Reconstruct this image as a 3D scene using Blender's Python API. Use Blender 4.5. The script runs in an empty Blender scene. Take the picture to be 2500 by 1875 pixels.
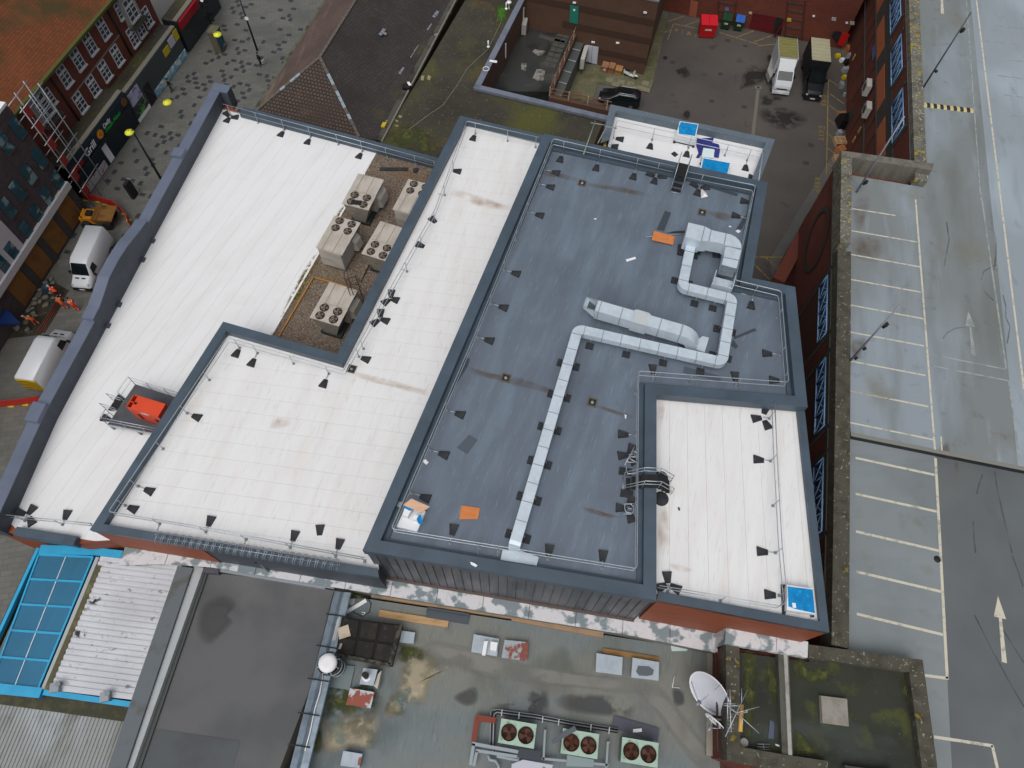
import bpy, bmesh, math, random
from mathutils import Vector, Matrix
rnd = random.Random(7)
SC = bpy.context.scene
COL = SC.collection
# ------------------------------------------------------------------ camera, sky, sun, exposure
EYE = Vector((0.0, 0.0, 56.0))
FOC = 1733.0
def _cam():
    d = Vector((1220 - 1250.0, 1840 - 937.5, FOC)).normalized()
    up = -d
    f = Vector((0, 0, 1.0)); y = (f - up * f.dot(up)).normalized(); x = y.cross(up)
    return Matrix((x, y, up))
ROT = _cam()
cd = bpy.data.cameras.new('camera'); cam = bpy.data.objects.new('camera', cd); COL.objects.link(cam)
c0, c1, c2 = ROT.col[0], ROT.col[1], ROT.col[2]
cam.matrix_world = Matrix.Translation(EYE) @ Matrix((c0, -c1, -c2)).transposed().to_4x4()
cd.sensor_width = 36.0; cd.lens = 36.0 * FOC / 2500.0; cd.clip_end = 2000.0; cd.clip_start = 0.5
SC.camera = cam
SUN_EL, SUN_AZ = math.radians(62), math.radians(200)
w = bpy.data.worlds.new('World'); SC.world = w; w.use_nodes = True
nt = w.node_tree; nt.nodes.clear()
sky = nt.nodes.new('ShaderNodeTexSky'); sky.sky_type = 'NISHITA'; sky.sun_disc = False
sky.sun_elevation = SUN_EL; sky.sun_rotation = SUN_AZ; sky.air_density = 1.0; sky.dust_density = 6.0; sky.ozone_density = 1.0
hs = nt.nodes.new('ShaderNodeHueSaturation'); hs.inputs['Saturation'].default_value = 0.42
bg = nt.nodes.new('ShaderNodeBackground'); bg.inputs[1].default_value = 0.105
ow = nt.nodes.new('ShaderNodeOutputWorld')
nt.links.new(sky.outputs[0], hs.inputs['Color']); nt.links.new(hs.outputs[0], bg.inputs[0]); nt.links.new(bg.outputs[0], ow.inputs[0])
sd = bpy.data.lights.new('sun', 'SUN'); sd.energy = 1.0; sd.angle = math.radians(60); sd.color = (1.0, 0.98, 0.95)
so = bpy.data.objects.new('sun', sd); COL.objects.link(so)
so.rotation_euler = (math.radians(90) - SUN_EL, 0, math.pi - SUN_AZ)
SC.view_settings.view_transform = 'Standard'; SC.view_settings.look = 'None'
SC.view_settings.gamma = 1.0; SC.view_settings.use_curve_mapping = False
SC.view_settings.exposure = 0.0
SC.render.engine = 'CYCLES'
try: SC.cycles.max_bounces = 6; SC.cycles.transparent_max_bounces = 12
except Exception: pass
# ------------------------------------------------------------------ survey: sight line of the photo met with a level or a wall
_k = 660 / 2190
SHEET = {'P': (0, 0, 1)}
for _i, (_a, _b) in enumerate([(0,0),(0,450),(0,900),(0,1375),(600,0),(600,400),(600,850),(600,1375),(1150,0),(1250,400),(1250,850),(1250,1375)]):
    SHEET['S%d' % (_i + 1)] = (_a, _b, _k)
SHEET.update(T1=(1760,0,.33759),T2=(1760,450,.33759),T3=(1760,900,.33759),T4=(1700,1300,.34656),T5=(1550,20,.24864),T6=(380,0,.18083),
U1=(0,1200,.24108),U2=(440,1260,.25914),U3=(1380,280,.24108),U4=(1100,1700,.26221),U5=(0,0,.17479),U6=(0,620,.24116),U7=(1640,0,.22904),U8=(2100,0,.24111),
W1=(360,200,.16275),W2=(200,450,.13562),W3=(100,640,.11754),W4=(0,900,.25316),W5=(120,150,.16275),W6=(0,200,.18077),W7=(200,900,.12658),W8=(0,740,.06027),
X1=(760,400,.14467),X2=(700,640,.14467),X4=(1500,1080,.12057),X5=(940,1180,.11754),X6=(1640,530,.1085),X7=(1400,700,.16275),X8=(700,1470,.13562),
Y1=(1660,1630,.1326),Y2=(2100,1050,.18083),Y3=(2240,1350,.3163),Y4=(1840,620,.28921),Y5=(1900,100,.19286),Y6=(1150,0,.13562),Y7=(1100,1340,.24412),Y8=(700,1540,.0904))
def ray(s, x, y):
    o = SHEET[s]
    return ROT @ Vector((o[0] + x * o[2] - 1250.0, o[1] + y * o[2] - 937.5, FOC))
def V(s, x, y, z):
    v = ray(s, x, y); t = (z - EYE.z) / v.z
    return EYE + v * t
def VS(s, z, *xy): return [V(s, x, y, z) for x, y in xy]
def VW(s, x, y, A, B, off=0.0):
    v = ray(s, x, y); d = (B - A); n = Vector((-d.y, d.x, 0)).normalized()
    t = ((A - EYE).dot(n) + off) / v.dot(n)
    return EYE + v * t
def lerp(a, b, t): return a + (b - a) * t
def flat(v, z): return Vector((v.x, v.y, z))
def d2(a, b): return math.hypot(a.x - b.x, a.y - b.y)
# ------------------------------------------------------------------ mesh builder
Z = Vector((0, 0, 1))
class MB:
    def __init__(s): s.v = []; s.f = []; s.sm = []
    def face(s, pts, smooth=False):
        n = len(s.v); s.v += [Vector(p) for p in pts]; s.f.append(tuple(range(n, n + len(pts)))); s.sm.append(smooth); return s
    def mesh(s, vs, fs, smooth=False):
        n = len(s.v); s.v += [Vector(p) for p in vs]
        for f in fs: s.f.append(tuple(i + n for i in f)); s.sm.append(smooth)
        return s
    def para(s, o, a, b, c):
        o, a, b, c = Vector(o), Vector(a), Vector(b), Vector(c)
        if a.cross(b).dot(c) < 0: a, b = b, a
        vs = [o, o + a, o + a + b, o + b, o + c, o + a + c, o + a + b + c, o + b + c]
        return s.mesh(vs, [(0,3,2,1),(4,5,6,7),(0,1,5,4),(1,2,6,5),(2,3,7,6),(3,0,4,7)])
    def box(s, c, sx, sy, sz, rot=0.0):       # c = centre of the bottom
        u = Vector((math.cos(rot), math.sin(rot), 0)); v = Vector((-u.y, u.x, 0)); c = Vector(c)
        return s.para(c - u * sx / 2 - v * sy / 2, u * sx, v * sy, Z * sz)
    def beam(s, a, b, wd, h, up=Z):            # bar from a to b, top at a/b
        a, b = Vector(a), Vector(b); d = b - a; side = d.cross(up)
        if side.length < 1e-6: side = Vector((1, 0, 0))
        side = side.normalized() * wd; n = side.cross(d).normalized() * h
        if n.dot(up) < 0: n = -n
        return s.para(a - side / 2 - n, d, side, n)
    def prism(s, poly, z0, z1, bottom=True):
        n = len(poly); ar = sum(poly[i].x * poly[(i+1) % n].y - poly[(i+1) % n].x * poly[i].y for i in range(n))
        p = list(poly) if ar > 0 else list(reversed(poly))
        zt = z1 if callable(z1) else (lambda q: z1)
        vs = [flat(q, z0) for q in p] + [flat(q, zt(q)) for q in p]
        fs = [tuple(range(n, 2 * n))] + ([tuple(reversed(range(n)))] if bottom else [])
        fs += [(i, (i + 1) % n, n + (i + 1) % n, n + i) for i in range(n)]
        return s.mesh(vs, fs)
    def hull8(s, bot, top):                    # frustum between two rings of the same length
        n = len(bot); vs = list(bot) + list(top)
        return s.mesh(vs, [tuple(reversed(range(n))), tuple(range(n, 2*n))] + [(i, (i+1) % n, n + (i+1) % n, n + i) for i in range(n)])
    def tube(s, pts, r, n=6, closed=False, cap=True):
        pts = [Vector(p) for p in pts]; m = len(pts); base = len(s.v); prev = None
        for i, p in enumerate(pts):
            a = pts[(i - 1) % m] if (closed or i > 0) else p; b = pts[(i + 1) % m] if (closed or i < m - 1) else p
            t = (b - a).normalized()
            if prev is None: u = t.cross(Z) if abs(t.z) < .95 else t.cross(Vector((1, 0, 0)))
            else: u = prev - t * prev.dot(t)
            u.normalize(); prev = u; w_ = t.cross(u)
            rr = r[i] if isinstance(r, (list, tuple)) else r
            for k in range(n):
                an = 2 * math.pi * k / n; s.v.append(p + u * (math.cos(an) * rr) + w_ * (math.sin(an) * rr))
        for i in range(m if closed else m - 1):
            j = (i + 1) % m
            for k in range(n):
                l = (k + 1) % n; s.f.append((base+i*n+k, base+i*n+l, base+j*n+l, base+j*n+k)); s.sm.append(True)
        if cap and not closed:
            s.f.append(tuple(base + k for k in reversed(range(n)))); s.sm.append(False)
            s.f.append(tuple(base + (m-1)*n + k for k in range(n))); s.sm.append(False)
        return s
    def cyl(s, c, r, h, n=16, r2=None, ax=Z):
        c = Vector(c); ax = Vector(ax).normalized()
        return s.tube([c, c + ax * h], [r, r if r2 is None else r2], n)
    def lathe(s, c, prof, n=16, ax=Z):
        c = Vector(c); ax = Vector(ax).normalized(); u = ax.orthogonal().normalized(); w_ = ax.cross(u); base = len(s.v); m = len(prof)
        for (r, h) in prof:
            for k in range(n):
                an = 2*math.pi*k/n; s.v.append(c + ax*h + (u*math.cos(an) + w_*math.sin(an))*r)
        for i in range(m-1):
            for k in range(n):
                l = (k+1) % n; s.f.append((base+i*n+k, base+i*n+l, base+(i+1)*n+l, base+(i+1)*n+k)); s.sm.append(True)
        return s
    def ell(s, c, a, b, cc, n=10, m=6):        # ellipsoid with axis vectors
        c = Vector(c); base = len(s.v)
        for i in range(m + 1):
            th = math.pi * i / m
            for k in range(n):
                an = 2*math.pi*k/n; s.v.append(c + Vector(a)*(math.sin(th)*math.cos(an)) + Vector(b)*(math.sin(th)*math.sin(an)) + Vector(cc)*math.cos(th))
        for i in range(m):
            for k in range(n):
                l = (k+1) % n; s.f.append((base+i*n+k, base+(i+1)*n+k, base+(i+1)*n+l, base+i*n+l)); s.sm.append(True)
        return s
def world(o):
    M = o.matrix_basis.copy(); p = o.parent
    while p: M = p.matrix_basis @ M; p = p.parent
    return M
def to_mesh(mb, name, M=None):
    me = bpy.data.meshes.new(name)
    vs = [(M @ v) if M else v for v in mb.v]
    me.from_pydata([tuple(v) for v in vs], [], mb.f)
    uv = me.uv_layers.new(name='UVMap')
    for p in me.polygons:
        n = p.normal
        p.use_smooth = mb.sm[p.index]
        if abs(n.z) > .92: t, b = Vector((1, 0, 0)), Vector((0, 1, 0))
        else: t = Vector((-n.y, n.x, 0)).normalized(); b = n.cross(t)
        for li in p.loop_indices:
            co = vs[me.loops[li].vertex_index]; uv.data[li].uv = (co.dot(t), co.dot(b))
    return me
def tag(o, label=None, cat=None, group=None, kind=None):
    if label: o['label'] = label
    if cat: o['category'] = cat
    if group: o['group'] = group
    if kind: o['kind'] = kind
    return o
def thing(name, label, cat, loc=(0, 0, 0), rot=0.0, group=None):
    o = bpy.data.objects.new(name, None); COL.objects.link(o); o.location = loc; o.rotation_euler = (0, 0, rot)
    o.empty_display_size = .2
    return tag(o, label, cat, group)
def part(name, mb, m, parent=None, label=None, local=False, kind=None):
    """one mesh object from world-space geometry (local=True: geometry already in the parent's frame)"""
    M = None
    if parent is not None and not local: M = world(parent).inverted()
    me = to_mesh(mb, name, M); me.materials.append(m)
    o = bpy.data.objects.new(name, me); COL.objects.link(o)
    if parent is not None: o.parent = parent
    return tag(o, label, None, None, kind)
def solo(name, mb, m, label, cat, group=None):
    """a thing that is a single mesh, origin at its base"""
    n = len(mb.v); c = sum(mb.v, Vector()) / n; c.z = min(v.z for v in mb.v)
    me = to_mesh(mb, name, Matrix.Translation(-c)); me.materials.append(m)
    o = bpy.data.objects.new(name, me); COL.objects.link(o); o.location = c
    return tag(o, label, cat, group)
def struct(name, mb, m, kind='structure'):
    o = part(name, mb, m); o['kind'] = kind; return o
def inst(name, me, parent=None, loc=(0, 0, 0), rot=0.0, scale=None, m=None):
    o = bpy.data.objects.new(name, me); COL.objects.link(o)
    if parent is not None: o.parent = parent
    o.location = loc; o.rotation_euler = (0, 0, rot)
    if scale: o.scale = scale
    return o
def dup(root, loc, rot, label=None, group=None):
    r = root.copy(); COL.objects.link(r); r.location = loc; r.rotation_euler = (0, 0, rot)
    if label: r['label'] = label
    if group: r['group'] = group
    def kids(a, b):
        for ch in list(a.children):
            c = ch.copy(); COL.objects.link(c); c.parent = b; kids(ch, c)
    kids(root, r)
    return r
def inset(poly, d):
    n = len(poly); ar = sum(poly[i].x*poly[(i+1) % n].y - poly[(i+1) % n].x*poly[i].y for i in range(n)); sg = 1 if ar > 0 else -1
    ds = d if isinstance(d, (list, tuple)) else [d] * n
    out = []
    for i in range(n):
        a, b, c = poly[i-1], poly[i], poly[(i+1) % n]
        e1 = (b - a); e1.z = 0; e1.normalize(); e2 = (c - b); e2.z = 0; e2.normalize()
        n1 = Vector((-e1.y, e1.x, 0))*sg; n2 = Vector((-e2.y, e2.x, 0))*sg
        k1, k2 = ds[i-1], ds[i]
        den = e1.x*e2.y - e1.y*e2.x
        p1 = b + n1*k1; p2 = b + n2*k2
        if abs(den) < 1e-3: out.append(p1); continue
        t = ((p2.x-p1.x)*e2.y - (p2.y-p1.y)*e2.x) / den
        out.append(p1 + e1*t)
    return out
def strips(poly, ang, width, gap, start=None):
    """cut a plan polygon into parallel strips of the given width (direction ang) with a joint between them"""
    u = Vector((math.cos(ang), math.sin(ang), 0)); n = Vector((-u.y, u.x, 0))
    ts = [p.dot(n) for p in poly]; t = min(ts) if start is None else start
    res = []
    while t < max(ts):
        bm = bmesh.new(); vs = [bm.verts.new((p.x, p.y, 0)) for p in poly]; bm.faces.new(vs)
        for (co, no) in ((n*(t + gap/2), -n), (n*(t + width - gap/2), n)):
            bmesh.ops.bisect_plane(bm, geom=bm.verts[:] + bm.edges[:] + bm.faces[:], plane_co=co, plane_no=no, clear_outer=True)
        for f in bm.faces:
            if f.calc_area() > .02: res.append([v.co.copy() for v in f.verts])
        bm.free(); t += width
    return res
# ------------------------------------------------------------------ materials
MATS = {}
def mat(name, col, rough=.75, metal=0.0, layers=(), bump=None, spec=.4, alpha=None, coord='Object', emit=None, brick=None, trans=0):
    if name in MATS: return MATS[name]
    m = bpy.data.materials.new(name); m.use_nodes = True; MATS[name] = m
    N, L = m.node_tree.nodes, m.node_tree.links; b = N['Principled BSDF']
    b.inputs['Roughness'].default_value = rough; b.inputs['Metallic'].default_value = metal
    b.inputs['Specular IOR Level'].default_value = spec
    rgb = N.new('ShaderNodeRGB'); rgb.outputs[0].default_value = (*col, 1); cur = rgb.outputs[0]
    tc = N.new('ShaderNodeTexCoord')
    def mapping(sc, rz=0, cs=coord):
        sc = sc if isinstance(sc, (tuple, list)) else (sc,)*3
        mp = N.new('ShaderNodeMapping'); mp.inputs['Scale'].default_value = sc
        if rz: mp.vector_type = 'TEXTURE'; mp.inputs['Scale'].default_value = tuple(1/max(c_, 1e-4) for c_ in sc)
        mp.inputs['Rotation'].default_value = (0, 0, rz); L.new(tc.outputs[cs], mp.inputs[0]); return mp.outputs[0]
    hgt = None
    if brick:   # (mortar colour, width, height, mortar size, second colour)
        bt = N.new('ShaderNodeTexBrick'); L.new(mapping(1, brick[5] if len(brick) > 5 else 0, 'UV'), bt.inputs['Vector'])
        bt.inputs['Scale'].default_value = 1; bt.inputs['Brick Width'].default_value = brick[1]; bt.inputs['Row Height'].default_value = brick[2]
        bt.inputs['Mortar Size'].default_value = brick[3]; bt.inputs['Mortar'].default_value = (*brick[0], 1); bt.inputs['Bias'].default_value = -.1
        bt.inputs['Color1'].default_value = (*col, 1); bt.inputs['Color2'].default_value = (*brick[4], 1); cur = bt.outputs['Color']; hgt = bt.outputs['Fac']
    for ly in layers:     # (colour, scale, lo, hi, amount[, kind, rotz, detail, coords])
        c2, sc, lo, hi, am = ly[:5]; kind = ly[5] if len(ly) > 5 else 'noise'; rz = ly[6] if len(ly) > 6 else 0
        vec = mapping(sc, rz, ly[8] if len(ly) > 8 else coord)
        if kind == 'noise':
            t = N.new('ShaderNodeTexNoise'); t.inputs['Scale'].default_value = 1; t.inputs['Detail'].default_value = ly[7] if len(ly) > 7 else 4; L.new(vec, t.inputs['Vector']); o = t.outputs['Fac']
        elif kind == 'vor':
            t = N.new('ShaderNodeTexVoronoi'); t.inputs['Scale'].default_value = 1; L.new(vec, t.inputs['Vector']); o = t.outputs['Distance']
        elif kind == 'cell':
            t = N.new('ShaderNodeTexVoronoi'); t.inputs['Scale'].default_value = 1; L.new(vec, t.inputs['Vector'])
            sp = N.new('ShaderNodeSeparateColor'); L.new(t.outputs['Color'], sp.inputs[0]); o = sp.outputs[0]
        elif kind == 'wave':
            t = N.new('ShaderNodeTexWave'); t.inputs['Scale'].default_value = 1; L.new(vec, t.inputs['Vector']); o = t.outputs['Fac']
            if len(ly) > 7: t.inputs['Distortion'].default_value = ly[7]
        mr = N.new('ShaderNodeMapRange'); mr.inputs[1].default_value = lo; mr.inputs[2].default_value = hi; mr.inputs[4].default_value = am; L.new(o, mr.inputs[0])
        mx = N.new('ShaderNodeMix'); mx.data_type = 'RGBA'; L.new(mr.outputs[0], mx.inputs[0]); L.new(cur, mx.inputs[6]); mx.inputs[7].default_value = (*c2, 1); cur = mx.outputs[2]
    L.new(cur, b.inputs['Base Color'])
    if bump or hgt:
        bp = N.new('ShaderNodeBump')
        if bump:
            t = N.new('ShaderNodeTexNoise'); t.inputs['Scale'].default_value = 1; t.inputs['Detail'].default_value = 5; L.new(mapping(bump[0]), t.inputs['Vector'])
            L.new(t.outputs['Fac'], bp.inputs['Height']); bp.inputs['Strength'].default_value = bump[1]; bp.inputs['Distance'].default_value = bump[2] if len(bump) > 2 else .02
        else:
            L.new(hgt, bp.inputs['Height']); bp.invert = True; bp.inputs['Strength'].default_value = .5; bp.inputs['Distance'].default_value = .01
        L.new(bp.outputs[0], b.inputs['Normal'])
    if alpha is not None:
        if isinstance(alpha, tuple):   # (scale, lo, hi, max)
            t = N.new('ShaderNodeTexNoise'); t.inputs['Scale'].default_value = 1; t.inputs['Detail'].default_value = 5; L.new(mapping(alpha[0]), t.inputs['Vector'])
            mr = N.new('ShaderNodeMapRange'); mr.inputs[1].default_value = alpha[1]; mr.inputs[2].default_value = alpha[2]; mr.inputs[4].default_value = alpha[3]
            L.new(t.outputs['Fac'], mr.inputs[0])
            if len(alpha) > 4:      # fade towards the rim, rim distance stored in the UV of the sheet
                at = N.new('ShaderNodeAttribute'); at.attribute_name = 'rim'; mu = N.new('ShaderNodeMath'); mu.operation = 'MULTIPLY'
                L.new(mr.outputs[0], mu.inputs[0]); L.new(at.outputs['Fac'], mu.inputs[1]); L.new(mu.outputs[0], b.inputs['Alpha'])
            else: L.new(mr.outputs[0], b.inputs['Alpha'])
        else: b.inputs['Alpha'].default_value = alpha
    if emit: b.inputs['Emission Color'].default_value = (*emit[0], 1); b.inputs['Emission Strength'].default_value = emit[1]
    if trans: b.inputs['Transmission Weight'].default_value = trans
    return m
def hexc(h):
    v = [int(h[i:i+2], 16)/255 for i in (0, 2, 4)]
    return tuple(c/12.92 if c <= .04045 else ((c+.055)/1.055)**2.4 for c in v)
def smooth_loop(pts, k=4):
    n = len(pts); out = []
    for i in range(n):
        p0, p1, p2, p3 = pts[i-1], pts[i], pts[(i+1) % n], pts[(i+2) % n]
        for j in range(k):
            t = j/k; out.append(.5*((2*p1) + (p2-p0)*t + (2*p0-5*p1+4*p2-p3)*t*t + (3*p1-p0-3*p2+p3)*t**3))
    return out
def stain(mb_pts, z, m, parent, name='stain'):
    """irregular dirt mark: a fan sheet just above its surface whose rim fades out"""
    mb_pts = smooth_loop(mb_pts)
    c = sum(mb_pts, Vector())/len(mb_pts); n = len(mb_pts)
    vs = [flat(c, z)] + [flat(lerp(c, p, .5), z) for p in mb_pts] + [flat(lerp(c, p, 1.06), z) for p in mb_pts]
    fs = [(0, 1+i, 1+(i+1) % n) for i in range(n)] + [(1+i, 1+n+i, 1+n+(i+1) % n, 1+(i+1) % n) for i in range(n)]
    mb = MB().mesh(vs, fs); o = part(name, mb, m, parent)
    a = o.data.attributes.new('rim', 'FLOAT', 'POINT')
    for i, d in enumerate(a.data): d.value = 1.0 if i <= n else 0.0
    return o
# ------------------------------------------------------------------ shared materials
white_roof = mat('white_membrane', (.745,.755,.765), .5, layers=[((.66,.655,.65), (.16,.9,1), .45, .75, .55, 'noise', 1.05), ((.62,.55,.49), (.35,.5,1), .62, .82, .35), ((.52,.50,.47), (1.2,8,1), .63, .78, .30, 'noise', 1.05), ((.30,.29,.28), (6,14,1), .72, .80, .45, 'noise', 1.05)], bump=((.8,.8,.8), .05))
white_roof2 = mat('white_membrane_ridged', (.735,.742,.745), .5, layers=[((.66,.65,.63), (.20,1.5,1), .45, .72, .6, 'noise', 1.35), ((.63,.55,.47), (.25,.8,1), .60, .82, .40, 'noise', 1.35), ((.52,.50,.47), (1.2,8,1), .58, .76, .5, 'noise', 1.35), ((.27,.26,.25), (14,9,1), .73, .80, .5)], bump=((.8,.8,.8), .05))
dark_roof = mat('dark_membrane', hexc('5f6a76'), .48, layers=[(hexc('6f7d8d'), (.20,1.1,1), .42, .70, .8, 'noise', 1.25), (hexc('525c68'), (.22,.26,1), .50, .75, .7), (hexc('8796a6'), (.9,9,1), .60, .72, .42, 'noise', 1.25, 8), (hexc('596470'), (1.6,14,1), .55, .70, .5, 'noise', 1.32, 6), (hexc('b5bdc6'), (16,16,1), .775, .80, .8)], bump=((9,3,3), .12))
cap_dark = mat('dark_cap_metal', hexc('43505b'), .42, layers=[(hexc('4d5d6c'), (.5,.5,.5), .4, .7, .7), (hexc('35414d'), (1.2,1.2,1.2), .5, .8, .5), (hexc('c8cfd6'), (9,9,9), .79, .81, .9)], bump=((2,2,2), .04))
cap_blue = mat('street_cap_metal', hexc('626b7d'), .45, layers=[(hexc('566070'), (.6,.6,.6), .4, .7, .6)])
wall_dark = mat('parapet_dark_render', hexc('454b54'), .6, layers=[(hexc('373d45'), (.4,.4,.8), .4, .75, .7), (hexc('50555c'), (2,2,.7), .5, .8, .5)])
clad = mat('dark_cladding', hexc('50535a'), .38, metal=.25, layers=[(hexc('7a7c80'), (2.2,2.2,.5), .52, .78, .75), (hexc('3e4248'), (.6,.6,.9), .45, .7, .5)])
terra = mat('terracotta_cladding', hexc('8a482c'), .6, layers=[(hexc('743a24'), (.6,.6,9), .4, .7, .8), (hexc('9a5838'), (2,2,14), .55, .75, .5)])
brick_red = mat('red_brick', hexc('6f3526'), .85, brick=(hexc('4f342c'), .26, .085, .012, hexc('5d2b20')), layers=[(hexc('55281e'), (.5,.5,.8), .45, .75, .6), (hexc('84452f'), (.25,.25,.3), .5, .8, .5)])
galv = mat('galvanised_steel', hexc('b4bcc2'), .35, metal=.55, layers=[(hexc('8f989f'), (6,6,6), .45, .7, .5)])
galv_dull = mat('galvanised_dull', hexc('8d949a'), .5, metal=.3)
duct_m = mat('duct_sheet_steel', hexc('c6d3dd'), .38, metal=.2, layers=[(hexc('b3c1cc'), (1.2,1.2,1.2), .42, .7, .7), (hexc('d9e2e8'), (4,4,4), .55, .72, .5)])
duct_in = mat('duct_inside', hexc('5b6b72'), .5, metal=.3)
rubber = mat('black_rubber', hexc('26292d'), .75, layers=[(hexc('35383c'), (3,3,3), .45, .7, .8)])
gravel_m = mat('roof_gravel', hexc('776a5d'), .95, layers=[(hexc('4c4138'), (10,10,10), .42, .62, .95), (hexc('a99b8b'), (13,13,13), .60, .68, .9), (hexc('6a4f37'), (.5,.5,.5), .5, .75, .5), (hexc('6d6640'), (.35,.35,.35), .58, .75, .35)], bump=((11,11,11), .9, .05))
black = mat('matt_black', (.012,.012,.013), .7)
def ring(mb, outer, inner, z0, zi, z1):
    n = len(outer)
    for i in range(n):
        j = (i+1) % n; a, b, c, d = outer[i], outer[j], inner[j], inner[i]
        mb.face([flat(a,z1), flat(b,z1), flat(c,z1), flat(d,z1)])
        mb.face([flat(d,z1), flat(c,z1), flat(c,zi), flat(d,zi)])
        mb.face([flat(a,z0), flat(b,z0), flat(b,z1), flat(a,z1)])
    return mb
# ------------------------------------------------------------------ ground
ground_m = mat('pavement_ground', hexc('5a5b58'), .55, layers=[(hexc('4d4f4e'), (.25,.25,1), .42, .7, .8), (hexc('66645c'), (.12,.12,1), .5, .75, .6), (hexc('404243'), (2.5,2.5,1), .58, .75, .35)])
struct('ground', MB().face([(-500,-300,0),(500,-300,0),(500,700,0),(-500,700,0)]), ground_m)
# ------------------------------------------------------------------ main building
ZL, ZW, ZD, ZR, ZU, ZC = 13.3, 15.5, 18.0, 17.7, 16.6, 12.3
MAIN = thing('flat_roofed_building', 'large retail building with stepped white and dark grey flat roofs filling the middle', 'building', V('S7', 0, 900, 0))
dark_o = VS('S9', 18.6, (590,1080)) + VS('U3', 18.6, (2052,686)) + VS('P', 18.6, (1836,678.5), (1941.6,700.5), (1972,994), (1603,962), (1602.6,1465.4), (884.8,1344))
left_A, left_K, left_B = V('W1',1135,410,ZL), V('W4',545,510,ZL), V('W4',110,1500,ZL)
# dark upper roof
din = inset(dark_o, .68)
mb = MB(); ring(mb, dark_o, din, 17.9, ZD, 18.6); part('parapet', mb, cap_dark, MAIN, 'dark grey parapet cap of the highest roof')
part('roof', MB().face([flat(p, ZD) for p in din]), dark_roof, MAIN, 'blue grey membrane roof, the highest one')
shrink = inset(dark_o, .10)
mb = MB().prism(shrink, 0, ZD-.02); part('wall', mb, wall_dark, MAIN, 'wall under the highest roof')
# inner upstand of the dark parapet (a step that casts the thin dark line)
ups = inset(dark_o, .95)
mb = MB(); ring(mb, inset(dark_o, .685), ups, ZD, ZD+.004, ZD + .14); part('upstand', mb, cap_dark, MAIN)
# cladding panels on the front, one by one
a, b = shrink[7], shrink[6]; n = Vector((-(b-a).y, (b-a).x, 0)).normalized()
if n.y > 0: n = -n
N = 30; pw = (b-a).length/N; u = (b-a).normalized(); u.z = 0
for i in range(N):
    o = flat(a, ZC + .05) + u*(i*pw + .012)
    part('panel', MB().para(o, u*(pw-.05), n*.06, Z*(18.22-ZC)).para(o + u*(pw-.045), u*.03, n*.11, Z*(18.22-ZC)), clad, MAIN)
part('sill_flashing', MB().para(flat(a, ZC+.0)+n*.05, u*(b-a).length, n*.16, Z*.12), mat('brown_flashing', hexc('5a4a45'), .5), MAIN)
# L-shaped middle white roof
l5 = V('P', 925, 1409, 16.0)
l3 = V('S5',1738,937,16.0); l4 = V('S9',575,1092,16.0); l4 = l4 + (l4-l3).normalized()*.8
l_o = [V('U1',908,388,16.0), V('S2',1808,1112,16.0), V('P',823,864,16.0), l3, l4, flat(shrink[7], 16) + Vector((.25,.0,0)), l5]
lin = inset(l_o, [.55,.62,.62,.45,.02,.02,.45])
mb = MB()
for i in (0,1,2,3,6):
    j = (i+1) % 7; A_, B_, C_, D_ = l_o[i], l_o[j], lin[j], lin[i]
    mb.face([flat(A_,16), flat(B_,16), flat(C_,16), flat(D_,16)]); mb.face([flat(D_,16), flat(C_,16), flat(C_,ZW), flat(D_,ZW)]); mb.face([flat(A_,15.6), flat(B_,15.6), flat(B_,16), flat(A_,16)])
part('parapet', mb, cap_dark, MAIN, 'dark grey cap round the middle white roof')
mb = MB().prism(inset(l_o, .08), 0, ZW-.06); part('wall', mb, wall_dark, MAIN, 'wall under the middle white roof')
# terracotta band between coping and cap on the front of the middle roof
fa, fb = inset(l_o, .08)[0], inset(l_o, .08)[6]; fu = (fb-fa); fu.z = 0; fn = Vector((fu.y, -fu.x, 0)).normalized()
if fn.y > 0: fn = -fn
frac = .38
for k in range(11):
    part('cladding_board', MB().para(flat(fa, ZC-.9+k*.41)+fn*.01, fu*frac, fn*.05, Z*.40), terra, MAIN)
# the gap left of that band, the terracotta side under the left roof
seam = (V('S7',1450,375,ZW)-V('S7',0,190,ZW)); sang = math.atan2(seam.y, seam.x)
lp = [flat(p,0) for p in lin]; _n = Vector((-math.sin(sang), math.cos(sang), 0)); _t0 = min(p.dot(_n) for p in lp)
_d = (lp[5]-lp[4]); _x = lp[4] + _d*((lp[2]-lp[4]).dot(_n)/_d.dot(_n))
for s in strips([lp[0],lp[1],lp[2],_x,lp[5],lp[6]], sang, 1.06, .009, _t0) + strips([lp[2],lp[3],lp[4],_x], sang, 1.06, .009, _t0): part('roof_sheet', MB().prism([flat(p,0) for p in s], ZW-.05, ZW, False), white_roof2, MAIN)
# left white roof
def wallpt(s): return left_A + (left_K-left_A).normalized()*s
tl = V('S5', 0, 872, 13.8); tr = V('S5', 1570, 1283, 13.8)
bl, br = V('U1',128,440,13.7), V('U1',742,538,13.7)
left_poly = [left_A, left_K, left_B, flat(V('W4',105,1510,ZL),0), V('U1',165,378,ZL), V('U1',960,500,ZL), flat(l_o[0]+Vector((.4,.2,0)),0), flat(l_o[1]+Vector((.4,-.3,0)),0), V('S6',215,1395,ZL), V('S5',1058,1240,ZL), V('S5',600-600+5,935,ZL)]
left_poly = [flat(p,0) for p in left_poly]; left_poly.pop(3)
seamL = V('W1',1490,830,ZL)-V('W1',1170,1235,ZL)
for s in strips(left_poly, math.atan2(seamL.y, seamL.x), 1.06, .009): part('roof_sheet', MB().prism([flat(p,0) for p in s], ZL-.05, ZL, False), white_roof, MAIN)
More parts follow.
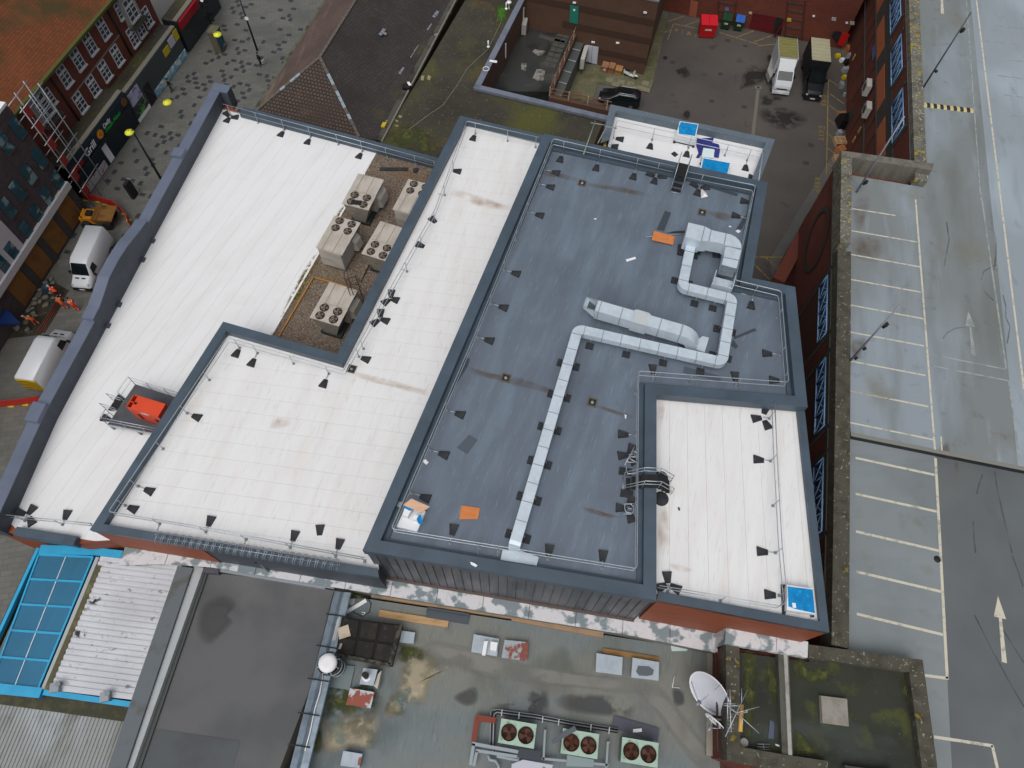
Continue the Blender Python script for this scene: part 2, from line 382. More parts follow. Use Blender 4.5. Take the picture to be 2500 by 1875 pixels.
und = [flat(wallpt(-.6),0)+Vector((-.5,.6,0)), flat(left_K,0)+Vector((-.69,0,0)), flat(left_B,0)+Vector((-.69,-.5,0)), flat(bl,0)+Vector((-.4,.25,0)), flat(br,0)+Vector((0,.2,0)), flat(l_o[0],0)+Vector((1,.3,0)), flat(l_o[1],0)+Vector((1.5,0,0)), flat(l_o[2],0)+Vector((.6,.3,0)), flat(tr,0)+Vector((.5,-.3,0)), flat(tl,0)+Vector((-.5,-.2,0))]
part('wall', MB().prism(und, 0, ZL-.06), terra, MAIN, 'terracotta clad wall under the street side roof')
# gravel bed
gp = [V('S5',1058,1240,ZL), V('S6',215,1395,ZL), flat(l_o[1]+(l_o[2]-l_o[1])*.25,0), flat(l_o[2],0)+Vector((.3,-.1,0)), flat(l_o[3]+(l_o[2]-l_o[3])*.18,0)+Vector((.3,0,0)), V('S5',1540,1330,ZL)+Vector((.6,.4,0))]
part('gravel_bed', MB().face([flat(p, ZL-.03) for p in gp]), gravel_m, MAIN, 'brown gravel bed sunk between the white roofs')
e1, e2 = V('S6',970,85,ZL), V('S6',215,1395,ZL); dd = (e2-e1); nn = Vector((-dd.y, dd.x, 0)).normalized()
part('edge_kerb', MB().para(flat(e1,ZL-.02), dd*1.0, nn*-.14, Z*.10), mat('white_kerb', (.75,.74,.72), .6, layers=[((.3,.25,.12),(1.5,1.5,1.5),.58,.7,.8)]), MAIN)
mossy = mat('yellow_moss_stain', hexc('6a6226'), .95, layers=[(hexc('3c3018'), (4,4,4), .45, .6, .9), (hexc('b5ad6a'), (3,3,3), .55, .65, .7)], alpha=((2.6,2.6,2.6), .38, .52, 1.0, 1))
for (p, q, wd) in ((('S6',545,760),('S6',320,1160),.55), (('S6',790,350),('S6',740,420),.35)):
    A_, B_ = V(*p, ZL), V(*q, ZL); t = (B_-A_).normalized(); s_ = Vector((-t.y,t.x,0))*wd
    stain([A_-t*.4, A_+s_, lerp(A_,B_,.35)+s_*.8, lerp(A_,B_,.7)+s_, B_+s_*.6, B_+t*.4, lerp(A_,B_,.5)-s_*.3], ZL+.006, mossy, MAIN)
# low caps on the left roof
def capbar(a, b, wd, z0, z1, m, label=None, side=1):
    t = (b-a); t.z = 0; s_ = Vector((-t.y, t.x, 0)).normalized()*wd*side
    return part('parapet', MB().para(flat(a,z0), t, s_, Z*(z1-z0)), m, MAIN, label)
capbar(tl+Vector((-.2,.1,0)), tr+Vector((.4,-.1,0)), .75, 12.9, 13.8, cap_dark, 'dark cap on the far end of the left white roof', -1)
capbar(bl, br, .52, 12.9, 13.7, cap_dark, 'dark cap on the near end of the left white roof', 1)
# street parapet with its curved crest
prof = [(-.55,14.68),(7.1,14.72),(13.6,14.70),(13.75,14.95),(14.6,15.06),(15.4,15.22),(16.5,15.45),(17.8,15.55),(19.3,15.50),(20.4,15.20),(21.4,14.97),(22.4,14.93),(22.45,14.68),(30.35,14.68)]
def pz(s):
    for (s0,z0),(s1,z1) in zip(prof, prof[1:]):
        if s0 <= s <= s1: return z0 + (z1-z0)*(s-s0)/max(s1-s0,1e-6)
    return 14.68
LA = (left_K-left_A).length; LT = LA + (left_B-left_K).length
def wp(s):
    if s <= LA: return left_A + (left_K-left_A)*(s/LA)
    return left_K + (left_B-left_K)*((s-LA)/(LT-LA))
pu = (left_K-left_A).normalized(); pn = Vector((pu.y,-pu.x,0))
if pn.x > 0: pn = -pn
def pnorm(s):
    q = (left_B-left_K).normalized(); q = Vector((q.y,-q.x,0)); q = q if q.x < 0 else -q
    return pn if s < LA-.2 else (q if s > LA+.2 else ((pn+q)/2).normalized())
ss = sorted(set([p[0] for p in prof if p[0] < LT] + [i*.75 for i in range(1, 50) if i*.75 < LT+.5] + [LA, LT+.6]))
mb = MB(); cb = MB()
for s0, s1 in zip(ss, ss[1:]):
    if s1-s0 < 1e-4: continue
    z0, z1 = pz(s0), pz(s1-1e-5) if s1 not in (13.75,22.45) else pz(s1)
    a0, a1 = wp(max(s0,-.55)), wp(s1); n0, n1 = pnorm(s0), pnorm(s1)
    mb.hull8([flat(a0,12.7), flat(a1,12.7), flat(a1+n1*.72,12.7), flat(a0+n0*.72,12.7)], [flat(a0,z0-.06), flat(a1,z1-.06), flat(a1+n1*.72,z1-.06), flat(a0+n0*.72,z0-.06)])
    cb.hull8([flat(a0-n0*.03,z0-.06), flat(a1-n1*.03,z1-.06), flat(a1+n1*.8,z1-.06), flat(a0+n0*.8,z0-.06)], [flat(a0-n0*.03,z0), flat(a1-n1*.03,z1), flat(a1+n1*.8,z1), flat(a0+n0*.8,z0)])
part('street_parapet', mb, wall_dark, MAIN, 'tall dark street parapet rising to a curved crest')
part('parapet_cap', cb, cap_blue, MAIN)
for s0, s1 in ((6.4,7.25),(28.9,30.2)):
    part('cap_block', MB().para(flat(wp(s0),pz(s0)-.1)-pn*-.0-pn*.0, wp(s1)-wp(s0), pnorm(s0)*.86, Z*.38), cap_blue, MAIN)
a0 = wp(-.5)
q = V('W1',1195,170,14.7)
mb = MB().para(flat(wp(-.5),12.9), flat(q-wp(-.5),0), pu*.85*-1, Z*(14.66-12.9)); part('street_parapet', mb, wall_dark, MAIN, 'return of the street parapet at its far end')
part('parapet_cap', MB().para(flat(wp(-.5)+pn*.8,14.66), flat(q-wp(-.5)-pn*.8,0), pu*-.9, Z*.06), cap_blue, MAIN)
for sx, sy in ((1280,1030),(1105,1370)):
    p = V('W2',sx,sy,ZL); part('outlet_box', MB().box(p, .35,.3,.2, math.atan2(pu.y,pu.x)), wall_dark, MAIN)
for sx, sy in ((1630,895),(1400,1330)):
    p = V('W3',sx,sy,ZL); part('outlet_box', MB().box(p, .35,.3,.2, math.atan2(pu.y,pu.x)), wall_dark, MAIN)
# right white roof
r_in = [V('S11',1180,435,ZR), V('S12',1180,236,ZR), V('T4',855,632,ZR), V('T3',543,322,ZR)]
r_out = [flat(dark_o[5],0)+Vector((.0,-.0,0)), V('S12',1172,300,18.0), V('T4',938,705,18.0), V('Y4',432,1325,18.0)]
ri = [flat(p,0) for p in r_in]; ri[0] += Vector((-.3,.6,0)); ri[3] += Vector((.2,.7,0)); ri[1] += Vector((-.25,-.05,0))
ss_ = (V('T4',108,400,ZR)-V('T4',100,100,ZR)); sang = math.atan2(ss_.y, ss_.x)
for s in strips(ri, sang, 1.05, .009): part('roof_sheet', MB().prism([flat(p,0) for p in s], ZR-.05, ZR, False), white_roof2, MAIN)
mb = MB()
for (i, j) in ((1,2),(2,3)):
    o1, o2, i1, i2 = r_out[i], r_out[j], r_in[i], r_in[j]
    mb.face([flat(o1,18),flat(o2,18),flat(i2,18),flat(i1,18)]); mb.face([flat(i1,18),flat(i2,18),flat(i2,ZR),flat(i1,ZR)]); mb.face([flat(o1,17.6),flat(o2,17.6),flat(o2,18),flat(o1,18)])
part('parapet', mb, cap_dark, MAIN, 'dark cap along the outer sides of the right white roof')
ro = [flat(p,0) for p in r_out]; ro[0] = flat(dark_o[5],0)+Vector((-.3,.3,0)); ro[3] += Vector((-.1,.5,0))
part('wall', MB().prism(inset(ro,.06), 0, ZR-.06), terra, MAIN, 'terracotta clad wall under the right white roof')
ra, rb = inset(ro,.06)[1], inset(ro,.06)[2]; ru = rb-ra; rn = Vector((ru.y,-ru.x,0)).normalized(); rn = rn if rn.y < 0 else -rn
for k in range(14):
    part('cladding_board', MB().para(flat(ra, ZC-.1+k*.405)+rn*.01, ru, rn*.05, Z*.39), terra, MAIN)
# small upper white roof
u_o = VS('S9', 17.2, (1130,845)) + [V('U3',2125,250,17.2), V('U3',1935,760,17.2), V('S9',1050,1160,17.2)]
u_in = [V('S9',1165,905,ZU), V('U3',2055,300,ZU), V('U3',1945,740,ZU), V('S9',1090,1190,ZU)]
uo = [flat(p,0) for p in u_o]; ui = inset(uo, .55)
mb = MB()
for i in (0,1,3):
    j = (i+1) % 4
    mb.face([flat(uo[i],17.2),flat(uo[j],17.2),flat(ui[j],17.2),flat(ui[i],17.2)]); mb.face([flat(ui[i],17.2),flat(ui[j],17.2),flat(ui[j],ZU),flat(ui[i],ZU)]); mb.face([flat(uo[i],16.5),flat(uo[j],16.5),flat(uo[j],17.2),flat(uo[i],17.2)])
part('parapet', mb, mat('grey_cap_metal', hexc('5e6a74'), .5, layers=[(hexc('4b5660'),(.8,.8,.8),.45,.7,.8),(hexc('8b959c'),(5,5,5),.62,.75,.6)]), MAIN, 'grey cap round the small far white roof')
sg = V('U3',1150,440,ZU)-V('U3',700,358,ZU)
for s in strips(ui, math.atan2(sg.y,sg.x), 1.05, .009): part('roof_sheet', MB().prism([flat(p,0) for p in s], ZU-.05, ZU, False), white_roof, MAIN)
part('wall', MB().prism(inset(uo,.08), 0, ZU-.06), wall_dark, MAIN, 'wall under the small far white roof')
# roof outlets and rust coloured water marks
rust = mat('brown_water_stain', hexc('665540'), .8, layers=[(hexc('75553a'), (2,2,2), .5, .7, .6)], alpha=((.9,.9,.9), .25, .75, .62, 1))
rust2 = mat('tan_water_stain', hexc('a8814f'), .7, layers=[(hexc('8b5a2c'), (2,2,2), .5, .7, .8)], alpha=((.9,.9,.9), .35, .85, .6, 1))
outlet = mat('outlet_metal', hexc('5a5040'), .6)
for i, (s, x, y, z) in enumerate((('S9',900,1485,ZD),('S10',1540,395,ZD),('S7',2107,242,ZD),('S11',650,440,ZD),('S7',858,170,ZW))):
    p = V(s,x,y,z); rt = thing('drain', ('square roof drain on the dark roof near its far left corner','square roof drain on the dark roof right of the fallen orange board','square roof drain in the brown stain left of the long duct','square roof drain just right of the long duct','rusty square drain at the corner of the gravel parapet')[i], 'roof drain', p, -.25, 'roof drains')
    part('rim', MB().para((-.28,-.28,.004),(.56,0,0),(0,.08,0),(0,0,.05)).para((-.28,.2,.004),(.56,0,0),(0,.08,0),(0,0,.05)).para((-.28,-.2,.004),(.08,0,0),(0,.4,0),(0,0,.05)).para((.2,-.2,.004),(.08,0,0),(0,.4,0),(0,0,.05)), outlet, rt, local=True)
    part('sump', MB().face([(-.2,-.2,.006),(.2,-.2,.006),(.2,.2,.006),(-.2,.2,.006)]), black, rt, local=True)
    part('grate', MB().lathe((0,0,.01), [(.11,0),(.1,.06),(.04,.08),(0,.08)], 8), galv_dull, rt, local=True)
def band(s, pts, z, m): stain([V(s,x,y,z) for x,y in pts], z+.005, m, MAIN)
band('S9', [(560,1375),(700,1395),(860,1440),(890,1475),(860,1480),(700,1440),(600,1425)], ZD, rust)
band('S9', [(930,1480),(1150,1500),(1420,1560),(1500,1600),(1400,1595),(1100,1535),(950,1510)], ZD, rust)
band('S10', [(1560,380),(1700,390),(1790,420),(1790,460),(1700,460),(1590,410)], ZD, rust)
band('S7', [(1800,150),(1900,180),(2090,220),(2190,260),(2190,300),(2050,265),(1850,215)], ZD, rust)
band('S11', [(0,230),(130,260),(330,330),(480,400),(300,370),(100,320),(0,300)], ZD, rust)
band('S11', [(690,460),(800,490),(920,530),(1000,545),(950,570),(800,525),(700,490)], ZD, rust)
band('S11', [(570,1290),(660,1300),(800,1345),(900,1370),(780,1375),(620,1335)], ZD, rust)
band('S12', [(1280,0),(1400,20),(1470,60),(1380,75),(1290,40)], ZR, rust2)
band('S11', [(1180,1250),(1260,1300),(1280,1600),(1180,1640)], ZR, rust2)
band('S11', [(1180,440),(1240,445),(1230,560),(1180,700)], ZR, rust2)
band('S7', [(250,560),(360,570),(330,640),(200,650)], ZW, rust2)
band('S6', [(1700,200),(2100,330),(2150,380),(1900,350),(1650,260)], ZW, rust2)
band('S7', [(880,190),(1200,260),(1480,350),(1480,390),(1150,310),(870,230)], ZW, rust2)
# ------------------------------------------------------------------ guard rails with rubber counterweights
_w = MB().hull8([(0,-.15,0),(.62,-.27,0),(.62,.27,0),(0,.15,0)], [(.02,-.13,.06),(.60,-.25,.13),(.60,.25,.13),(.02,.13,.06)])
_w.tube([(.06,0,.06),(.06,0,.13)], .03, 6)
CW_ME = to_mesh(_w, 'counterweight'); CW_ME.materials.append(rubber)
_f = MB().box((0,0,0), .16,.16,.03).box((0,0,.03), .1,.1,.06); FOOT_ME = to_mesh(_f, 'foot'); FOOT_ME.materials.append(galv_dull)
def guardrail(label, path, z, cws, feet=(), gaps=(), closed=False, h=1.1, lean=0.0):
    """path: plan points under the top rail; cws: counterweight centres; a post stands where each arm meets the path"""
    path = [flat(p, z) for p in path]
    rt = thing('guardrail', label, 'guardrail', path[0], 0, 'roof guardrails')
    segs = list(zip(path, path[1:] + ([path[0]] if closed else []))); segs = segs if closed else segs[:len(path)-1]
    def near(p):
        best = None
        for a, b in segs:
            d = b-a; t = max(.02, min(.98, (p-a).dot(d)/max(d.dot(d),1e-6))); q = a+d*t
            if best is None or (p-q).length < best[0]: best = (((p-q).length), q)
        return best
    def curve(pts, zz):
        out = []
        n = len(pts)
        for i, p in enumerate(pts):
            if (0 < i < n-1) or closed:
                a, c = pts[i-1], pts[(i+1) % n]
                da, dc = min(.14, (a-p).length/3), min(.14, (c-p).length/3)
                out += [p+(a-p).normalized()*da, p+((a-p).normalized()*da+(c-p).normalized()*dc)*.3, p+(c-p).normalized()*dc]
            else: out.append(p)
        return [flat(p, zz) for p in out]
    runs = [path]
    if gaps: runs = gaps
    for r_ in runs:
        r_ = [flat(p, z) for p in r_]
        part('top_rail', MB().tube(curve(r_, z+h), .026, 6, closed and not gaps), galv, rt)
        part('mid_rail', MB().tube(curve(r_, z+h*.52), .024, 6, closed and not gaps), galv, rt)
    posts = []
    for c in cws:
        if isinstance(c, list):            # three weights spread round the end of one arm
            ws = [flat(q_, z) for q_ in c]; cc_ = sum(ws, Vector())/len(ws); d, q = near(cc_)
            posts.append(q); part('post', MB().tube([q+Z*.02, q+Z*h], .025, 6), galv, rt); inst('foot', FOOT_ME, rt, q - rt.location, 0)
            part('arm', MB().tube([q+Z*.07, cc_+Z*.1], .03, 6), galv, rt)
            for w_ in ws:
                dr = (w_-cc_).normalized(); inst('counterweight', CW_ME, rt, w_ - dr*.31 - rt.location, math.atan2(dr.y, dr.x))
            continue
        c = flat(c, z); d, q = near(c)
        mine = [p for p in posts if (p-q).length < .75]
        if mine: q = mine[0]
        else:
            posts.append(q)
            part('post', MB().tube([q+Z*.02, q+Z*h], .025, 6), galv, rt)
            inst('foot', FOOT_ME, rt, q - rt.location, 0)
        dr = (c-q); dr.z = 0; L_ = dr.length
        if L_ < .02: dr = Vector((1,0,0)); L_ = 1
        dr.normalize(); st = c - dr*.31
        inst('counterweight', CW_ME, rt, st - rt.location, math.atan2(dr.y, dr.x))
        if L_ > .5: part('arm', MB().tube([q+Z*.06, st+dr*.08+Z*.09], .025, 6), galv, rt)
    for c in feet:
        c = flat(c, z); d, q = near(c)
        if any((p-q).length < .6 for p in posts): continue
        posts.append(q)
        part('post', MB().tube([q+Z*.02, q+Z*h], .025, 6), galv, rt); inst('foot', FOOT_ME, rt, q - rt.location, 0)
        if d > .25: part('arm', MB().tube([q+Z*.06, c+Z*.06], .022, 6), galv, rt)
    for a, b in ([(r_[i], r_[i+1]) for r_ in runs for i in range(len(r_)-1)]):      # fill posts no further apart than the real ones
        a, b = flat(a,z), flat(b,z); L_ = (b-a).length; k = max(1, int(L_/2.6))
        for i in range(k+1):
            q = lerp(a, b, (i+.08)/(k+.16))
            if any((p-q).length < 1.5 for p in posts): continue
            posts.append(q); part('post', MB().tube([q+Z*.02, q+Z*h], .025, 6), galv, rt); inst('foot', FOOT_ME, rt, q - rt.location, 0)
    return rt
h = 1.1
guardrail('galvanised guardrail along the far end of the left white roof', [V('W1',1128,330,ZL+h), V('S5',515,1030,ZL+h), V('S5',1545,1310,ZL+h)], ZL,
  [VS('W1',ZL,(1195,490),(1310,535),(1205,575))] + VS('S5',ZL,(290,1088),(505,1150),(922,1265)), VS('S5',ZL,(100,1000),(745,1180),(1175,1225),(1400,1300)))
guardrail('galvanised guardrail along the near end of the left white roof', VS('U1',ZL+h,(60,236),(935,325)), ZL, [VS('U1',ZL,(320,190),(212,218),(315,300))] + VS('U1',ZL,(675,238)), VS('U1',ZL,(605,372)))
guardrail('long galvanised guardrail round the middle L shaped white roof', [V('U2',1740,392,ZW+h), V('U2',0,68,ZW+h), V('U1',1097,203,ZW+h), V('S2',1835,1240,ZW+h), V('S7',790,185,ZW+h), V('S6',1535,365,ZW+h), V('S5',1790,980,ZW+h), V('S9',550,1112,ZW+h)], ZW,
  VS('S3',ZW,(1592,392),(1207,990),(1075,1135),(1703,1237)) + VS('S2',ZW,(1918,1370),(2045,1445)) + VS('S7',ZW,(635,287),(393,1522),(757,1588),(970,90)) + [VS('S6',ZW,(1178,1055),(1138,1118),(1205,1102)), VS('S6',ZW,(1092,1213),(1050,1285),(1127,1270))] + VS('S6',ZW,(1712,62),(1518,457),(1415,662)) + VS('S5',ZW,(1845,1120)),
  VS('S3',ZW,(1275,1310),(1980,1425),(1700,95),(1345,660)) + VS('S6',ZW,(945,1497),(1265,860),(1560,247)) + VS('S7',ZW,(375,150)) + VS('S9',ZW,(295,1145)))
p = V('S7',600,1475,ZW)
o = thing('loose_counterweight', 'spare black rubber counterweight lying alone on the middle white roof', 'counterweight', p, math.radians(95)); inst('weight', CW_ME, o, (-.31,0,0))
# upper dark roof, closed round except where the stair crosses
rl = ZD + h
loop1 = [V('U3',1112,525,rl), V('S9',665,1123,rl), V('S6',1848,1400,rl), V('X5',130,940,rl), V('Y7',1865,197,rl), V('S11',1027,185,rl), V('T3',490,98,rl), V('T2',437,772,rl), V('X6',1430,1418,rl), V('U3',1928,716,rl), V('U3',1232,577,rl)]
mid_m = [V('S10',100,390,rl)]
guardrail('galvanised guardrail running round the whole upper dark roof', loop1, ZD,
  VS('S9',ZD,(724,1292),(1015,1362),(1316,1432),(684,1402),(640,1517)) + [VS('S9',ZD,(1455,1417),(1545,1432),(1486,1467)), VS('S9',ZD,(1812,1502),(1892,1522),(1835,1562))] + VS('S10',ZD,(222,418),(30,890),(1885,308),(1815,425),(1938,1147),(1693,943),(2068,1540)) + VS('S6',ZD,(2085,1165),(1970,1432)) + VS('S7',ZD,(1732,537),(1602,862),(1452,1212),(1680,1472)) + VS('Y7',ZD,(985,15),(1523,72)) + VS('S11',ZD,(902,700),(1140,172),(1807,232),(2125,262)) + [VS('S11',ZD,(900,870),(965,820),(975,905)), VS('S11',ZD,(885,1297),(962,1242),(960,1370))],
  VS('S10',ZD,(60,627)) + VS('S11',ZD,(975,367),(1425,295)) + VS('T2',ZD,(385,965)) + VS('Y7',ZD,(470,85),(265,1200-1100)))
guardrail('galvanised guardrail beside the outer edge of the right white roof', [V('Y4',180,1255,ZR+h), V('T3',405,600,ZR+h), V('T4',603,60,ZR+h), V('T4',640,470,ZR+h), V('T4',600,520,ZR+h), V('S12',1195,180,ZR+h)], ZR,
  [VS('S11',ZR,(1982,570),(2062,622),(2050,500))] + VS('T3',ZR,(273,660),(300,1325)) + VS('T4',ZR,(520,440)) + [VS('S12',ZR,(1258,115),(1212,192),(1322,202))], VS('T3',ZR,(355,990)) + VS('S12',ZR,(1685,340)))
guardrail('galvanised guardrail on the small far white roof', [V('U3',460,300,ZU+h), V('U3',525,58,ZU+h), V('U3',1345,236,ZU+h), V('U3',2003,380,ZU+h), V('U3',1958,670,ZU+h)], ZU,
  VS('U3',ZU,(550,250),(860,322),(1230,402),(1825,540),(1895,642),(495,325)), VS('U3',ZU,(1610,435)))
# ------------------------------------------------------------------ five packaged air conditioning units on the gravel
beige = mat('weathered_beige_metal', hexc('b3aca2'), .6, layers=[(hexc('8f8778'), (1.1,.6,1), .45, .75, .8), (hexc('6f6a4c'), (.8,.5,.8), .60, .76, .85), (hexc('c2bcb2'), (2,2,2), .55, .75, .5)])
beige_side = mat('beige_side_metal', hexc('a9a49c'), .6, layers=[(hexc('878279'), (.8,.8,2), .45, .75, .7)])
skid = mat('dark_green_skid', hexc('26302f'), .7)
fan_dark = mat('fan_well', hexc('2b2622'), .8); fan_blade = mat('fan_blade', hexc('6a6157'), .6)
def fan(parent, c, r, well, blade, nb=4, rot=0, guard=None):
    f = part('fan', MB().lathe(c, [(r*1.08,0),(r*1.08,.05),(r,.05),(r*.99,.006),(0,.006)], 20), well, parent, local=True)
    c = Vector(c) + Z*.1
    mb = MB()
    for k in range(nb):
        a = rot + 2*math.pi*k/nb; a2 = a + 1.05
        cc = Vector(c); p = lambda an, rr, dz: cc + Vector((math.cos(an)*rr, math.sin(an)*rr, dz))
        mb.mesh([p(a,r*.2,-.05), p(a,r*.9,-.03), p((a+a2)/2,r*.93,-.06), p(a2,r*.8,-.09), p(a2,r*.22,-.09)], [(0,1,2,3,4)])
    part('blade', mb, blade, f, local=True); part('hub', MB().cyl(Vector(c)-Z*.09, r*.22, .06, 8), blade, f, local=True)
    if guard:
        mb = MB()
        for rr in (.35,.65,.9): mb.tube([Vector(c)+Vector((math.cos(t*math.pi/10)*r*rr, math.sin(t*math.pi/10)*r*rr, .04)) for t in range(20)], .008, 4, True)
        for k in range(8): a = k*math.pi/4; mb.tube([Vector(c)+Z*.04, Vector(c)+Vector((math.cos(a)*r, math.sin(a)*r, .04))], .007, 4)
        part('guard', mb, guard, f, local=True)
    return f
def ac_unit(label, tl_, tr_, br_, bl_, ztop, fans_near, dark_board=False):
    """plan corners of the top; local x across, y along towards the far end"""
    cx = (tl_+tr_+br_+bl_)/4; across = ((tr_-tl_)+(br_-bl_)); along = ((tl_-bl_)+(tr_-br_)); W_ = across.length/2; L_ = along.length/2
    along.z = 0; along.normalize(); rot = math.atan2(along.y, along.x) - math.pi/2
    rt = thing('air_conditioning_unit', label, 'air conditioner', flat(cx, ZL-.03), rot, 'packaged units on the gravel bed')
    H = ztop - ZL + .03; s = 1 if fans_near else -1
    hw, hl = W_/2, L_/2; yb = -s*hl*.10                 # split between condenser and cabinet
    part('skid', MB().para((-hw*.72,-hl*.92,.0),(W_*.72,0,0),(0,L_*.92,0),(0,0,.28)), skid, rt, local=True)
    # cabinet
    y0, y1 = sorted((yb, s*hl))
    part('cabinet', MB().para((-hw*.86,y0,.28),(W_*.86,0,0),(0,y1-y0-.06,0),(0,0,H-.36)), beige_side, rt, local=True)
    # condenser with raked sides
    y0, y1 = sorted((-s*hl, yb)); m_ = .06
    part('condenser', MB().hull8([(-hw*.42,y0+.18,.28),(hw*.42,y0+.18,.28),(hw*.42,y1,.28),(-hw*.42,y1,.28)], [(-hw*.97,y0+m_,H-.08),(hw*.97,y0+m_,H-.08),(hw*.97,y1,H-.08),(-hw*.97,y1,H-.08)]), mat('condenser_coil', hexc('857f76'), .7, layers=[(hexc('57534d'), (3,3,22), .45, .6, .6)]), rt, local=True)
    part('side_hood', MB().hull8([(hw*.86,s*hl*.08,.45),(hw*1.22,s*hl*.12,.55),(hw*1.22,s*hl*.86,.55),(hw*.86,s*hl*.9,.45)], [(hw*.86,s*hl*.08,H*.8),(hw*1.12,s*hl*.12,H*.62),(hw*1.12,s*hl*.86,H*.62),(hw*.86,s*hl*.9,H*.8)]) if s > 0 else MB().hull8([(hw*.86,-s*hl*.08,.45),(hw*1.22,-s*hl*.12,.55),(hw*1.22,-s*hl*.6,.55),(hw*.86,-s*hl*.62,.45)], [(hw*.86,-s*hl*.08,H*.8),(hw*1.12,-s*hl*.12,H*.62),(hw*1.12,-s*hl*.6,H*.62),(hw*.86,-s*hl*.62,H*.8)]), beige_side, rt, local=True)
    # top: fan deck and three roof panels with upstanding seams
    y0, y1 = sorted((-s*hl, yb))
    part('fan_deck', MB().para((-hw,y0,H-.08),(W_,0,0),(0,y1-y0,0),(0,0,.08)), beige, rt, local=True)
    y0, y1 = sorted((yb, s*hl)); xs = [-hw, -hw*.55, hw*.25, hw]
    for a, b in zip(xs, xs[1:]):
        part('roof_panel', MB().para((a+.012,y0+.02,H-.08),(b-a-.024,0,0),(0,y1-y0-.02,0),(0,0,.085)), beige, rt, local=True)
    for x in xs[1:-1]: part('seam', MB().para((x-.02,y0+.02,H-.06),(.04,0,0),(0,y1-y0-.02,0),(0,0,.11)), beige_side, rt, local=True)
    r_ = W_*.125; fy = (-s*hl + yb)/2
    for fx in (-hw*.42, hw*.50):
        for dy in (-.24, .24): fan(rt, (fx - hw*.02, fy + dy*L_*.45*1.0, H+.003), r_*1.08, fan_dark, fan_blade, 4, rnd.random()*3)
    if dark_board: part('cover_board', MB().box((-.05,fy-.24*L_*.45,H+.05), .75,.42,.03, .2), black, rt, local=True)
    return rt
ZA = 15.35
ac_unit('beige air conditioner with a black board across its two front fans', *VS('X1',ZA,(795,160),(1225,270),(965,790),(515,660)), ZA, True, True)
ac_unit('beige air conditioner half hidden behind the dark parapet, fans at its far end', *VS('X1',ZA,(1630,250),(2080,370),(1790,890),(1380,765)), ZA, False)
ac_unit('beige air conditioner next to the white roof edge with green stained top', *VS('X1',ZA,(385,870),(838,990),(520,1540),(75,1420)), ZA, False)
ac_unit('beige air conditioner partly behind the parapet, four fans at its near end', *VS('X1',ZA,(1150,970),(1610,1090),(1280,1640),(850,1520)), ZA, True)
ac_unit('beige air conditioner beside the caged ladder, nearest in the gravel bed', *VS('X2',ZA,(720,340),(1200,470),(880,1085),(385,930)), ZA, True)
# caged ladder
LAD = thing('caged_ladder', 'brown caged access ladder leaning over the gravel parapet', 'ladder', V('X2',1270,760,ZL))
iron = mat('brown_iron', hexc('3c2c24'), .7)
b0, b1 = V('X2',1215,835,ZL), V('X2',1330,770,ZL); ht = 3.9
for q in (b0, b1): part('rail', MB().tube([q, flat(q, ZL+ht)], .03, 6), iron, LAD)
mb = MB()
for k in range(12): mb.tube([flat(b0, ZL+.3+k*.29), flat(b1, ZL+.3+k*.29)], .016, 5)
part('rung', mb, iron, LAD)
cx = (b0+b1)/2; uu = (b1-b0).normalized(); vv = Vector((-uu.y,uu.x,0)); rr = .48
for zz in (2.2, 3.0, 3.9):
    part('hoop', MB().tube([flat(cx + vv*.0 + (uu*math.cos(t) + vv*(math.sin(t)*1.5))*rr, ZL+zz) for t in [math.pi*i/10 for i in range(11)]], .022, 5), iron, LAD)
for t in (.3,.7,1.2,1.6,2.2,2.8): 
    q = cx + (uu*math.cos(t) + vv*(math.sin(t)*1.5))*rr
    part('strap', MB().tube([flat(q, ZL+2.2), flat(q, ZL+3.9)], .014, 4), iron, LAD)
timber_y = mat('yellow_timber', hexc('a9762f'), .8, layers=[(hexc('7d5320'), (2,2,2), .5, .75, .7)])
mb = MB().beam(V('S6',545,918,ZL+.1), V('S6',265,1400,ZL+.1), .09,.09).beam(V('S6',560,918,ZL+.1), V('X2',1060,425,ZL+.1), .09,.09)
solo('gas_pipe', mb, timber_y, 'yellow pipe bent in a right angle on the gravel', 'pipe')
solo('drain_pipe', MB().tube([V('S6',1000,820,ZL+.06), V('S6',930,955,ZL+.06)], .04, 6), iron, 'thin brown pipe on the gravel below the parapet', 'pipe')
solo('black_plank', MB().beam(V('X1',1150,80,ZL+.08), V('X1',1625,85,ZL+.08), .3,.08), rubber, 'long black plank lying on the gravel at its far end', 'plank')
solo('plastic_scrap', MB().prism([V('X1',x,y,ZL) for x,y in ((1720,100),(1800,75),(1810,110),(1770,160),(1720,140))], ZL, ZL+.12), mat('dark_scrap', hexc('2c2833'), .7), 'dark crumpled scrap on the gravel right of the plank', 'scrap')
solo('blue_tray', MB().prism(VS('X2',ZL+.2,(1490,25),(1620,60),(1600,125),(1475,85)), ZL, ZL+.3), mat('blue_plastic', hexc('1d3159'), .5), 'dark blue tray beside the partly hidden air conditioner', 'tray')
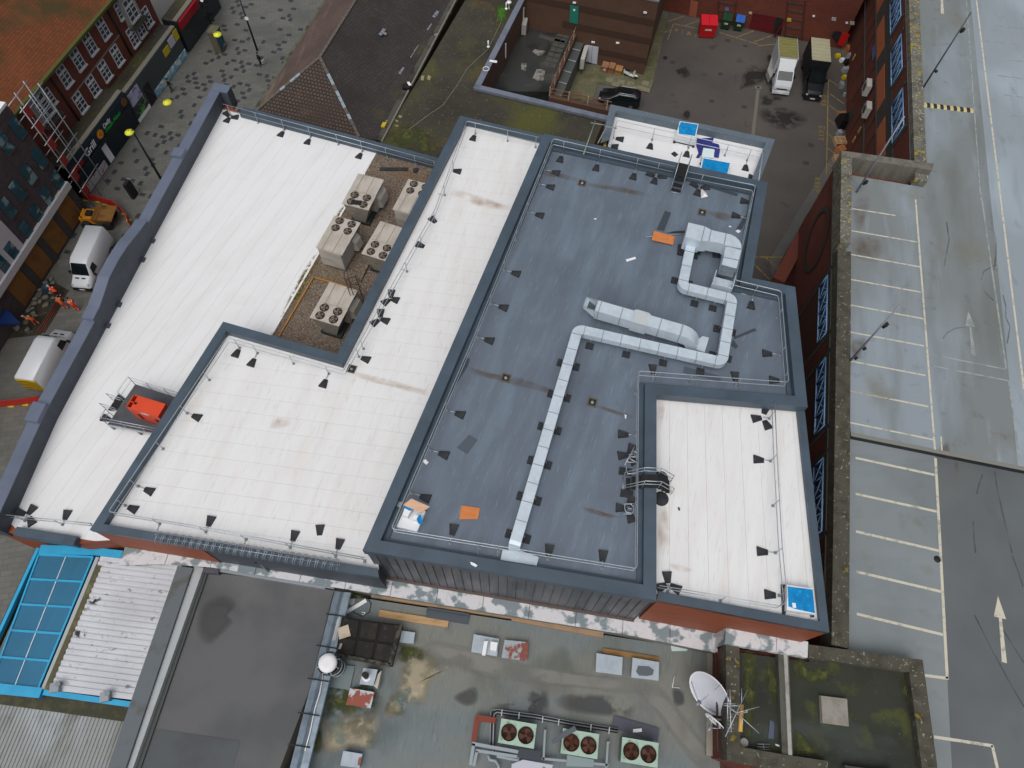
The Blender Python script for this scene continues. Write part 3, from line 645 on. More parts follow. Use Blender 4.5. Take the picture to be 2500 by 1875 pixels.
# ------------------------------------------------------------------ raised platform with the orange plant
ZP = ZL + .75
pc = [V('W7',1030,305,ZP), V('W7',1800,550,ZP), V('W7',1345,1240,ZP), V('W7',500,1075,ZP)]
PL = thing('plant_platform', 'dark steel plant platform with railings on the left white roof', 'platform', flat(pc[3], ZL))
ax = (pc[1]-pc[0]).normalized(); ay = (pc[3]-pc[0]).normalized(); ext = pc[1]-pc[0]
pc[1] = pc[1] + ax*.9; pc[2] = pc[2] + (pc[2]-pc[3]).normalized()*.9
deckm = mat('dark_steel_deck', hexc('4b4d52'), .5, layers=[(hexc('5d5a58'), (.7,.7,1), .5, .75, .7), (hexc('3c3e43'), (.9,2,1), .5, .8, .6)])
for k in range(2):
    a_, b_ = lerp(pc[0],pc[3],k/2), lerp(pc[0],pc[3],(k+1)/2-.006); c_, d_ = lerp(pc[1],pc[2],(k+1)/2-.006), lerp(pc[1],pc[2],k/2)
    part('deck_plate', MB().prism([a_,b_,c_,d_], ZP-.08, ZP), deckm, PL)
mb = MB()
for (a_, b_) in ((pc[0],pc[1]),(pc[3],pc[2]),(pc[0],pc[3])): mb.beam(flat(a_,ZP-.02), flat(b_,ZP-.02), .08,.2)
part('edge_beam', mb, galv, PL)
for t in (.02,.5,.95):
    for (a_, b_) in ((pc[0],pc[1]),(pc[3],pc[2])): q = lerp(a_,b_,t); part('leg', MB().box(flat(q,ZL), .1,.1,ZP-.2-ZL), galv_dull, PL)
def rail(pts, z, h_=1.05, np_=None, parent=PL):
    pts = [flat(p,z) for p in pts]
    part('handrail', MB().tube([p+Z*h_ for p in pts], .024, 6), galv, parent); part('mid_rail', MB().tube([p+Z*h_*.55 for p in pts], .02, 6), galv, parent)
    for a_, b_ in zip(pts, pts[1:]):
        k = max(1, round((b_-a_).length/1.3))
        for i in range(k+1): q = lerp(a_,b_,i/k); part('post', MB().tube([q, q+Z*h_], .022, 6), galv, parent)
rail([lerp(pc[0],pc[3],.38), pc[0], pc[1]], ZP); rail([lerp(pc[0],pc[3],.80), pc[3], pc[2]], ZP)
o0 = lerp(pc[0],pc[3],.42); o1 = lerp(pc[0],pc[3],.66); out = -ax
for k in range(4): part('tread', MB().para(o0+out*(k*.25+.02)+Z*(-.02-k*.18), (o1-o0), out*.24, Z*-.04), black, PL)
for q in (o0, o1): rail([q+out*.05, q+out*1.15+Vector((0,0,0))], ZL+.1, 1.0, parent=PL)
for q in (lerp(pc[0],pc[3],.34)+out*.5, lerp(pc[0],pc[3],.84)+out*.55): inst('counterweight', CW_ME, PL, flat(q,ZL)-PL.location, math.atan2(out.y,out.x))
orange = mat('orange_paint', hexc('d2451f'), .45, layers=[(hexc('c53c1a'), (1.5,1.5,1.5), .45, .75, .7)], spec=.5)
OR = thing('orange_plant_unit', 'bright orange generator cabinet on the dark platform', 'generator', flat(V('W7',1250,800,ZP), ZP))
zt = ZP + 1.75
oc = [V('W7',1000,495,zt), V('W7',1615,680,zt), V('W7',1460,930,zt), V('W7',845,740,zt)]
ux = oc[1]-oc[0]; uy = oc[3]-oc[0]
part('casing', MB().para(flat(oc[0]+ux*.14,ZP+.12), ux*.86, uy, Z*(zt-ZP-.12)), orange, OR)
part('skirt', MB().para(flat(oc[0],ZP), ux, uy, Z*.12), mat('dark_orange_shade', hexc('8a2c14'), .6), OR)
mb = MB(); wd = .05
mb.para(flat(oc[0],ZP+.12), ux*.14, uy.normalized()*wd, Z*(zt-ZP-.12)).para(flat(oc[3],ZP+.12)-uy.normalized()*wd, ux*.14, uy.normalized()*wd, Z*(zt-ZP-.12)).para(flat(oc[0],ZP+.12), ux.normalized()*wd, uy, Z*(zt-ZP-.12)).para(flat(oc[0]+ux*.01+uy*.49,ZP+.12), ux*.13, uy.normalized()*wd, Z*(zt-ZP-.15)).para(flat(oc[0]+ux*.02+uy*.02,ZP+.5), ux*.12, uy*.96, Z*.05)
part('fan_intake', mb, orange, OR)
for t in (.28,.75): part('intake_grille', MB().cyl(flat(oc[0]+ux*.07+uy*t, ZP+.58), .16, .03, 12), black, OR)
part('exhaust', MB().cyl(flat(oc[0]+ux*.2+uy*.58, zt), .08, .1, 10), black, OR)
ny = uy.normalized()
part('label_plate', MB().para(flat(oc[3]+ux*.42, zt-.34)+ny*.005, ux*.24, ny*.012, Z*.16), mat('pale_plate', (.6,.6,.58), .5), OR)
for t, w_ in ((.2,.1),(.74,.17)): part('vent', MB().para(flat(oc[3]+ux*t, ZP+.35)+ny*.004, ux*w_, ny*.02, Z*.7), mat('dark_vent', hexc('3a1a12'), .8), OR)
# ------------------------------------------------------------------ ducts on the dark roof
def duct(label, pts, wd, z0, z1, step=1.1, name='ventilation_duct', legs=True, skip_first=0):
    """axis points on plan; square bends keep a sharp inner and a round outer corner"""
    pts = [flat(p,0) for p in pts]; n = len(pts); rt = thing(name, label, 'duct', flat(pts[0], ZD), 0)
    cut = wd/2 + .10; hw = wd/2
    for i in range(n-1):
        a, b = pts[i], pts[i+1]; d = (b-a).normalized(); s_ = Vector((-d.y,d.x,0))
        a2 = a + d*(cut if i > 0 else 0); b2 = b - d*(cut if i < n-2 else 0); L_ = (b2-a2).length; k = max(1, round(L_/step))
        for j in range(k):
            p0 = a2 + d*(L_*j/k + .004); part('duct_section', MB().para(flat(p0,z0)-s_*hw, d*(L_/k-.008), s_*wd, Z*(z1-z0)), duct_m, rt)
            if j > 0 or i > 0:
                q = a2 + d*(L_*j/k); part('flange', MB().para(flat(q,z0-.025)-s_*(hw+.025)-d*.018, d*.036, s_*(wd+.05), Z*(z1-z0+.05)), galv_dull, rt)
            if legs and (k < 3 or j % 2 == 0):
                q = a2 + d*(L_*(j+.45)/k)
                for sg in (-1, 1):
                    e = q + s_*sg*(hw+.06); part('leg', MB().tube([flat(e,ZD+.06), flat(e,z0+.03)], .02, 5), galv_dull, rt)
                    part('pad', MB().box(flat(e+s_*sg*.12, ZD), .48,.42,.09, math.atan2(d.y,d.x)), rubber, rt)
                part('cross_bar', MB().beam(flat(q-s_*(hw+.08),z0-.002), flat(q+s_*(hw+.08),z0-.002), .05,.04), galv_dull, rt)
        if 0 < i:
            pa = pts[i-1]; d0 = (a-pa).normalized(); s0 = Vector((-d0.y,d0.x,0)); tn = 1 if d0.x*d.y-d0.y*d.x > 0 else -1
            inn = a - d0*0 + (s0*tn*hw) + (s_*tn*hw)*0; inner = a + s0*tn*hw + d0*(-hw if True else 0)
            i_pt = a + (s0*tn)*hw - d0*hw
            e0 = a - d0*cut; e1 = a + d*cut
            arc = []
            cc = a - d0*(cut) + d*(cut) if False else a - d0*hw + d*hw
            R_ = wd
            for t in range(9):
                an = t/8*math.pi/2; arc.append(cc - d*(math.cos(an)*R_) + d0*(math.sin(an)*R_))
            poly = [e0 + s0*tn*hw, e0 - s0*tn*hw] + arc + [e1 - s_*tn*hw, e1 + s_*tn*hw, cc]
            part('elbow', MB().prism(poly, z0, z1), duct_m, rt)
            q = e0; part('flange', MB().para(flat(q,z0-.025)-s0*(hw+.025)-d0*.018, d0*.036, s0*(wd+.05), Z*(z1-z0+.05)), galv_dull, rt)
    return rt
zt = 18.95
P1 = [V('S11',30,1560,zt), V('S10',535,1335,zt), V('S10',1705,1600,zt), V('S10',1788,1085,zt), V('S10',1382,985,zt), V('S10',1462,600,zt)]
D1 = duct('long narrow galvanised duct zigzagging across the dark roof', P1, .62, 18.5, zt, 1.12)
dd = (P1[0]-P1[1]); dd.z = 0; dd.normalize(); ss_ = Vector((-dd.y,dd.x,0))
c_ = flat(P1[0],ZD)
part('drop_box', MB().hull8([c_-ss_*.31, c_-ss_*.31+dd*.4, c_+ss_*.31+dd*.4, c_+ss_*.31], [flat(c_-ss_*.31,zt), flat(c_-ss_*.31+dd*.22,zt-.05), flat(c_+ss_*.31+dd*.22,zt-.05), flat(c_+ss_*.31,zt)]), duct_m, D1)
part('curb_plate', MB().prism(VS('Y7',18.25,(520,10),(500,108),(860,165),(885,80),(690,10)), ZD, 18.2), duct_m, D1, 'pale sheet metal curb round the foot of the long duct')
# big return duct in the corner
zt = 19.7; z0 = 18.75
D3 = thing('extract_duct', 'large galvanised duct with a rounded bend near the far right corner', 'duct', flat(V('X6',680,700,ZD), ZD))
A_ = [V('X6',378,122,zt), V('X6',300,445,zt), V('X6',665,540,zt), V('X6',745,207,zt)]
part('plenum', MB().prism(A_, z0-.25, zt), duct_m, D3)
B_ = [A_[3], A_[2], V('X6',835,540,zt), V('X6',890,287,zt)]; part('transition', MB().prism(B_, z0-.1, zt-.003), duct_m, D3)
C_ = [B_[3], B_[2], V('X6',1180,610,zt), V('X6',1225,366,zt)]; part('duct_section', MB().prism(C_, z0, zt-.006), duct_m, D3)
arc = [V('X6',x,y,zt) for x,y in ((1225,366),(1340,392),(1440,445),(1520,525),(1565,610),(1572,720))]
part('elbow', MB().prism([C_[2]] + arc + [V('X6',1215,655,zt)], z0, zt-.003), duct_m, D3)
E_ = [V('X6',1215,655,zt), V('X6',1570,735,zt), V('X6',1510,975,zt), V('X6',1165,905,zt)]; part('duct_section', MB().prism(E_, z0, zt-.006), duct_m, D3)
F_ = [E_[3], E_[2], V('X6',1460,1160,zt), V('X6',1125,1070,zt)]; part('duct_section', MB().prism(F_, z0, zt-.003), duct_m, D3)
for q in (B_[0:2], (B_[3],B_[2]), (C_[3],C_[2]), (arc[-1], V('X6',1215,655,zt)), (E_[2],E_[3])): part('flange', MB().beam(flat(q[0],zt+.03), flat(q[1],zt+.03), .05, .06), galv_dull, D3)
G_ = [F_[3], F_[2], V('X6',1400,1385,18.35), V('X6',1000,1290,18.35)]
part('inlet_slope', MB().mesh([flat(F_[3],zt), flat(F_[2],zt), flat(F_[2],z0), flat(F_[3],z0)], [(0,1,2,3)]), duct_in, D3)
g0, g1 = flat(F_[3],0), flat(F_[2],0); gd = (E_[2]-E_[3]); along = (F_[2]-E_[2]); along.z = 0; along.normalize(); sid = (g1-g0).normalized()
mb = MB(); L_ = .95; wdt = (g1-g0).length
o_ = flat(g0,18.35)-sid*.18
mb.para(o_, along*L_, sid*.05, Z*.75).para(o_+sid*(wdt+.31), along*L_, sid*.05, Z*.75).para(o_+along*L_, sid*(wdt+.36), along*.05, Z*.55).para(o_, sid*(wdt+.36), along*L_, Z*.04)
part('inlet_hood', mb, duct_m, D3)
for s, x, y in (('X6',1000,860),('X6',215,700),('X6',560,790),('X6',1420,1250)): q = V(s,x,y,ZD); part('pad', MB().box(q, .5,.45,.1, -.2), rubber, D3); part('leg', MB().tube([q+Z*.1, flat(q,z0)], .025, 5), galv_dull, D3)
# fan duct
zt = 19.55; z0 = 18.7
FD = thing('fan_duct', 'wide straight galvanised duct with a fan box in the middle of the dark roof', 'duct', flat(V('X7',1000,560,ZD), ZD))
a0, a1 = V('X7',190,150,zt), V('X7',135,305,zt); b0, b1 = V('X7',1640,570,zt), V('X7',1600,725,zt)
dA = ((b0+b1)-(a0+a1)); dA.z = 0; TL = dA.length/2; dA.normalize(); sA = Vector((-dA.y,dA.x,0)); wA = abs((a0-a1).dot(sA)); o_ = flat((a0+a1)/2,0)
X = lambda t, s_, z: flat(o_ + dA*t + sA*s_, z)
hw = wA/2
def at(x): return (V('X7',x,(150+305)/2 + (x-165)*.285,zt)-o_).dot(dA)
cuts = [0, at(400), at(725), at(893)]; cuts2 = [at(1130), at(1305), at(1620)]
mb = MB(); e = at(350)
mb.para(X(0,-hw,zt-.05), dA*e, sA*.04, Z*.05).para(X(0,hw-.04,zt-.05), dA*e, sA*.04, Z*.05).para(X(0,-hw,zt-.05), dA*.04, sA*wA, Z*.05).para(X(e-.04,-hw,zt-.05), dA*.04, sA*wA, Z*.05)
part('intake_rim', mb, galv, FD)
mb = MB().mesh([X(0,-hw,zt-.05),X(0,hw,zt-.05),X(e*1.15,-hw,z0),X(e*1.15,hw,z0),X(e,-hw,zt-.05),X(e,hw,zt-.05)], [(0,1,3,2),(0,2,4),(1,5,3)])
part('intake', mb, duct_m, FD); part('intake_floor', MB().mesh([X(.04,-hw+.02,zt-.09),X(.04,hw-.02,zt-.09),X(e*1.1,hw-.02,z0+.05),X(e*1.1,-hw+.02,z0+.05)], [(0,1,2,3)]), duct_in, FD)
for (t0, t1) in ((e, cuts[1]), (cuts[1],cuts[2]), (cuts[2],cuts[3]), (cuts2[0],cuts2[1]), (cuts2[1],cuts2[2])):
    part('duct_section', MB().para(X(t0+.004,-hw,z0), dA*(t1-t0-.008), sA*wA, Z*(zt-z0)), duct_m, FD)
for t in (cuts[1],cuts[2],cuts2[1],cuts2[2]): part('flange', MB().para(X(t-.02,-hw-.03,z0-.03), dA*.04, sA*(wA+.06), Z*(zt-z0+.06)), galv_dull, FD)
fb = part('fan_box', MB().para(X(cuts[3],-hw-.06,z0-.08), dA*(cuts2[0]-cuts[3]), sA*(wA+.12), Z*(zt-z0+.14)), duct_m, FD)
part('lid', MB().para(X(cuts[3]+.12,-hw-.08,zt+.062), dA*(cuts2[0]-cuts[3]-.24), sA*(wA+.16), Z*.03), mat('scuffed_lid', hexc('b9bec0'), .5, layers=[((.28,.27,.2),(3,3,3),.6,.75,.8)]), fb)
# turned down end
b_ = cuts2[2]; R_ = 1.25; mb = MB(); pts0 = []; k = 8
for i in range(k+1):
    an = math.pi/2*i/k; pts0.append((b_ + math.sin(an)*R_, zt - (1-math.cos(an))*R_*.95))
low = [(b_, z0), (b_+.45, z0-.04), (b_+.62, z0-.3), (b_+.62, ZD+.3)]
prof_ = pts0 + [(b_+R_, ZD+.3)] + list(reversed(low))
m_ = len(prof_); vs = [X(t,-hw,z) for t,z in prof_] + [X(t,hw,z) for t,z in prof_]
mb.mesh(vs, [tuple(range(m_)), tuple(reversed(range(m_,2*m_)))]); mb.mesh(vs, [(i+m_, (i+1) % m_+m_, (i+1) % m_, i) for i in range(m_)], True); part('down_bend', mb, duct_m, FD)
part('curb_plate', MB().prism(VS('X7',18.25,(1725,905),(1965,990),(2030,772),(1940,745),(1800,830)), ZD, 18.3), duct_m, FD)
for x in (380,640,860,1030,1275,1500):
    q = X(at(x)-.15,-hw-.02,ZD) ; q = q if (q-V('X7',x,520,ZD)).length < (X(at(x),hw,ZD)-V('X7',x,520,ZD)).length else X(at(x)-.15,hw+.02,ZD)
    nq = flat(q-X(at(x)-.15,0,ZD),0).normalized(); q2 = q + nq*.12
    part('pad', MB().box(flat(q2,ZD), .5,.45,.1, math.atan2(dA.y,dA.x)), rubber, FD); part('leg', MB().tube([flat(q+nq*.03,ZD+.1), flat(q+nq*.03,z0+.2)], .025, 5), galv_dull, FD)
# ------------------------------------------------------------------ loose things on the main roofs
ply_o = mat('orange_plywood', hexc('c87b45'), .7, layers=[(hexc('b0622e'), (1.2,4,1), .45, .75, .6), (hexc('d79560'), (3,3,3), .6, .75, .5)])
ply = mat('pale_plywood', hexc('c9a488'), .7, layers=[(hexc('b88f70'), (1,5,1), .45, .75, .5)])
def slab(name, s, z, pts, th, m, label, cat, group=None):
    return solo(name, MB().prism(VS(s, z+th, *pts), z+.004, z+th), m, label, cat, group)
slab('board', 'X5', ZD, ((1590,460),(1972,512),(1925,742),(1535,742)), .05, ply_o, 'orange plywood board lying flat near the bottom corner of the dark roof', 'board')
slab('board', 'S10', ZD+.12, ((1150,542),(1320,588),(1305,655),(1132,615)), .05, ply_o, 'orange plywood board lying on a metal bar left of the corner duct', 'board')
solo('metal_bar', MB().tube([V('S10',1080,592,ZD+.08), V('S10',1388,568,ZD+.08)], .035, 6), galv, 'thin steel bar under the orange plywood board', 'bar')
scrap_g = mat('grey_membrane_scrap', hexc('4b545f'), .6)
scrap_d = mat('dark_membrane_scrap', hexc('3b434c'), .6)
for s, pts, lb, m in (('S7',((1810,700),(1878,742),(1793,858),(1710,805)),'dark grey rectangle of roofing felt on the dark roof left of the long duct',scrap_g),
   ('S10',((1240,378),(1290,395),(1232,545),(1172,530)),'dark strip of felt above the orange board by the corner duct',scrap_d),
   ('S10',((1795,1405),(1965,1330),(1982,1350),(1800,1420)),'narrow dark strip of felt right of the zigzag duct',scrap_d),
   ('S10',((1565,165),(1835,240),(1820,262),(1560,180)),'narrow dark strip of felt along the far parapet of the dark roof',scrap_d),
   ('S10',((1790,1425),(1832,1475),(1815,1500),(1775,1470)),'small dark strip of felt beside the zigzag duct bend',scrap_d),
   ('S10',((1320,545),(1400,540),(1400,562),(1250,560)),'black strip of felt between orange board and corner duct',rubber),
   ('X7',((1665,1195),(2212,1340),(2212,1420),(1645,1290)),'long grey strip of membrane under the duct near the inner parapet',scrap_g),
   ('X7',((1560,828),(1742,822),(1720,925),(1580,880)),'dark grey sheet beside the foot of the fan duct',scrap_d),
   ('U3',((1800,1045),(1850,1000),(1790,1160),(1730,1160)),'dark strip of felt between the corner duct and the parapet',scrap_d),
   ('S7',((1690,60),(1815,85),(1800,140),(1640,400),(1615,385),(1720,190)),'torn dark felt offcut along the left parapet of the dark roof',scrap_d)):
    slab('felt_scrap', s, ZD, pts, .022, m, lb, 'roofing scrap')
white_p = mat('white_sheet', (.78,.79,.80), .5)
for s, pts, lb in (('S10',((922,775),(998,752),(1006,768),(930,792)),'thin white offcut in the middle of the dark roof'),
   ('S10',((1812,545),(1830,532),(1855,545),(1835,560)),'small white square scrap beside the corner duct'),
   ('S7',((1455,897),(1482,925),(1462,945),(1432,915)),'small white square scrap near the left guardrail of the dark roof'),
   ('S10',((1860,1042),(1900,1050),(1898,1058),(1858,1050)),'thin white offcut near the inner corner guardrail'),
   ('X6',((1500,1165),(1548,1175),(1505,1400),(1470,1390)),'narrow white strip against the parapet beside the corner duct'),
   ('S10',((665,440),(685,443),(684,450),(664,447)),'tiny white scrap on the far left of the dark roof'),
   ('S10',((1757,500),(1778,505),(1776,513),(1756,508)),'tiny white scrap between the corner duct and the drain stain'),
   ('S11',((912,535),(930,545),(922,570),(916,568)),'tiny white scrap in the brown stain by the inner guardrail')):
    slab('white_scrap', s, ZD, pts, .03, white_p, lb, 'scrap')
slab('bucket_lid', 'Y7', 18.6, ((195,128),(235,140),(270,165),(250,180),(205,155)), .08, white_p, 'white plastic scrap on the front parapet cap', 'scrap')
bag = mat('crumpled_white_sheet', (.72,.70,.72), .6)
mb = MB(); c_ = V('S10',1552,245,ZD+.12); ring_ = [V('S10',x,y,ZD+.04+.1*(i%2)) for i,(x,y) in enumerate(((1535,200),(1552,215),(1575,235),(1588,265),(1560,272),(1532,278),(1530,240)))]
mb.mesh([c_+Z*.12]+ring_, [(0,1+i,1+(i+1)%7) for i in range(7)]); solo('plastic_sheet', mb, bag, 'crumpled white plastic sheet on the rubber weights by the far guardrail', 'plastic sheet')
slab('black_mat', 'U3', ZU, ((1105,370),(1145,402),(1112,428),(1070,395)), .03, rubber, 'small black square mat on the far white roof', 'mat')
for s, pts, lb in (('X4',((1050,915),(1120,925),(1112,975),(1040,978)),'dark wedge shaped offcut on the right white roof by the step over stair'),('X4',((1285,1310),(1327,1325),(1325,1385),(1300,1370)),'dark torn offcut on the right white roof below the stair')):
    slab('offcut', s, ZR, pts, .05, rubber, lb, 'scrap')
for i,(x,y) in enumerate(((940,725),(945,1145))):
    p = V('X4',x,y,ZR); solo('rubber_disc', MB().lathe(p, [(.42,0),(.42,.05),(.34,.1),(.06,.13),(0,.13)], 18), rubber, ('round black rubber base under the end of the step over stair','round black rubber base leaning at the inner parapet of the right white roof')[i], 'rubber base')
for i,(x,y,r_) in enumerate(((255,1025,.5),(225,575,.4))):
    slab('rubber_mat', 'X4', ZD, ((x-120,y-85),(x+130,y-40),(x+115,y+100),(x-140,y+65)), .08, rubber, ('black square rubber foot left of the step over stair, nearer the viewer','black square rubber foot left of the step over stair, under the loose frame')[i], 'rubber mat')
# ------------------------------------------------------------------ step-over stairs
def stepover(label, f0, f1, t0, t1, zlo, zhi, za, rails_out=True):
    """f0,f1: edge of the deck on the upper roof side; t0,t1: its far edge"""
    rt = thing('step_over_stair', label, 'stair', flat((f0+f1)/2, zlo), 0)
    ax_ = ((t0-f0)+(t1-f1))/2; ax_.z = 0; L_ = ax_.length; ax_.normalize(); wv = flat(f1-f0, 0)
    part('deck', MB().para(flat(f0,za-.06), wv, ax_*L_, Z*.06), black, rt)
    mb = MB()
    for k in range(7): mb.para(flat(f0,za)+ax_*(L_*(k+.2)/7), wv, ax_*.03, Z*.012)
    part('tread_ribs', mb, rubber, rt)
    for k in range(3):
        part('tread', MB().para(flat(f0,za-.25*(k+1))-ax_*(.26*(k+1)), wv, ax_*.25, Z*.04), black, rt)
    for k in range(5):
        if za-.27*(k+1) > zlo: part('tread', MB().para(flat(t0,za-.27*(k+1))+ax_*(.02+.26*k), wv, ax_*.25, Z*.04), black, rt)
    for o in (flat(f0,0), flat(f1,0)):
        p = [flat(o-ax_*.95,zhi+.95), flat(o,za+1.0), flat(o+ax_*L_,za+1.0), flat(o+ax_*(L_+.9),zlo+1.0)]
        part('handrail', MB().tube(p, .026, 6), galv, rt); part('mid_rail', MB().tube([q-Z*.48 for q in p], .022, 6), galv, rt)
        for q, zz in ((p[0],zhi),(p[1],za-.05),(p[2],za-.05),(p[3],zlo)): part('post', MB().tube([q, flat(q,zz)], .022, 6), galv, rt)
    part('front_bar', MB().tube([flat(f0-ax_*.95,zhi+.06), flat(f1-ax_*.95,zhi+.06)], .024, 6), galv, rt)
    return rt
stepover('black step over stair crossing the far parapet down to the small white roof', V('U3',1112,610,18.75), V('U3',1215,635,18.75), V('U3',1150,485,18.75), V('U3',1248,508,18.75), ZU, ZD, 18.75)
stepover('black step over stair with silver rails crossing the inner parapet', V('X4',560,905,18.75), V('X4',560,640,18.75), V('X4',890,920,18.75), V('X4',890,655,18.75), ZR, ZD, 18.75)
# loose tube frames near the stair
LF = thing('tube_frame', 'loose bent silver tube frame tangled by the step over stair', 'frame', V('X4',330,400,ZD))
zf = ZD + .8
for pts in (((410,85),(205,465)),((380,165),(310,330),(490,430)),((390,170),(480,225)),((245,400),(440,405)),((235,400),(245,590),(280,635),(440,635),(465,600),(450,410)),((320,290),(490,300))):
    part('tube', MB().tube(VS('X4',zf,*pts), .028, 6), galv, LF)
LF2 = thing('tube_frame', 'small U shaped silver tube frame on the weights below the stair', 'frame', V('X4',300,1350,ZD))
for pts in (((175,1245),(340,1250),(385,1300),(395,1400),(340,1450),(180,1450)),((415,1240),(230,1240),(205,1280),(215,1370),(250,1420),(420,1430))):
    part('tube', MB().tube(VS('X4',ZD+.35,*pts), .028, 6), galv, LF2)
for q in ((200,1245),(300,1240),(330,1450),(400,1430)): part('foot_tube', MB().tube([V('X4',*q,ZD+.35), flat(V('X4',*q,ZD+.35),ZD+.13)], .022, 5), galv, LF2)
solo('drain_grate', MB().prism(VS('X5',18.2,(295,370),(375,395),(320,500),(245,470)), ZD, 18.15), galv, 'small silver framed vent cover against the left parapet', 'vent cover')
# ------------------------------------------------------------------ plastic wrapped roof units
blue = mat('blue_protective_film', hexc('0a86c4'), .25, layers=[(hexc('066aa6'), (1.5,1.5,1.5), .45, .7, .8), (hexc('2fa3dc'), (4,4,4), .58, .7, .7)], bump=((2.5,2.5,2.5), .35, .05))
unit_w = mat('white_roof_unit', (.74,.77,.79), .45)
def filmed(label, s, zt, zb, outer, film, note=None):
    rt = thing('rooflight_kerb', label, 'rooflight', flat(V(s,*outer[0],zb),zb))
    po = VS(s,zt,*outer); c_ = sum(po, Vector())/4
    part('legs', MB().prism([lerp(flat(c_,0),flat(p,0),.96) for p in po], zb, zb+.14), rubber, rt)
    part('kerb', MB().prism(po, zb+.14, zt), unit_w, rt); part('film', MB().prism(VS(s,zt+.03,*film), zt, zt+.03), blue, rt)
    for p in po: part('corner_block', MB().box(flat(p,zb), .16,.16,.13), rubber, rt)
    return rt
filmed('white framed rooflight under blue film at the far edge of the small white roof', 'U3', ZU+.75, ZU, ((1160,65),(1350,95),(1318,250),(1125,205)), ((1170,72),(1343,100),(1315,213),(1150,188),(1150,120)))
filmed('white framed rooflight under blue film against the upper parapet of the dark roof', 'U3', ZU+.7, ZU, ((1395,432),(1672,482),(1645,615),(1365,545)), ((1400,440),(1668,490),(1640,605),(1380,542)))
t_ = filmed('white framed rooflight under blue film in the near corner of the right white roof', 'T4', ZR+.5, ZR, ((640,368),(822,395),(838,575),(638,545)), ((645,380),(820,402),(836,568),(700,540),(650,520)))
part('white_patch', MB().prism(VS('T4',ZR+.55,(675,495),(700,498),(703,532),(680,530)), ZR+.535, ZR+.55), white_p, t_)
slab('timber_edge', 'T4', ZR, ((600,365),(612,365),(628,580),(612,600)), .14, rubber, 'black bar beside the blue filmed rooflight on the right white roof', 'bar')
tarp = mat('navy_tarpaulin', hexc('2b2f78'), .55, layers=[(hexc('3d4392'), (2,2,2), .5, .7, .7)], bump=((2,2,2),.5,.06))
solo('tarpaulin', MB().prism(VS('U3',ZU+.1,(1335,240),(1505,232),(1492,282),(1555,300),(1568,350),(1555,430),(1500,420),(1520,350),(1400,340),(1380,400),(1355,432),(1326,428),(1352,385),(1328,300)), ZU+.004, ZU+.1), tarp, 'navy blue tarpaulin crumpled round a pale box on the far white roof', 'tarpaulin')
solo('box', MB().prism(VS('U3',ZU+.5,(1400,335),(1510,350),(1505,440),(1382,425)), ZU+.1, ZU+.5), mat('pale_blue_box', hexc('cfe0e3'), .5), 'pale square box on the navy tarpaulin', 'box')
solo('sheet_stack', MB().prism(VS('X5',ZD+.35,(430,475),(840,575),(660,1000),(240,890)), ZD+.004, ZD+.3), unit_w, 'white unit with loose panels in the bottom left corner of the dark roof', 'roof unit')
st = thing('wrapped_unit', 'two white wrapped blocks with torn blue film on the corner unit', 'wrapped unit', V('X5',500,650,ZD+.3))
part('block', MB().prism(VS('X5',ZD+.8,(400,520),(550,560),(470,690),(365,660)), ZD+.305, ZD+.8), white_p, st); part('block', MB().prism(VS('X5',ZD+.7,(610,645),(715,680),(690,770),(560,735)), ZD+.305, ZD+.7), white_p, st)
part('film', MB().prism(VS('X5',ZD+.75,(700,660),(740,650),(750,720),(790,800),(775,860),(690,830),(655,750)), ZD+.66, ZD+.74), blue, st)
part('film', MB().prism(VS('X5',ZD+.75,(420,460),(590,540),(520,580),(400,520)), ZD+.7, ZD+.86), blue, st)
bp = [V('X5',545,315,ZD+1.15), V('X5',930,485,ZD+.95), V('X5',755,610,ZD+.85), V('X5',375,450,ZD+1.0)]
solo('board', MB().mesh(bp + [p-Z*.04 for p in bp], [(0,3,2,1),(4,5,6,7),(0,1,5,4),(1,2,6,5),(2,3,7,6),(3,0,4,7)]), ply, 'pale plywood board leaning on the unit in the corner of the dark roof', 'board')
# scaffold tubes by the small roof
SF = thing('scaffold_tube', 'crossed scaffold tubes standing in the gap beside the small far white roof', 'scaffold', V('U3',250,250,0))
for a_, b_ in (((305,62),(185,400)),((258,82),(400,105)),((400,120),(525,137)),((425,105),(330,290))):
    part('tube', MB().tube([V('U3',*a_,18.3), V('U3',*b_,18.9 if b_[1] > 300 else 18.2)], .035, 6), mat('greenish_tube', hexc('8d9a8c'), .5), SF)
slab('yellow_tape', 'U3', ZU, ((400,235),(425,245),(412,320),(385,318)), .05, mat('yellow_tape', hexc('c9a83c'), .5), 'yellow strap bundle at the left end of the small far white roof', 'strap')
# ------------------------------------------------------------------ concrete coping wall in front of the building
cop_m = mat('peeling_coping', hexc('78858a'), .75, layers=[((.60,.60,.62), (1.0,1.2,1), .44, .50, .95, 'noise', .2, 6), (hexc('5f6c70'), (3,3,3), .55, .8, .4)])
conc = mat('stained_concrete', hexc('77756f'), .85, layers=[(hexc('5d5a50'), (.8,.8,2), .45, .75, .7), (hexc('96765a'), (.5,.5,1), .58, .8, .6)])
CPW = thing('coping_wall', 'low wall with peeling pale coping stones along the front of the retail building', 'wall', V('U1',1255,640,0))
c0_, c1_ = V('U1',1262,580,ZC), V('U1',1875,665,ZC); c2_ = V('S12',1665,590,ZC); 
lowA, lowB = V('U1',1230,668,ZC), V('U1',1870,745,ZC)
top = [c0_, c1_, V('U2',120,290,ZC), V('U2',1870,570,ZC), V('S12',0,285,ZC), V('S12',1010,445,ZC), V('S12',1668,582,ZC)]
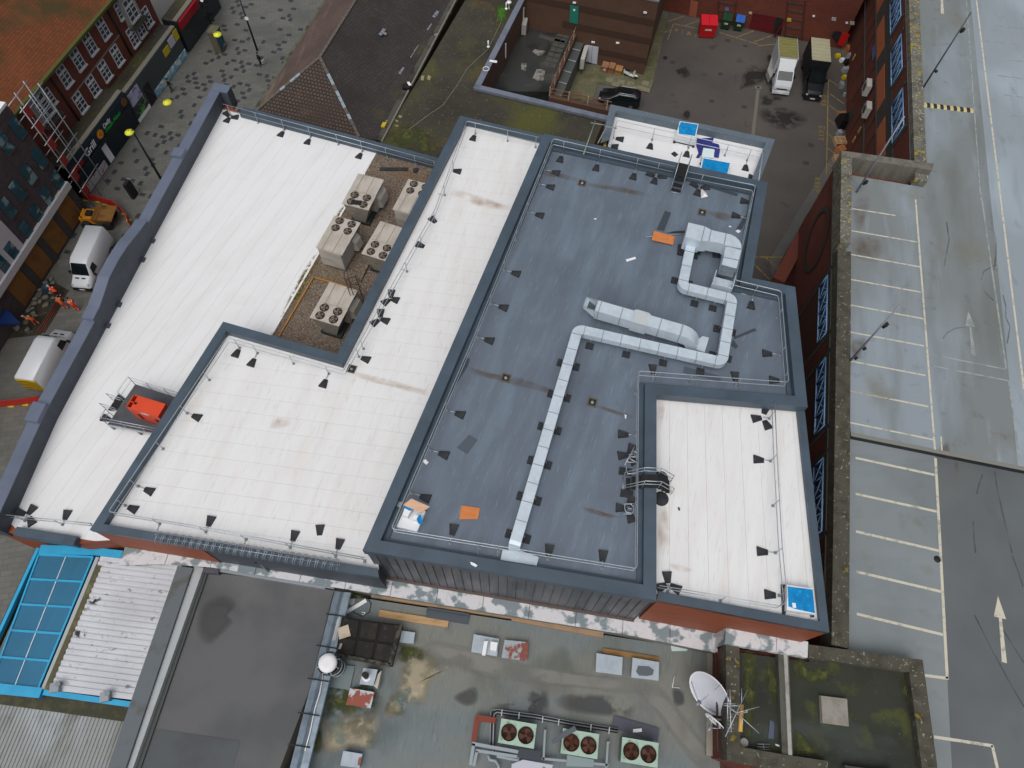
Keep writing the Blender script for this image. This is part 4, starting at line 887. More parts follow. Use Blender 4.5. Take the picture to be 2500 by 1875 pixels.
bot = [lowA, lowB, V('U2',45,410,ZC), V('U2',1930,712,ZC), V('S12',0,412,ZC), V('S12',750,530,ZC), V('S12',1668,690,ZC)]
def along_line(pts, n):
    L_ = [0]
    for a_, b_ in zip(pts, pts[1:]): L_.append(L_[-1]+(b_-a_).length)
    out_ = []
    for i in range(n+1):
        t = L_[-1]*i/n
        for k in range(len(pts)-1):
            if t <= L_[k+1]+1e-6: out_.append(lerp(pts[k], pts[k+1], (t-L_[k])/max(L_[k+1]-L_[k],1e-6))); break
    return out_
ct = along_line([top[0], top[2], top[3], top[5], top[6]], 13)
nd = (top[6]-top[0]).normalized(); nd = Vector((nd.y,-nd.x,0)); cb_ = [p + nd*1.02 for p in ct]
for i in range(13):
    e = .006
    part('coping_stone', MB().prism([lerp(ct[i],ct[i+1],e)+Vector((0,.3,0)), lerp(ct[i],ct[i+1],1-e)+Vector((0,.3,0)), lerp(cb_[i],cb_[i+1],1-e), lerp(cb_[i],cb_[i+1],e)], ZC-.12, ZC+rnd.uniform(-.006,.006)), cop_m, CPW)
part('wall', MB().prism([p+Vector((0,.25,0)) for p in ct] + [p+Vector((0,.12,0)) for p in reversed(cb_)], 0, ZC-.125), conc, CPW)
# raised end over the stair tower
rz = 14.35
rp = [V('T4',208,668,rz), V('T4',790,770,rz), V('T4',785,882,rz), V('T4',200,782,rz)]
for i in range(2):
    part('coping_stone', MB().prism([lerp(rp[0],rp[1],i*.62+.003), lerp(rp[0],rp[1],(.62 if i==0 else 1)-.003), lerp(rp[3],rp[2],(.62 if i==0 else 1)-.003), lerp(rp[3],rp[2],i*.62+.003)], rz-.5, rz), cop_m, CPW)
part('step', MB().prism([V('T4',150,745,ZC+.5), rp[0], rp[3], V('T4',148,810,ZC+.5)], ZC, rz-.02), cop_m, CPW)
# razor wire on the coping
RW = thing('razor_wire', 'coil of silver razor wire lying along the near edge of the middle roof', 'razor wire', V('U2',0,240,16.0))
w0, w1 = V('U1',1600,468,16.25), V('U2',1510,470,16.25); dd = (w1-w0); L_ = dd.length; dd.normalize(); sd_ = dd.cross(Z)
rw_m = mat('razor_wire_steel', hexc('a9b0b6'), .35, metal=.6)
for ph in (0, 1.7):
    pts = []
    nT = int(L_/.42)
    for i in range(nT*9):
        a_ = i/9*2*math.pi+ph; pts.append(w0 + dd*(L_*i/(nT*9)) + sd_*(math.cos(a_)*.34) + Z*(math.sin(a_)*.34+.1))
    part('coil', MB().tube(pts, .017, 3), rw_m, RW)
part('support_wire', MB().tube([w0+Z*.1, w1+Z*.1], .02, 4), rw_m, RW)
part('flat_tray', MB().prism(VS('U2',ZC+1.6,(125,240),(620,325),(610,365),(120,292)), ZC+1.55, ZC+1.6), mat('pale_tray', hexc('a8b4bd'), .5), RW)
CC = thing('camera_pole', 'grey pole with a small security camera leaning from the coping', 'camera pole', V('U2',870,565,11.6))
part('pole', MB().tube([V('U2',875,565,11.7), V('U2',600,305,15.4)], .06, 8), galv_dull, CC); part('camera', MB().ell(V('U2',712,432,13.9), (.11,0,0),(0,.11,0),(0,0,.11)), black, CC); part('bracket', MB().box(V('U2',585,335,15.3), .5,.2,.14, -.2), black, CC)
# ------------------------------------------------------------------ low roofs in front (bottom of the picture)
ZB, ZG = 10.8, 11.5
grey_roof = mat('dark_felt_roof', hexc('5b5c5e'), .7, layers=[(hexc('4e5052'), (.22,.22,1), .46, .60, .9), (hexc('696a69'), (.16,.16,1), .52, .72, .7), (hexc('55575a'), (6,6,1), .5, .8, .35)], bump=((6,6,6), .12))
old_roof = mat('old_grey_roof', hexc('687376'), .65, layers=[(hexc('77776f'), (.10,.16,1), .46, .60, .85, 'noise', -.2), (hexc('525a5c'), (.35,.25,1), .52, .70, .75), (hexc('6f5d4a'), (.28,.4,1), .60, .78, .55), (hexc('48503c'), (.18,.18,1), .60, .76, .6), (hexc('515a5d'), (1.2,9,1), .55, .72, .45, 'noise', 1.3), (hexc('7f8a8d'), (9,1.2,1), .58, .74, .4)], bump=((5,5,5), .15))
FB = thing('flat_roofed_block', 'low block with a stained old grey roof along the bottom edge', 'building', V('S12',0,1200,0))
rp = [flat(cb_[5],0)+Vector((-1.2,0,0)), flat(cb_[12],0)+Vector((1.2,0,0)), V('S12',1640,740,ZB), V('S12',1590,1560,ZB)+Vector((0,-12,0)), V('S8',330,1659,ZB)+Vector((-4,-12,0)), V('S8',455,1600,ZB), V('S8',790,190,ZB)]
part('roof', MB().face([flat(p,ZB) for p in rp]), old_roof, FB); part('wall', MB().prism([flat(p,0) for p in inset(rp,.02)], 0, ZB-.02), conc, FB)
part('upstand', MB().beam(V('S8',1020,250,ZB+.3), V('S8',2190,430,ZB+.3), .35,.3).beam(V('S12',0,440,ZB+.3), V('S12',740,580,ZB+.3), .35,.3), mat('tan_upstand', hexc('9a7f63'), .8, layers=[(hexc('6f6a60'), (1,1,1), .5, .7, .8)]), FB)
part('gutter_edge', MB().beam(V('S12',1615,720,ZB+.25), V('S12',1610,1560,ZB+.25), .5,.25), mat('beige_edging', hexc('8b877d'), .7), FB)
lich = mat('pale_lichen_tide_mark', hexc('9c937d'), .9, layers=[(hexc('6d6a58'), (.9,.9,.9), .46, .60, .95), (hexc('b5a98f'), (2.2,2.2,2.2), .55, .68, .8), (hexc('6a766f'), (.55,.55,.55), .54, .60, .9), (hexc('77734a'), (1.4,1.4,1.4), .60, .72, .6)], alpha=((.8,.8,.8), .34, .42, .95, 1))
pale_m = mat('pale_walk_band', hexc('85857f'), .75, layers=[(hexc('716f66'), (.6,.6,.6), .5, .7, .7)], alpha=((.5,.5,.5), .28, .5, .8, 1))
damp = mat('damp_patch', hexc('43484a'), .45, layers=[(hexc('4a4238'), (.8,.8,.8), .5, .7, .7)], alpha=((.6,.6,.6), .40, .50, .8, 1))
moss = mat('dark_moss_patch', hexc('3f4426'), .95, layers=[(hexc('5f642b'), (2.5,2.5,2.5), .5, .65, .8)], alpha=((1.3,1.3,1.3), .38, .52, .9, 1))
def st_(s, pts, z, m, par=FB): stain([V(s,x,y,z) for x,y in pts], z+rnd.uniform(.004,.009), m, par)
st_('S8', ((1250,810),(1420,680),(1560,740),(1670,840),(1560,880),(1490,1010),(1460,1130),(1330,1150),(1270,1230),(1110,1240),(1160,1080),(1240,960)), ZB, lich)
st_('S8', ((620,1270),(860,1240),(1080,1200),(1090,1330),(1070,1470),(1000,1510),(860,1500),(700,1540),(580,1520),(600,1400)), ZB, lich)
st_('S8', ((1120,1230),(1290,1220),(1290,1060),(1180,1080)), ZB, lich)
st_('S8', ((1400,600),(2190,780),(2190,960),(1700,860),(1420,700)), ZB, pale_m)
st_('S12', ((0,810),(500,880),(1050,950),(1050,1060),(500,1010),(0,950)), ZB, pale_m)
st_('S12', ((1020,950),(1180,980),(1330,1150),(1640,1560),(1700,1659),(1500,1659),(1150,1190),(1010,1050)), ZB, pale_m)
for s, pts in (('S12',((20,1110),(110,1060),(180,1000),(240,1010),(300,1060),(280,1180),(120,1210),(20,1200))),('S12',((1300,1010),(1380,1030),(1400,1130),(1360,1160),(1310,1140))),('S12',((430,1060),(1000,1100),(980,1250),(420,1190))),('S8',((1680,1080),(1860,1000),(1880,1120),(1780,1160))),('U4',((450,70),(760,60),(880,0),(900,180),(520,140)))): st_(s, pts, ZB, damp)
for s, pts in (('S8',((640,930),(760,960),(900,1000),(1090,900),(1110,1100),(1040,1220),(640,1260),(600,1180))),('S8',((1230,650),(1430,690),(1450,800),(1250,800))),('S8',((500,1350),(600,1260),(620,1500),(520,1560))),('S8',((820,200),(1020,230),(1000,290),(820,280)))): st_(s, pts, ZB, moss)
# dark roof, its fascia and the trough gutter
DB = thing('dark_roof_block', 'low block with a dark grey felt roof left of the gutter', 'building', V('S4',1900,900,0))
dr = [V('U2',205,515,ZG), V('U2',1450,690,ZG), V('U2',1210,1659,ZG), V('S8',330,1659,ZG)+Vector((-3.3,-12,0)), V('S4',1140,1659,ZG)+Vector((-3.3,-12,0)), V('S4',1140,1659,ZG)]
part('roof', MB().face([flat(p,ZG) for p in dr]), grey_roof, DB); part('wall', MB().prism([flat(p,0) for p in dr], 0, ZG-.02), conc, DB)
part('patch', MB().prism([V('S4',x,y,ZG+.02) for x,y in ((1255,1340),(1945,1440),(1885,1659),(1145,1659))], ZG+.003, ZG+.016), mat('newer_felt', hexc('4c5153'), .65, layers=[(hexc('43464a'), (.35,.35,1), .5, .6, .8)]), DB)
stain([V('U2',x,y,ZG) for x,y in ((370,750),(500,780),(520,860),(450,930),(500,990),(420,1090),(280,1210),(200,1170),(150,1060),(200,850))], ZG+.005, mat('wet_mark', hexc('454647'), .5, alpha=((.3,.3,.3), .2, .4, .8, 1)), DB)
fas = mat('pale_fascia', hexc('a3a9ab'), .6, layers=[(hexc('8c8a80'), (.6,.6,.6), .5, .75, .6)])
f0, f1 = V('S4',1610,30,ZG+.5), V('S4',1030,1659,ZG+.5); fe = f1 + (f1-f0).normalized()*14
part('fascia', MB().beam(f0, fe, .62,.5), fas, DB); 
g0_, g1_ = V('S4',1500,30,ZG+.7), V('S4',945,1659,ZG+.7); ge = g1_ + (g1_-g0_).normalized()*14
part('parapet', MB().beam(g0_, ge, .95,.7), mat('grey_parapet_felt', hexc('5e656a'), .7, layers=[(hexc('4d4e44'), (.9,.9,.9), .55, .7, .8)]), DB)
u0_, u1_ = V('S4',1655,60,ZG+.15), V('S4',1100,1659,ZG+.15); part('upstand', MB().beam(u0_, u1_+(u1_-u0_).normalized()*14, .5,.15), mat('green_grey_upstand', hexc('4b504d'), .7), DB)
part('edge_trim', MB().beam(V('U2',370,500,ZG+.3), V('U2',1450,680,ZG+.3), .28,.3), galv_dull, DB)
part('edge_box', MB().prism(VS('U2',ZG+.5,(165,500),(360,460),(355,540),(200,530)), ZG, ZG+.45), mat('dark_slate_box', hexc('4a4a52'), .6), DB)
GT = thing('trough_gutter', 'long galvanised trough gutter with dark cross straps between two low roofs', 'gutter', V('S8',520,1000,ZG))
t0_, t1_ = V('U2',1460,700,ZG+.2), V('S8',360,1659,ZG+.2); td = (t1_-t0_); tl_ = td.length+14; td.normalize(); tsd = Vector((-td.y,td.x,0)); tsd = tsd if tsd.x > 0 else -tsd
gm = mat('bluish_galvanised', hexc('7e8c97'), .35, metal=.5, layers=[(hexc('5d6a75'), (2,2,2), .45, .7, .7)])
mb = MB(); prof_ = [(0,.1),(.32,.0),(.42,.12),(.55,.02),(.95,.0),(1.05,.18)]
for (a_,za_),(b_,zb_) in zip(prof_, prof_[1:]): mb.face([t0_+tsd*a_+Z*za_, t0_+td*tl_+tsd*a_+Z*za_, t0_+td*tl_+tsd*b_+Z*zb_, t0_+tsd*b_+Z*zb_])
part('trough', mb, gm, GT)
for s, x, y in (('U2',1470,650),('U2',1480,885),('U2',1390,1180),('U2',1310,1490),('S8',520,1175),('S8',440,1430)):
    q = V(s,x,y,ZG+.35); part('strap', MB().beam(q - tsd*.62 - td*-.3, q + tsd*.62 + td*.3, .07,.05), black, GT)
solo('pipe', MB().tube(VS('S8',ZG+.3,(625,910),(600,1050),(560,1180),(520,1370),(480,1520)), .035, 6), white_p, 'thin white pipe bending along the trough gutter', 'pipe')
# corrugated sheds and the blue glazed canopy
def corrugated(poly, z, ang, pitch, amp, m, name, label, cat):
    """sheet of folded ribs clipped to a plan polygon, ribs running along ang"""
    rt = thing(name, label, cat, flat(poly[0],0)); mb = MB()
    k = 0
    for s in strips([flat(p,0) for p in poly], ang, pitch, .0):
        mb.prism([flat(p,0) for p in inset(s, .0)], z-.04, z + (amp if k % 2 else 0), False); k += 1
    o = part('sheet', mb, m, rt); o['kind'] = 'stuff'
    part('wall', MB().prism([flat(p,0) for p in inset(poly,.05)], 0, z-.05), conc, rt)
    return rt
ZS = 11.6
cor_w = mat('white_corrugated', hexc('c3c6cb'), .5, layers=[(hexc('a5a8ad'), (.4,.4,1), .45, .75, .6), (hexc('55554e'), (1.6,2.6,1), .66, .72, .7), (hexc('8f8f88'), (4,4,1), .6, .75, .5)])
cor_o = mat('old_corrugated', hexc('8b8f8e'), .7, layers=[(hexc('b9c1c8'), (.14,.10,1), .46, .62, .8), (hexc('5a5a50'), (.2,.5,1), .52, .68, .8, 'noise', 1.1), (hexc('4d4b42'), (5,1.5,1), .62, .75, .5)])
cp1 = VS('U1',ZS,(1030,640),(1842,752)) + VS('S4',ZS,(1078,1108),(372,1022))
rd = V('U1',1830,820,ZS)-V('U1',1000,720,ZS)
SH1 = corrugated(cp1, ZS, math.atan2(rd.y,rd.x), .16, .05, cor_w, 'corrugated_shed', 'shed with a ribbed white metal roof beside the blue canopy', 'shed')
part('flashing', MB().beam(V('S4',800,20,ZS+.08), V('S4',375,1025,ZS+.08), .3,.08), mat('mossy_flashing', hexc('55523c'), .9, layers=[(hexc('77754f'), (2,2,2), .5, .7, .8)]), SH1)
part('fascia', MB().beam(V('S4',350,1045,ZS-.02), V('S4',1065,1145,ZS-.02), .3,.3), mat('cyan_paint', hexc('2f9fcb'), .4, layers=[(hexc('2787b2'), (1,1,1), .45, .7, .6)]), SH1)
for x, y in ((465,1010),(868,1085)): part('vent_stub', MB().box(V('S4',x,y,ZS), .5,.5,.35, .2).tube([V('S4',x,y-30,ZS+.2), V('S4',x,y-30,ZS+.6)], .14, 8), galv_dull, SH1)
for x, y in ((765,305),(650,572)): stain([V('S4',x+dx,y+dy,ZS) for dx,dy in ((-45,-30),(50,-35),(55,10),(30,35),(-40,30),(-50,0))], ZS+.058, mat('black_mould', hexc('2d2f2c'), .8, alpha=((3.5,3.5,3.5), .46, .52, .9, 1)), SH1)
cp2 = VS('S4',ZS-.6,(-60,1085),(1025,1252),(880,1659)); cp2 += [cp2[2]+Vector((-2.2,-6,0)), cp2[0]+Vector((-3,-12,0))]
rd = V('S4',880,1659,ZS-.6)-V('S4',1025,1252,ZS-.6)
corrugated(cp2, ZS-.6, math.atan2(rd.y,rd.x), .11, .045, cor_o, 'corrugated_shed', 'shed with a weathered grey fine ribbed roof in the bottom left corner', 'shed')
solo('gully_wall', MB().beam(V('S4',0,1070,ZS-.4), V('S4',1040,1215,ZS-.4), .9,1.2), mat('mossy_gully', hexc('3d3c2e'), .9, layers=[(hexc('57553b'), (2,2,2), .5, .7, .7)]), 'dark mossy gully between the two corrugated roofs', 'gully')
CAN = thing('glazed_canopy', 'cyan framed canopy with tinted blue glass panes by the street', 'canopy', V('S4',200,400,0))
cyan = mat('cyan_paint', (0,0,0)); glass = mat('tinted_blue_glass', hexc('3b7fa3'), .12, alpha=.62, spec=.6, layers=[(hexc('35708f'), (.3,.3,1), .45, .7, .6)])
r0, r1 = V('U1',395,640,ZS), V('U1',945,665,ZS); q0, q1 = V('S4',-75,985,ZS), V('S4',310,1020,ZS)
ev = 5
for i in range(ev):
    for j in range(2):
        u0, u1 = i/ev, (i+1)/ev
        P_ = lambda u, v: lerp(lerp(r0,r1,v), lerp(q0,q1,v), u)
        part('pane', MB().prism([P_(u0+.008,j*.5+.008), P_(u0+.008,j*.5+.492), P_(u1-.008,j*.5+.492), P_(u1-.008,j*.5+.008)], ZS-.03, ZS), glass, CAN)
for i in range(ev+1): u = i/ev; part('cross_bar', MB().beam(lerp(r0,q0,u)+Z*.05, lerp(r1,q1,u)+Z*.05, .12,.12), cyan, CAN)
part('ridge_bar', MB().beam(lerp(r0,r1,.5)+Z*.03, lerp(q0,q1,.5)+Z*.03, .035,.06), white_p, CAN)
for a_, b_, wd in ((r0,q0,.1),(r1,q1,.1)): part('side_bar', MB().beam(a_+Z*.06, b_+Z*.06, wd,.1), cyan, CAN)
part('pale_trim', MB().beam(r1+Vector((.28,0,.05)), q1+Vector((.28,0,.05)), .22,.3), fas, CAN)
part('end_beam', MB().beam(V('U1',400,585,ZS+.1), V('U1',985,600,ZS+.1), .55,.5).beam(V('U1',740,580,ZS+.16), V('U1',1235,635,ZS+.16), .45,.3), cyan, CAN)
part('end_beam', MB().beam(V('S4',-75,1010,ZS+.08), V('S4',330,1050,ZS+.08), .55,.4), cyan, CAN)
o0_, o1_ = V('U1',385,570,ZS+.1), V('S4',-10,560,ZS+.1); part('outer_beam', MB().beam(o0_, o1_+(o1_-o0_)*.9, .2,.5), cyan, CAN)
part('moss_strip', MB().beam(V('U1',392,600,ZS-.2), V('S4',-10,590,ZS-.2)+(o1_-o0_)*.6, .5,.2), mat('black_moss', hexc('26281a'), .95), CAN)
fl = [r0, r1, q1, q0]; ctr = sum(fl, Vector())/4
part('inner_floor', MB().face([flat(p,ZS-1.2) for p in fl]), mat('grey_blue_inside', hexc('4a5a6c'), .8), CAN)
part('blind', MB().prism([lerp(r0,r1,.58), r1, q1, lerp(q0,q1,.30)], ZS-1.1, ZS-1.05), mat('blue_blind', hexc('4aa0c6'), .8), CAN)
part('wall', MB().prism([flat(p,0) for p in fl], 0, ZS-1.25), conc, CAN)
mb = MB()
for a_, b_ in ((r0,r1),(r1,q1),(q1,q0),(q0,r0)): mb.para(flat(a_,ZS-1.2), flat(b_-a_,0), flat(ctr-a_,0).normalized()*.05, Z*1.16)
part('side_panel', mb, mat('dark_side', hexc('39424c'), .7), CAN)
# ------------------------------------------------------------------ things on the old grey roof
charred = mat('charred_black', hexc('1f1d1a'), .8, layers=[(hexc('37322a'), (.9,.9,.9), .46, .68, .8), (hexc('55503f'), (3,3,3), .62, .75, .5)])
frame_k = mat('charred_frame', hexc('11110f'), .8)
CH = thing('rooflight', 'black sooty rooflight of six panels with a pale board on it', 'rooflight', V('X8',1450,720,ZB))
k0, k1, k2, k3 = [V('X8',x,y,ZB+1.1) for x,y in ((985,265),(2050,400),(1860,1130),(870,950))]
part('kerb', MB().prism([k0,k1,k2,k3], ZB, ZB+1.0), frame_k, CH)
Q = lambda u, v: lerp(lerp(k0,k1,u), lerp(k3,k2,u), v)
for i in range(3):
    for j in range(2):
        u0,u1 = i/3+.028,(i+1)/3-.028; v0,v1 = j/2+.04,(j+1)/2-.04
        part('panel', MB().prism([Q(u0,v0),Q(u1,v0),Q(u1,v1),Q(u0,v1)], ZB+1.0, ZB+1.06), charred, CH)
part('frame_bar', MB().beam(Q(0,1)+Vector((0,0,.06)), Q(1,1)+Vector((0,0,.06)), .2,.3).beam(Q(1,0)+Z*.06, Q(1,1)+Z*.06, .22,.3), mat('ash_edge', hexc('4d4a42'), .9, layers=[(hexc('1f1d1a'), (3,3,3), .45, .6, .9)]), CH)
slab('board', 'X8', ZB+1.07, ((1105,402),(1152,605),(945,672),(918,470)), .05, mat('cream_board', hexc('bfb29c'), .7, layers=[(hexc('a3957d'), (2,2,2), .5, .7, .6)]), 'cream square board lying on the black rooflight', 'board')
slab('brick', 'X8', ZB+1.07, ((965,740),(1003,745),(970,845),(925,840)), .07, mat('pale_block', hexc('a09c92'), .8), 'small pale block lying on the black rooflight', 'block')
solo('metal_sheet', MB().prism(VS('X8',ZB+1.0,(955,255),(965,280),(880,680),(810,685),(900,320)), ZB+.9, ZB+.94), fas, 'bent pale metal sheet between the gutter and the black rooflight', 'metal sheet')
FL = thing('flue', 'tall round flue with dented white cap beside the trough gutter', 'flue', V('Y8',1430,1200,ZB))
fz = 13.6; fc = V('Y8',1095,860,fz); fr = (V('Y8',1350,860,fz)-fc).length
part('base_plate', MB().box(V('Y8',1420,1230,ZB), 1.6,1.3,.12, -.1), mat('flue_plate', hexc('6d7a7d'), .6), FL)
part('shaft', MB().lathe(flat(fc,ZB+.12), [(fr*.95,0),(fr*.95,fz-.75-ZB)], 20), mat('dark_flue', hexc('3b3d3c'), .5, metal=.4), FL)
part('cowl', MB().lathe(flat(fc,fz-.62), [(fr*1.2,0),(fr*1.25,.15),(fr*1.2,.3),(fr*1.08,.2)], 24), mat('cowl_ring', hexc('3a3f44'), .5, metal=.4), FL)
part('cap', MB().lathe(flat(fc,fz-.2), [(fr*1.0,0),(fr,.1),(fr*.9,.22),(fr*.5,.26),(0,.24)], 22), mat('white_cap', (.74,.74,.76), .6, layers=[((.5,.5,.5), (2.2,2.2,2.2), .6, .72, .5)]), FL)
for zz in (ZB+.5, ZB+1.3): part('band', MB().tube([flat(fc,zz)+Vector((math.cos(t*math.pi/10)*fr*1.0, math.sin(t*math.pi/10)*fr*1.0,0)) for t in range(20)], .03, 5, True), fas, FL)
for k in range(8): a_ = k*math.pi/4+.4; part('pin', MB().tube([flat(fc,fz-.25)+Vector((math.cos(a_),math.sin(a_),0))*fr*.95, flat(fc,fz-.3)+Vector((math.cos(a_),math.sin(a_),0))*fr*1.3], .025, 5), galv, FL)
blue_grey = mat('pale_blue_grey_paint', hexc('a4afb9'), .5, layers=[(hexc('8d98a3'), (1.6,1.6,1.6), .5, .7, .7)])
rusty = mat('flaking_rusty_paint', hexc('b3bac2'), .6, layers=[(hexc('8a3b22'), (1.5,1.5,1.5), .50, .54, .95), (hexc('6b2c1a'), (4,4,4), .6, .7, .6)])
def hatch(label, s, pts, h_, m, z=ZB, extra=None):
    rt = thing('roof_hatch', label, 'roof hatch', flat(V(s,*pts[0],z),z)); po = VS(s, z+h_, *pts); c_ = sum(po,Vector())/4
    part('kerb', MB().prism([lerp(flat(c_,0),flat(p,0),.93) for p in po], z, z+h_-.1), galv_dull, rt); part('lid', MB().prism(po, z+h_-.1, z+h_), m, rt); return rt
v1 = hatch('pale box vent with a stubby black pipe near the flue', 'X8', ((1380,1185),(1635,1215),(1560,1505),(1310,1475)), .8, blue_grey)
part('collar', MB().lathe(V('X8',1440,1345,ZB+.8), [(.26,0),(.2,.1),(.16,.12)], 14), white_p, v1); part('pipe', MB().cyl(V('X8',1430,1320,ZB+.9), .17,.5,14), black, v1)
part('side_flap', MB().prism(VS('X8',ZB+.6,(1640,1290),(1700,1230),(1630,1560),(1565,1510)), ZB, ZB+.55), mat('pale_flap', hexc('b7b2a8'), .6), v1)
hatch('low hatch with flaking red and white paint', 'S8', ((845,1010),(1045,1045),(1010,1175),(815,1145)), .45, rusty)
hatch('pale grey hatch beside the black rooflight', 'S8', ((1262,545),(1372,562),(1360,652),(1245,640)), .4, blue_grey)
v2 = hatch('pale hatch at the bottom edge with rust on its right rim', 'S8', ((790,1520),(945,1545),(920,1659),(765,1640)), .5, blue_grey)
part('rust_patch', MB().prism(VS('S8',ZB+.51,(915,1560),(940,1565),(925,1640),(905,1635)), ZB+.5, ZB+.506), rusty, v2)
v3 = hatch('pale square hatch with a white duct and cowl on it', 'S8', ((1848,575),(2052,612),(2035,755),(1826,718)), .35, blue_grey)
part('white_duct', MB().prism(VS('S8',ZB+.7,(1930,630),(1962,628),(1940,745),(1912,742)), ZB+.35, ZB+.6), white_p, v3); part('cowl', MB().prism(VS('S8',ZB+.75,(1985,632),(2040,640),(2030,710),(1978,700)), ZB+.35, ZB+.65), white_p, v3)
hatch('pale square hatch with rust blotches', 'S12', ((-60,620),(135,640),(120,793),(-85,765)), .35, mat('rust_blotched', hexc('9aa3aa'), .6, layers=[(hexc('7c3a26'), (1.1,1.1,1.1), .58, .62, .95), (hexc('7e868c'), (3,3,3), .5, .7, .5)]))
hatch('plain pale grey hatch, left of the pair near the plank', 'S12', ((685,728),(897,762),(890,908),(678,880)), .4, blue_grey)
v4 = hatch('pale grey hatch with a dark puddle on its lid, right of the pair', 'S12', ((978,765),(1192,802),(1188,952),(965,925)), .4, blue_grey)
part('puddle', MB().prism([V('S12',x,y,ZB+.4) for x,y in ((1020,830),(1110,835),(1150,865),(1140,905),(1090,915),(1030,910),(1005,880))], ZB+.4, ZB+.405), mat('dark_puddle', hexc('5a6068'), .15), v4)
plank_m = mat('raw_timber', hexc('b3936a'), .8, layers=[(hexc('8f7049'), (1,6,1), .5, .7, .6)])
solo('plank', MB().beam(V('S8',1080,405,ZB+.12), V('S8',1640,492,ZB+.12), .42,.1), plank_m, 'long pale timber plank lying near the coping wall', 'plank')
solo('plank', MB().beam(V('S12',735,708,ZB+.12), V('S12',1190,782,ZB+.12), .3,.1), mat('brown_timber', hexc('8a6a3f'), .8, layers=[(hexc('6b4f2b'), (1,6,1), .5, .7, .6)]), 'brown timber plank behind the pair of pale hatches', 'plank')
solo('folded_panel', MB().beam(V('S8',1465,395,ZB+.22), V('S8',1805,450,ZB+.22), .62,.2).beam(V('S8',1462,385,ZB+.3), V('S8',1807,440,ZB+.3), .12,.1), mat('dark_slate_panel', hexc('454c55'), .5), 'long dark grey folded panel beside the timber plank', 'panel')
solo('white_profile', MB().beam(V('S8',815,395,ZB+.15), V('S8',975,300,ZB+.15), .22,.12), white_p, 'white plastic profile lying near the gutter corner', 'profile')
slab('white_bracket', 'S8', ZB, ((940,395),(968,395),(968,420),(940,420),(940,414),(960,414),(960,402),(940,402)), .05, white_p, 'small white bracket inside the loop of cable', 'bracket')
slab('stone', 'S8', ZB, ((840,290),(885,285),(880,330),(855,342),(830,320)), .15, mat('pale_rubble', hexc('a7a8a8'), .9), 'pale lump of rubble by the gutter corner', 'rubble')
cable = mat('black_cable', (.015,.015,.015), .6)
solo('cable', MB().tube([V('S8',x,y,ZB+.05) for x,y in ((820,210),(900,250),(980,270),(1015,330),(1000,400),(940,430),(880,400),(850,360))], .025, 5), cable, 'black cable curling in a loop by the gutter corner', 'cable')
solo('cable', MB().tube([V('S8',x,y,ZB+.05) for x,y in ((960,265),(1050,290),(1150,280),(1290,270))], .02, 5), cable, 'thin black cable running along the coping wall', 'cable')
slab('white_scrap', 'S12', ZB, ((1283,650),(1345,662),(1440,675),(1415,710),(1295,712)), .06, mat('pale_green_sheet', hexc('b9cbc6'), .5), 'pale green crumpled sheet below the coping wall', 'sheet')
solo('angle_strip', MB().tube(VS('S12',ZB+.05,(1315,910),(1300,1005),(1365,1010)), .03, 4), white_p, 'white L shaped strip on the grey roof left of the big dish', 'strip')
# condensers with rusty fans
mint = mat('mint_green_paint', hexc('9fb9a8'), .55, layers=[(hexc('7d9a86'), (1,1,1), .45, .7, .7), (hexc('6f5c32'), (1.2,1.2,1.2), .57, .70, .7), (hexc('54593a'), (3.5,3.5,3.5), .6, .72, .6)])
rust_d = mat('rusty_fan_well', hexc('2a1a14'), .9, layers=[(hexc('4a2a1c'), (4,4,4), .5, .7, .8)]); rust_b = mat('rusty_blade', hexc('563527'), .85, layers=[(hexc('3d2319'), (4,4,4), .45, .7, .7)])
guardm = mat('rusty_guard', hexc('5b3524'), .9)
for i, (pts, lb) in enumerate(((((470,205),(800,262),(778,488),(443,432)),'mint green condenser with two rusty fans, leftmost of the three'), (((1045,297),(1383,353),(1365,585),(1026,530)),'mint green condenser with two rusty fans, the middle one with a dark bar across'), (((1600,378),(1938,435),(1925,667),(1583,608)),'mint green condenser with two rusty fans, rightmost of the three'))):
    zt_ = ZB + 1.25; po = VS('U4', zt_, *pts); c_ = sum(po,Vector())/4; ux_ = (po[1]-po[0]); rot = math.atan2(ux_.y,ux_.x); Lx, Ly = ux_.length, (po[3]-po[0]).length
    rt = thing('condenser_unit', lb, 'condenser', flat(c_,ZB), rot, 'mint green condensers')
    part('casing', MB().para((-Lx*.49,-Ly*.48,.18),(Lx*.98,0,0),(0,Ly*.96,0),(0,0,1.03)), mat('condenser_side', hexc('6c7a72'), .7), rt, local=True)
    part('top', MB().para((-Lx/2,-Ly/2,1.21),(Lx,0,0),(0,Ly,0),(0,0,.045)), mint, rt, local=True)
    for sx in (-1, 1):
        fan(rt, (sx*Lx*.235,-Ly*.02,1.257), min(Lx*.205,Ly*.36), rust_d, rust_b, 3 if (i+sx) % 2 else 4, rnd.random()*3, guardm if sx < 0 and i > 0 else None)
        part('foot', MB().para((sx*Lx*.4-.06,-Ly*.5,0),(.12,0,0),(0,Ly,0),(0,0,.18)), galv_dull, rt, local=True)
solo('metal_bar', MB().beam(V('U4',945,425,ZB+1.4), V('U4',1165,295,ZB+1.4), .26,.05), mat('slate_bar', hexc('4f555d'), .5), 'dark grey bar lying across the middle mint condenser', 'bar')
PR = thing('pipe_rack', 'steel support frame carrying pipes between the mint condensers', 'pipe frame', V('U4',600,560,ZB))
for a_, b_ in (((880,310),(865,590)),((1465,420),(1450,667)),((850,580),(1470,640)),((430,560),(640,600))): part('beam', MB().beam(V('U4',*a_,ZB+.45), V('U4',*b_,ZB+.45), .12,.12), galv_dull, PR)
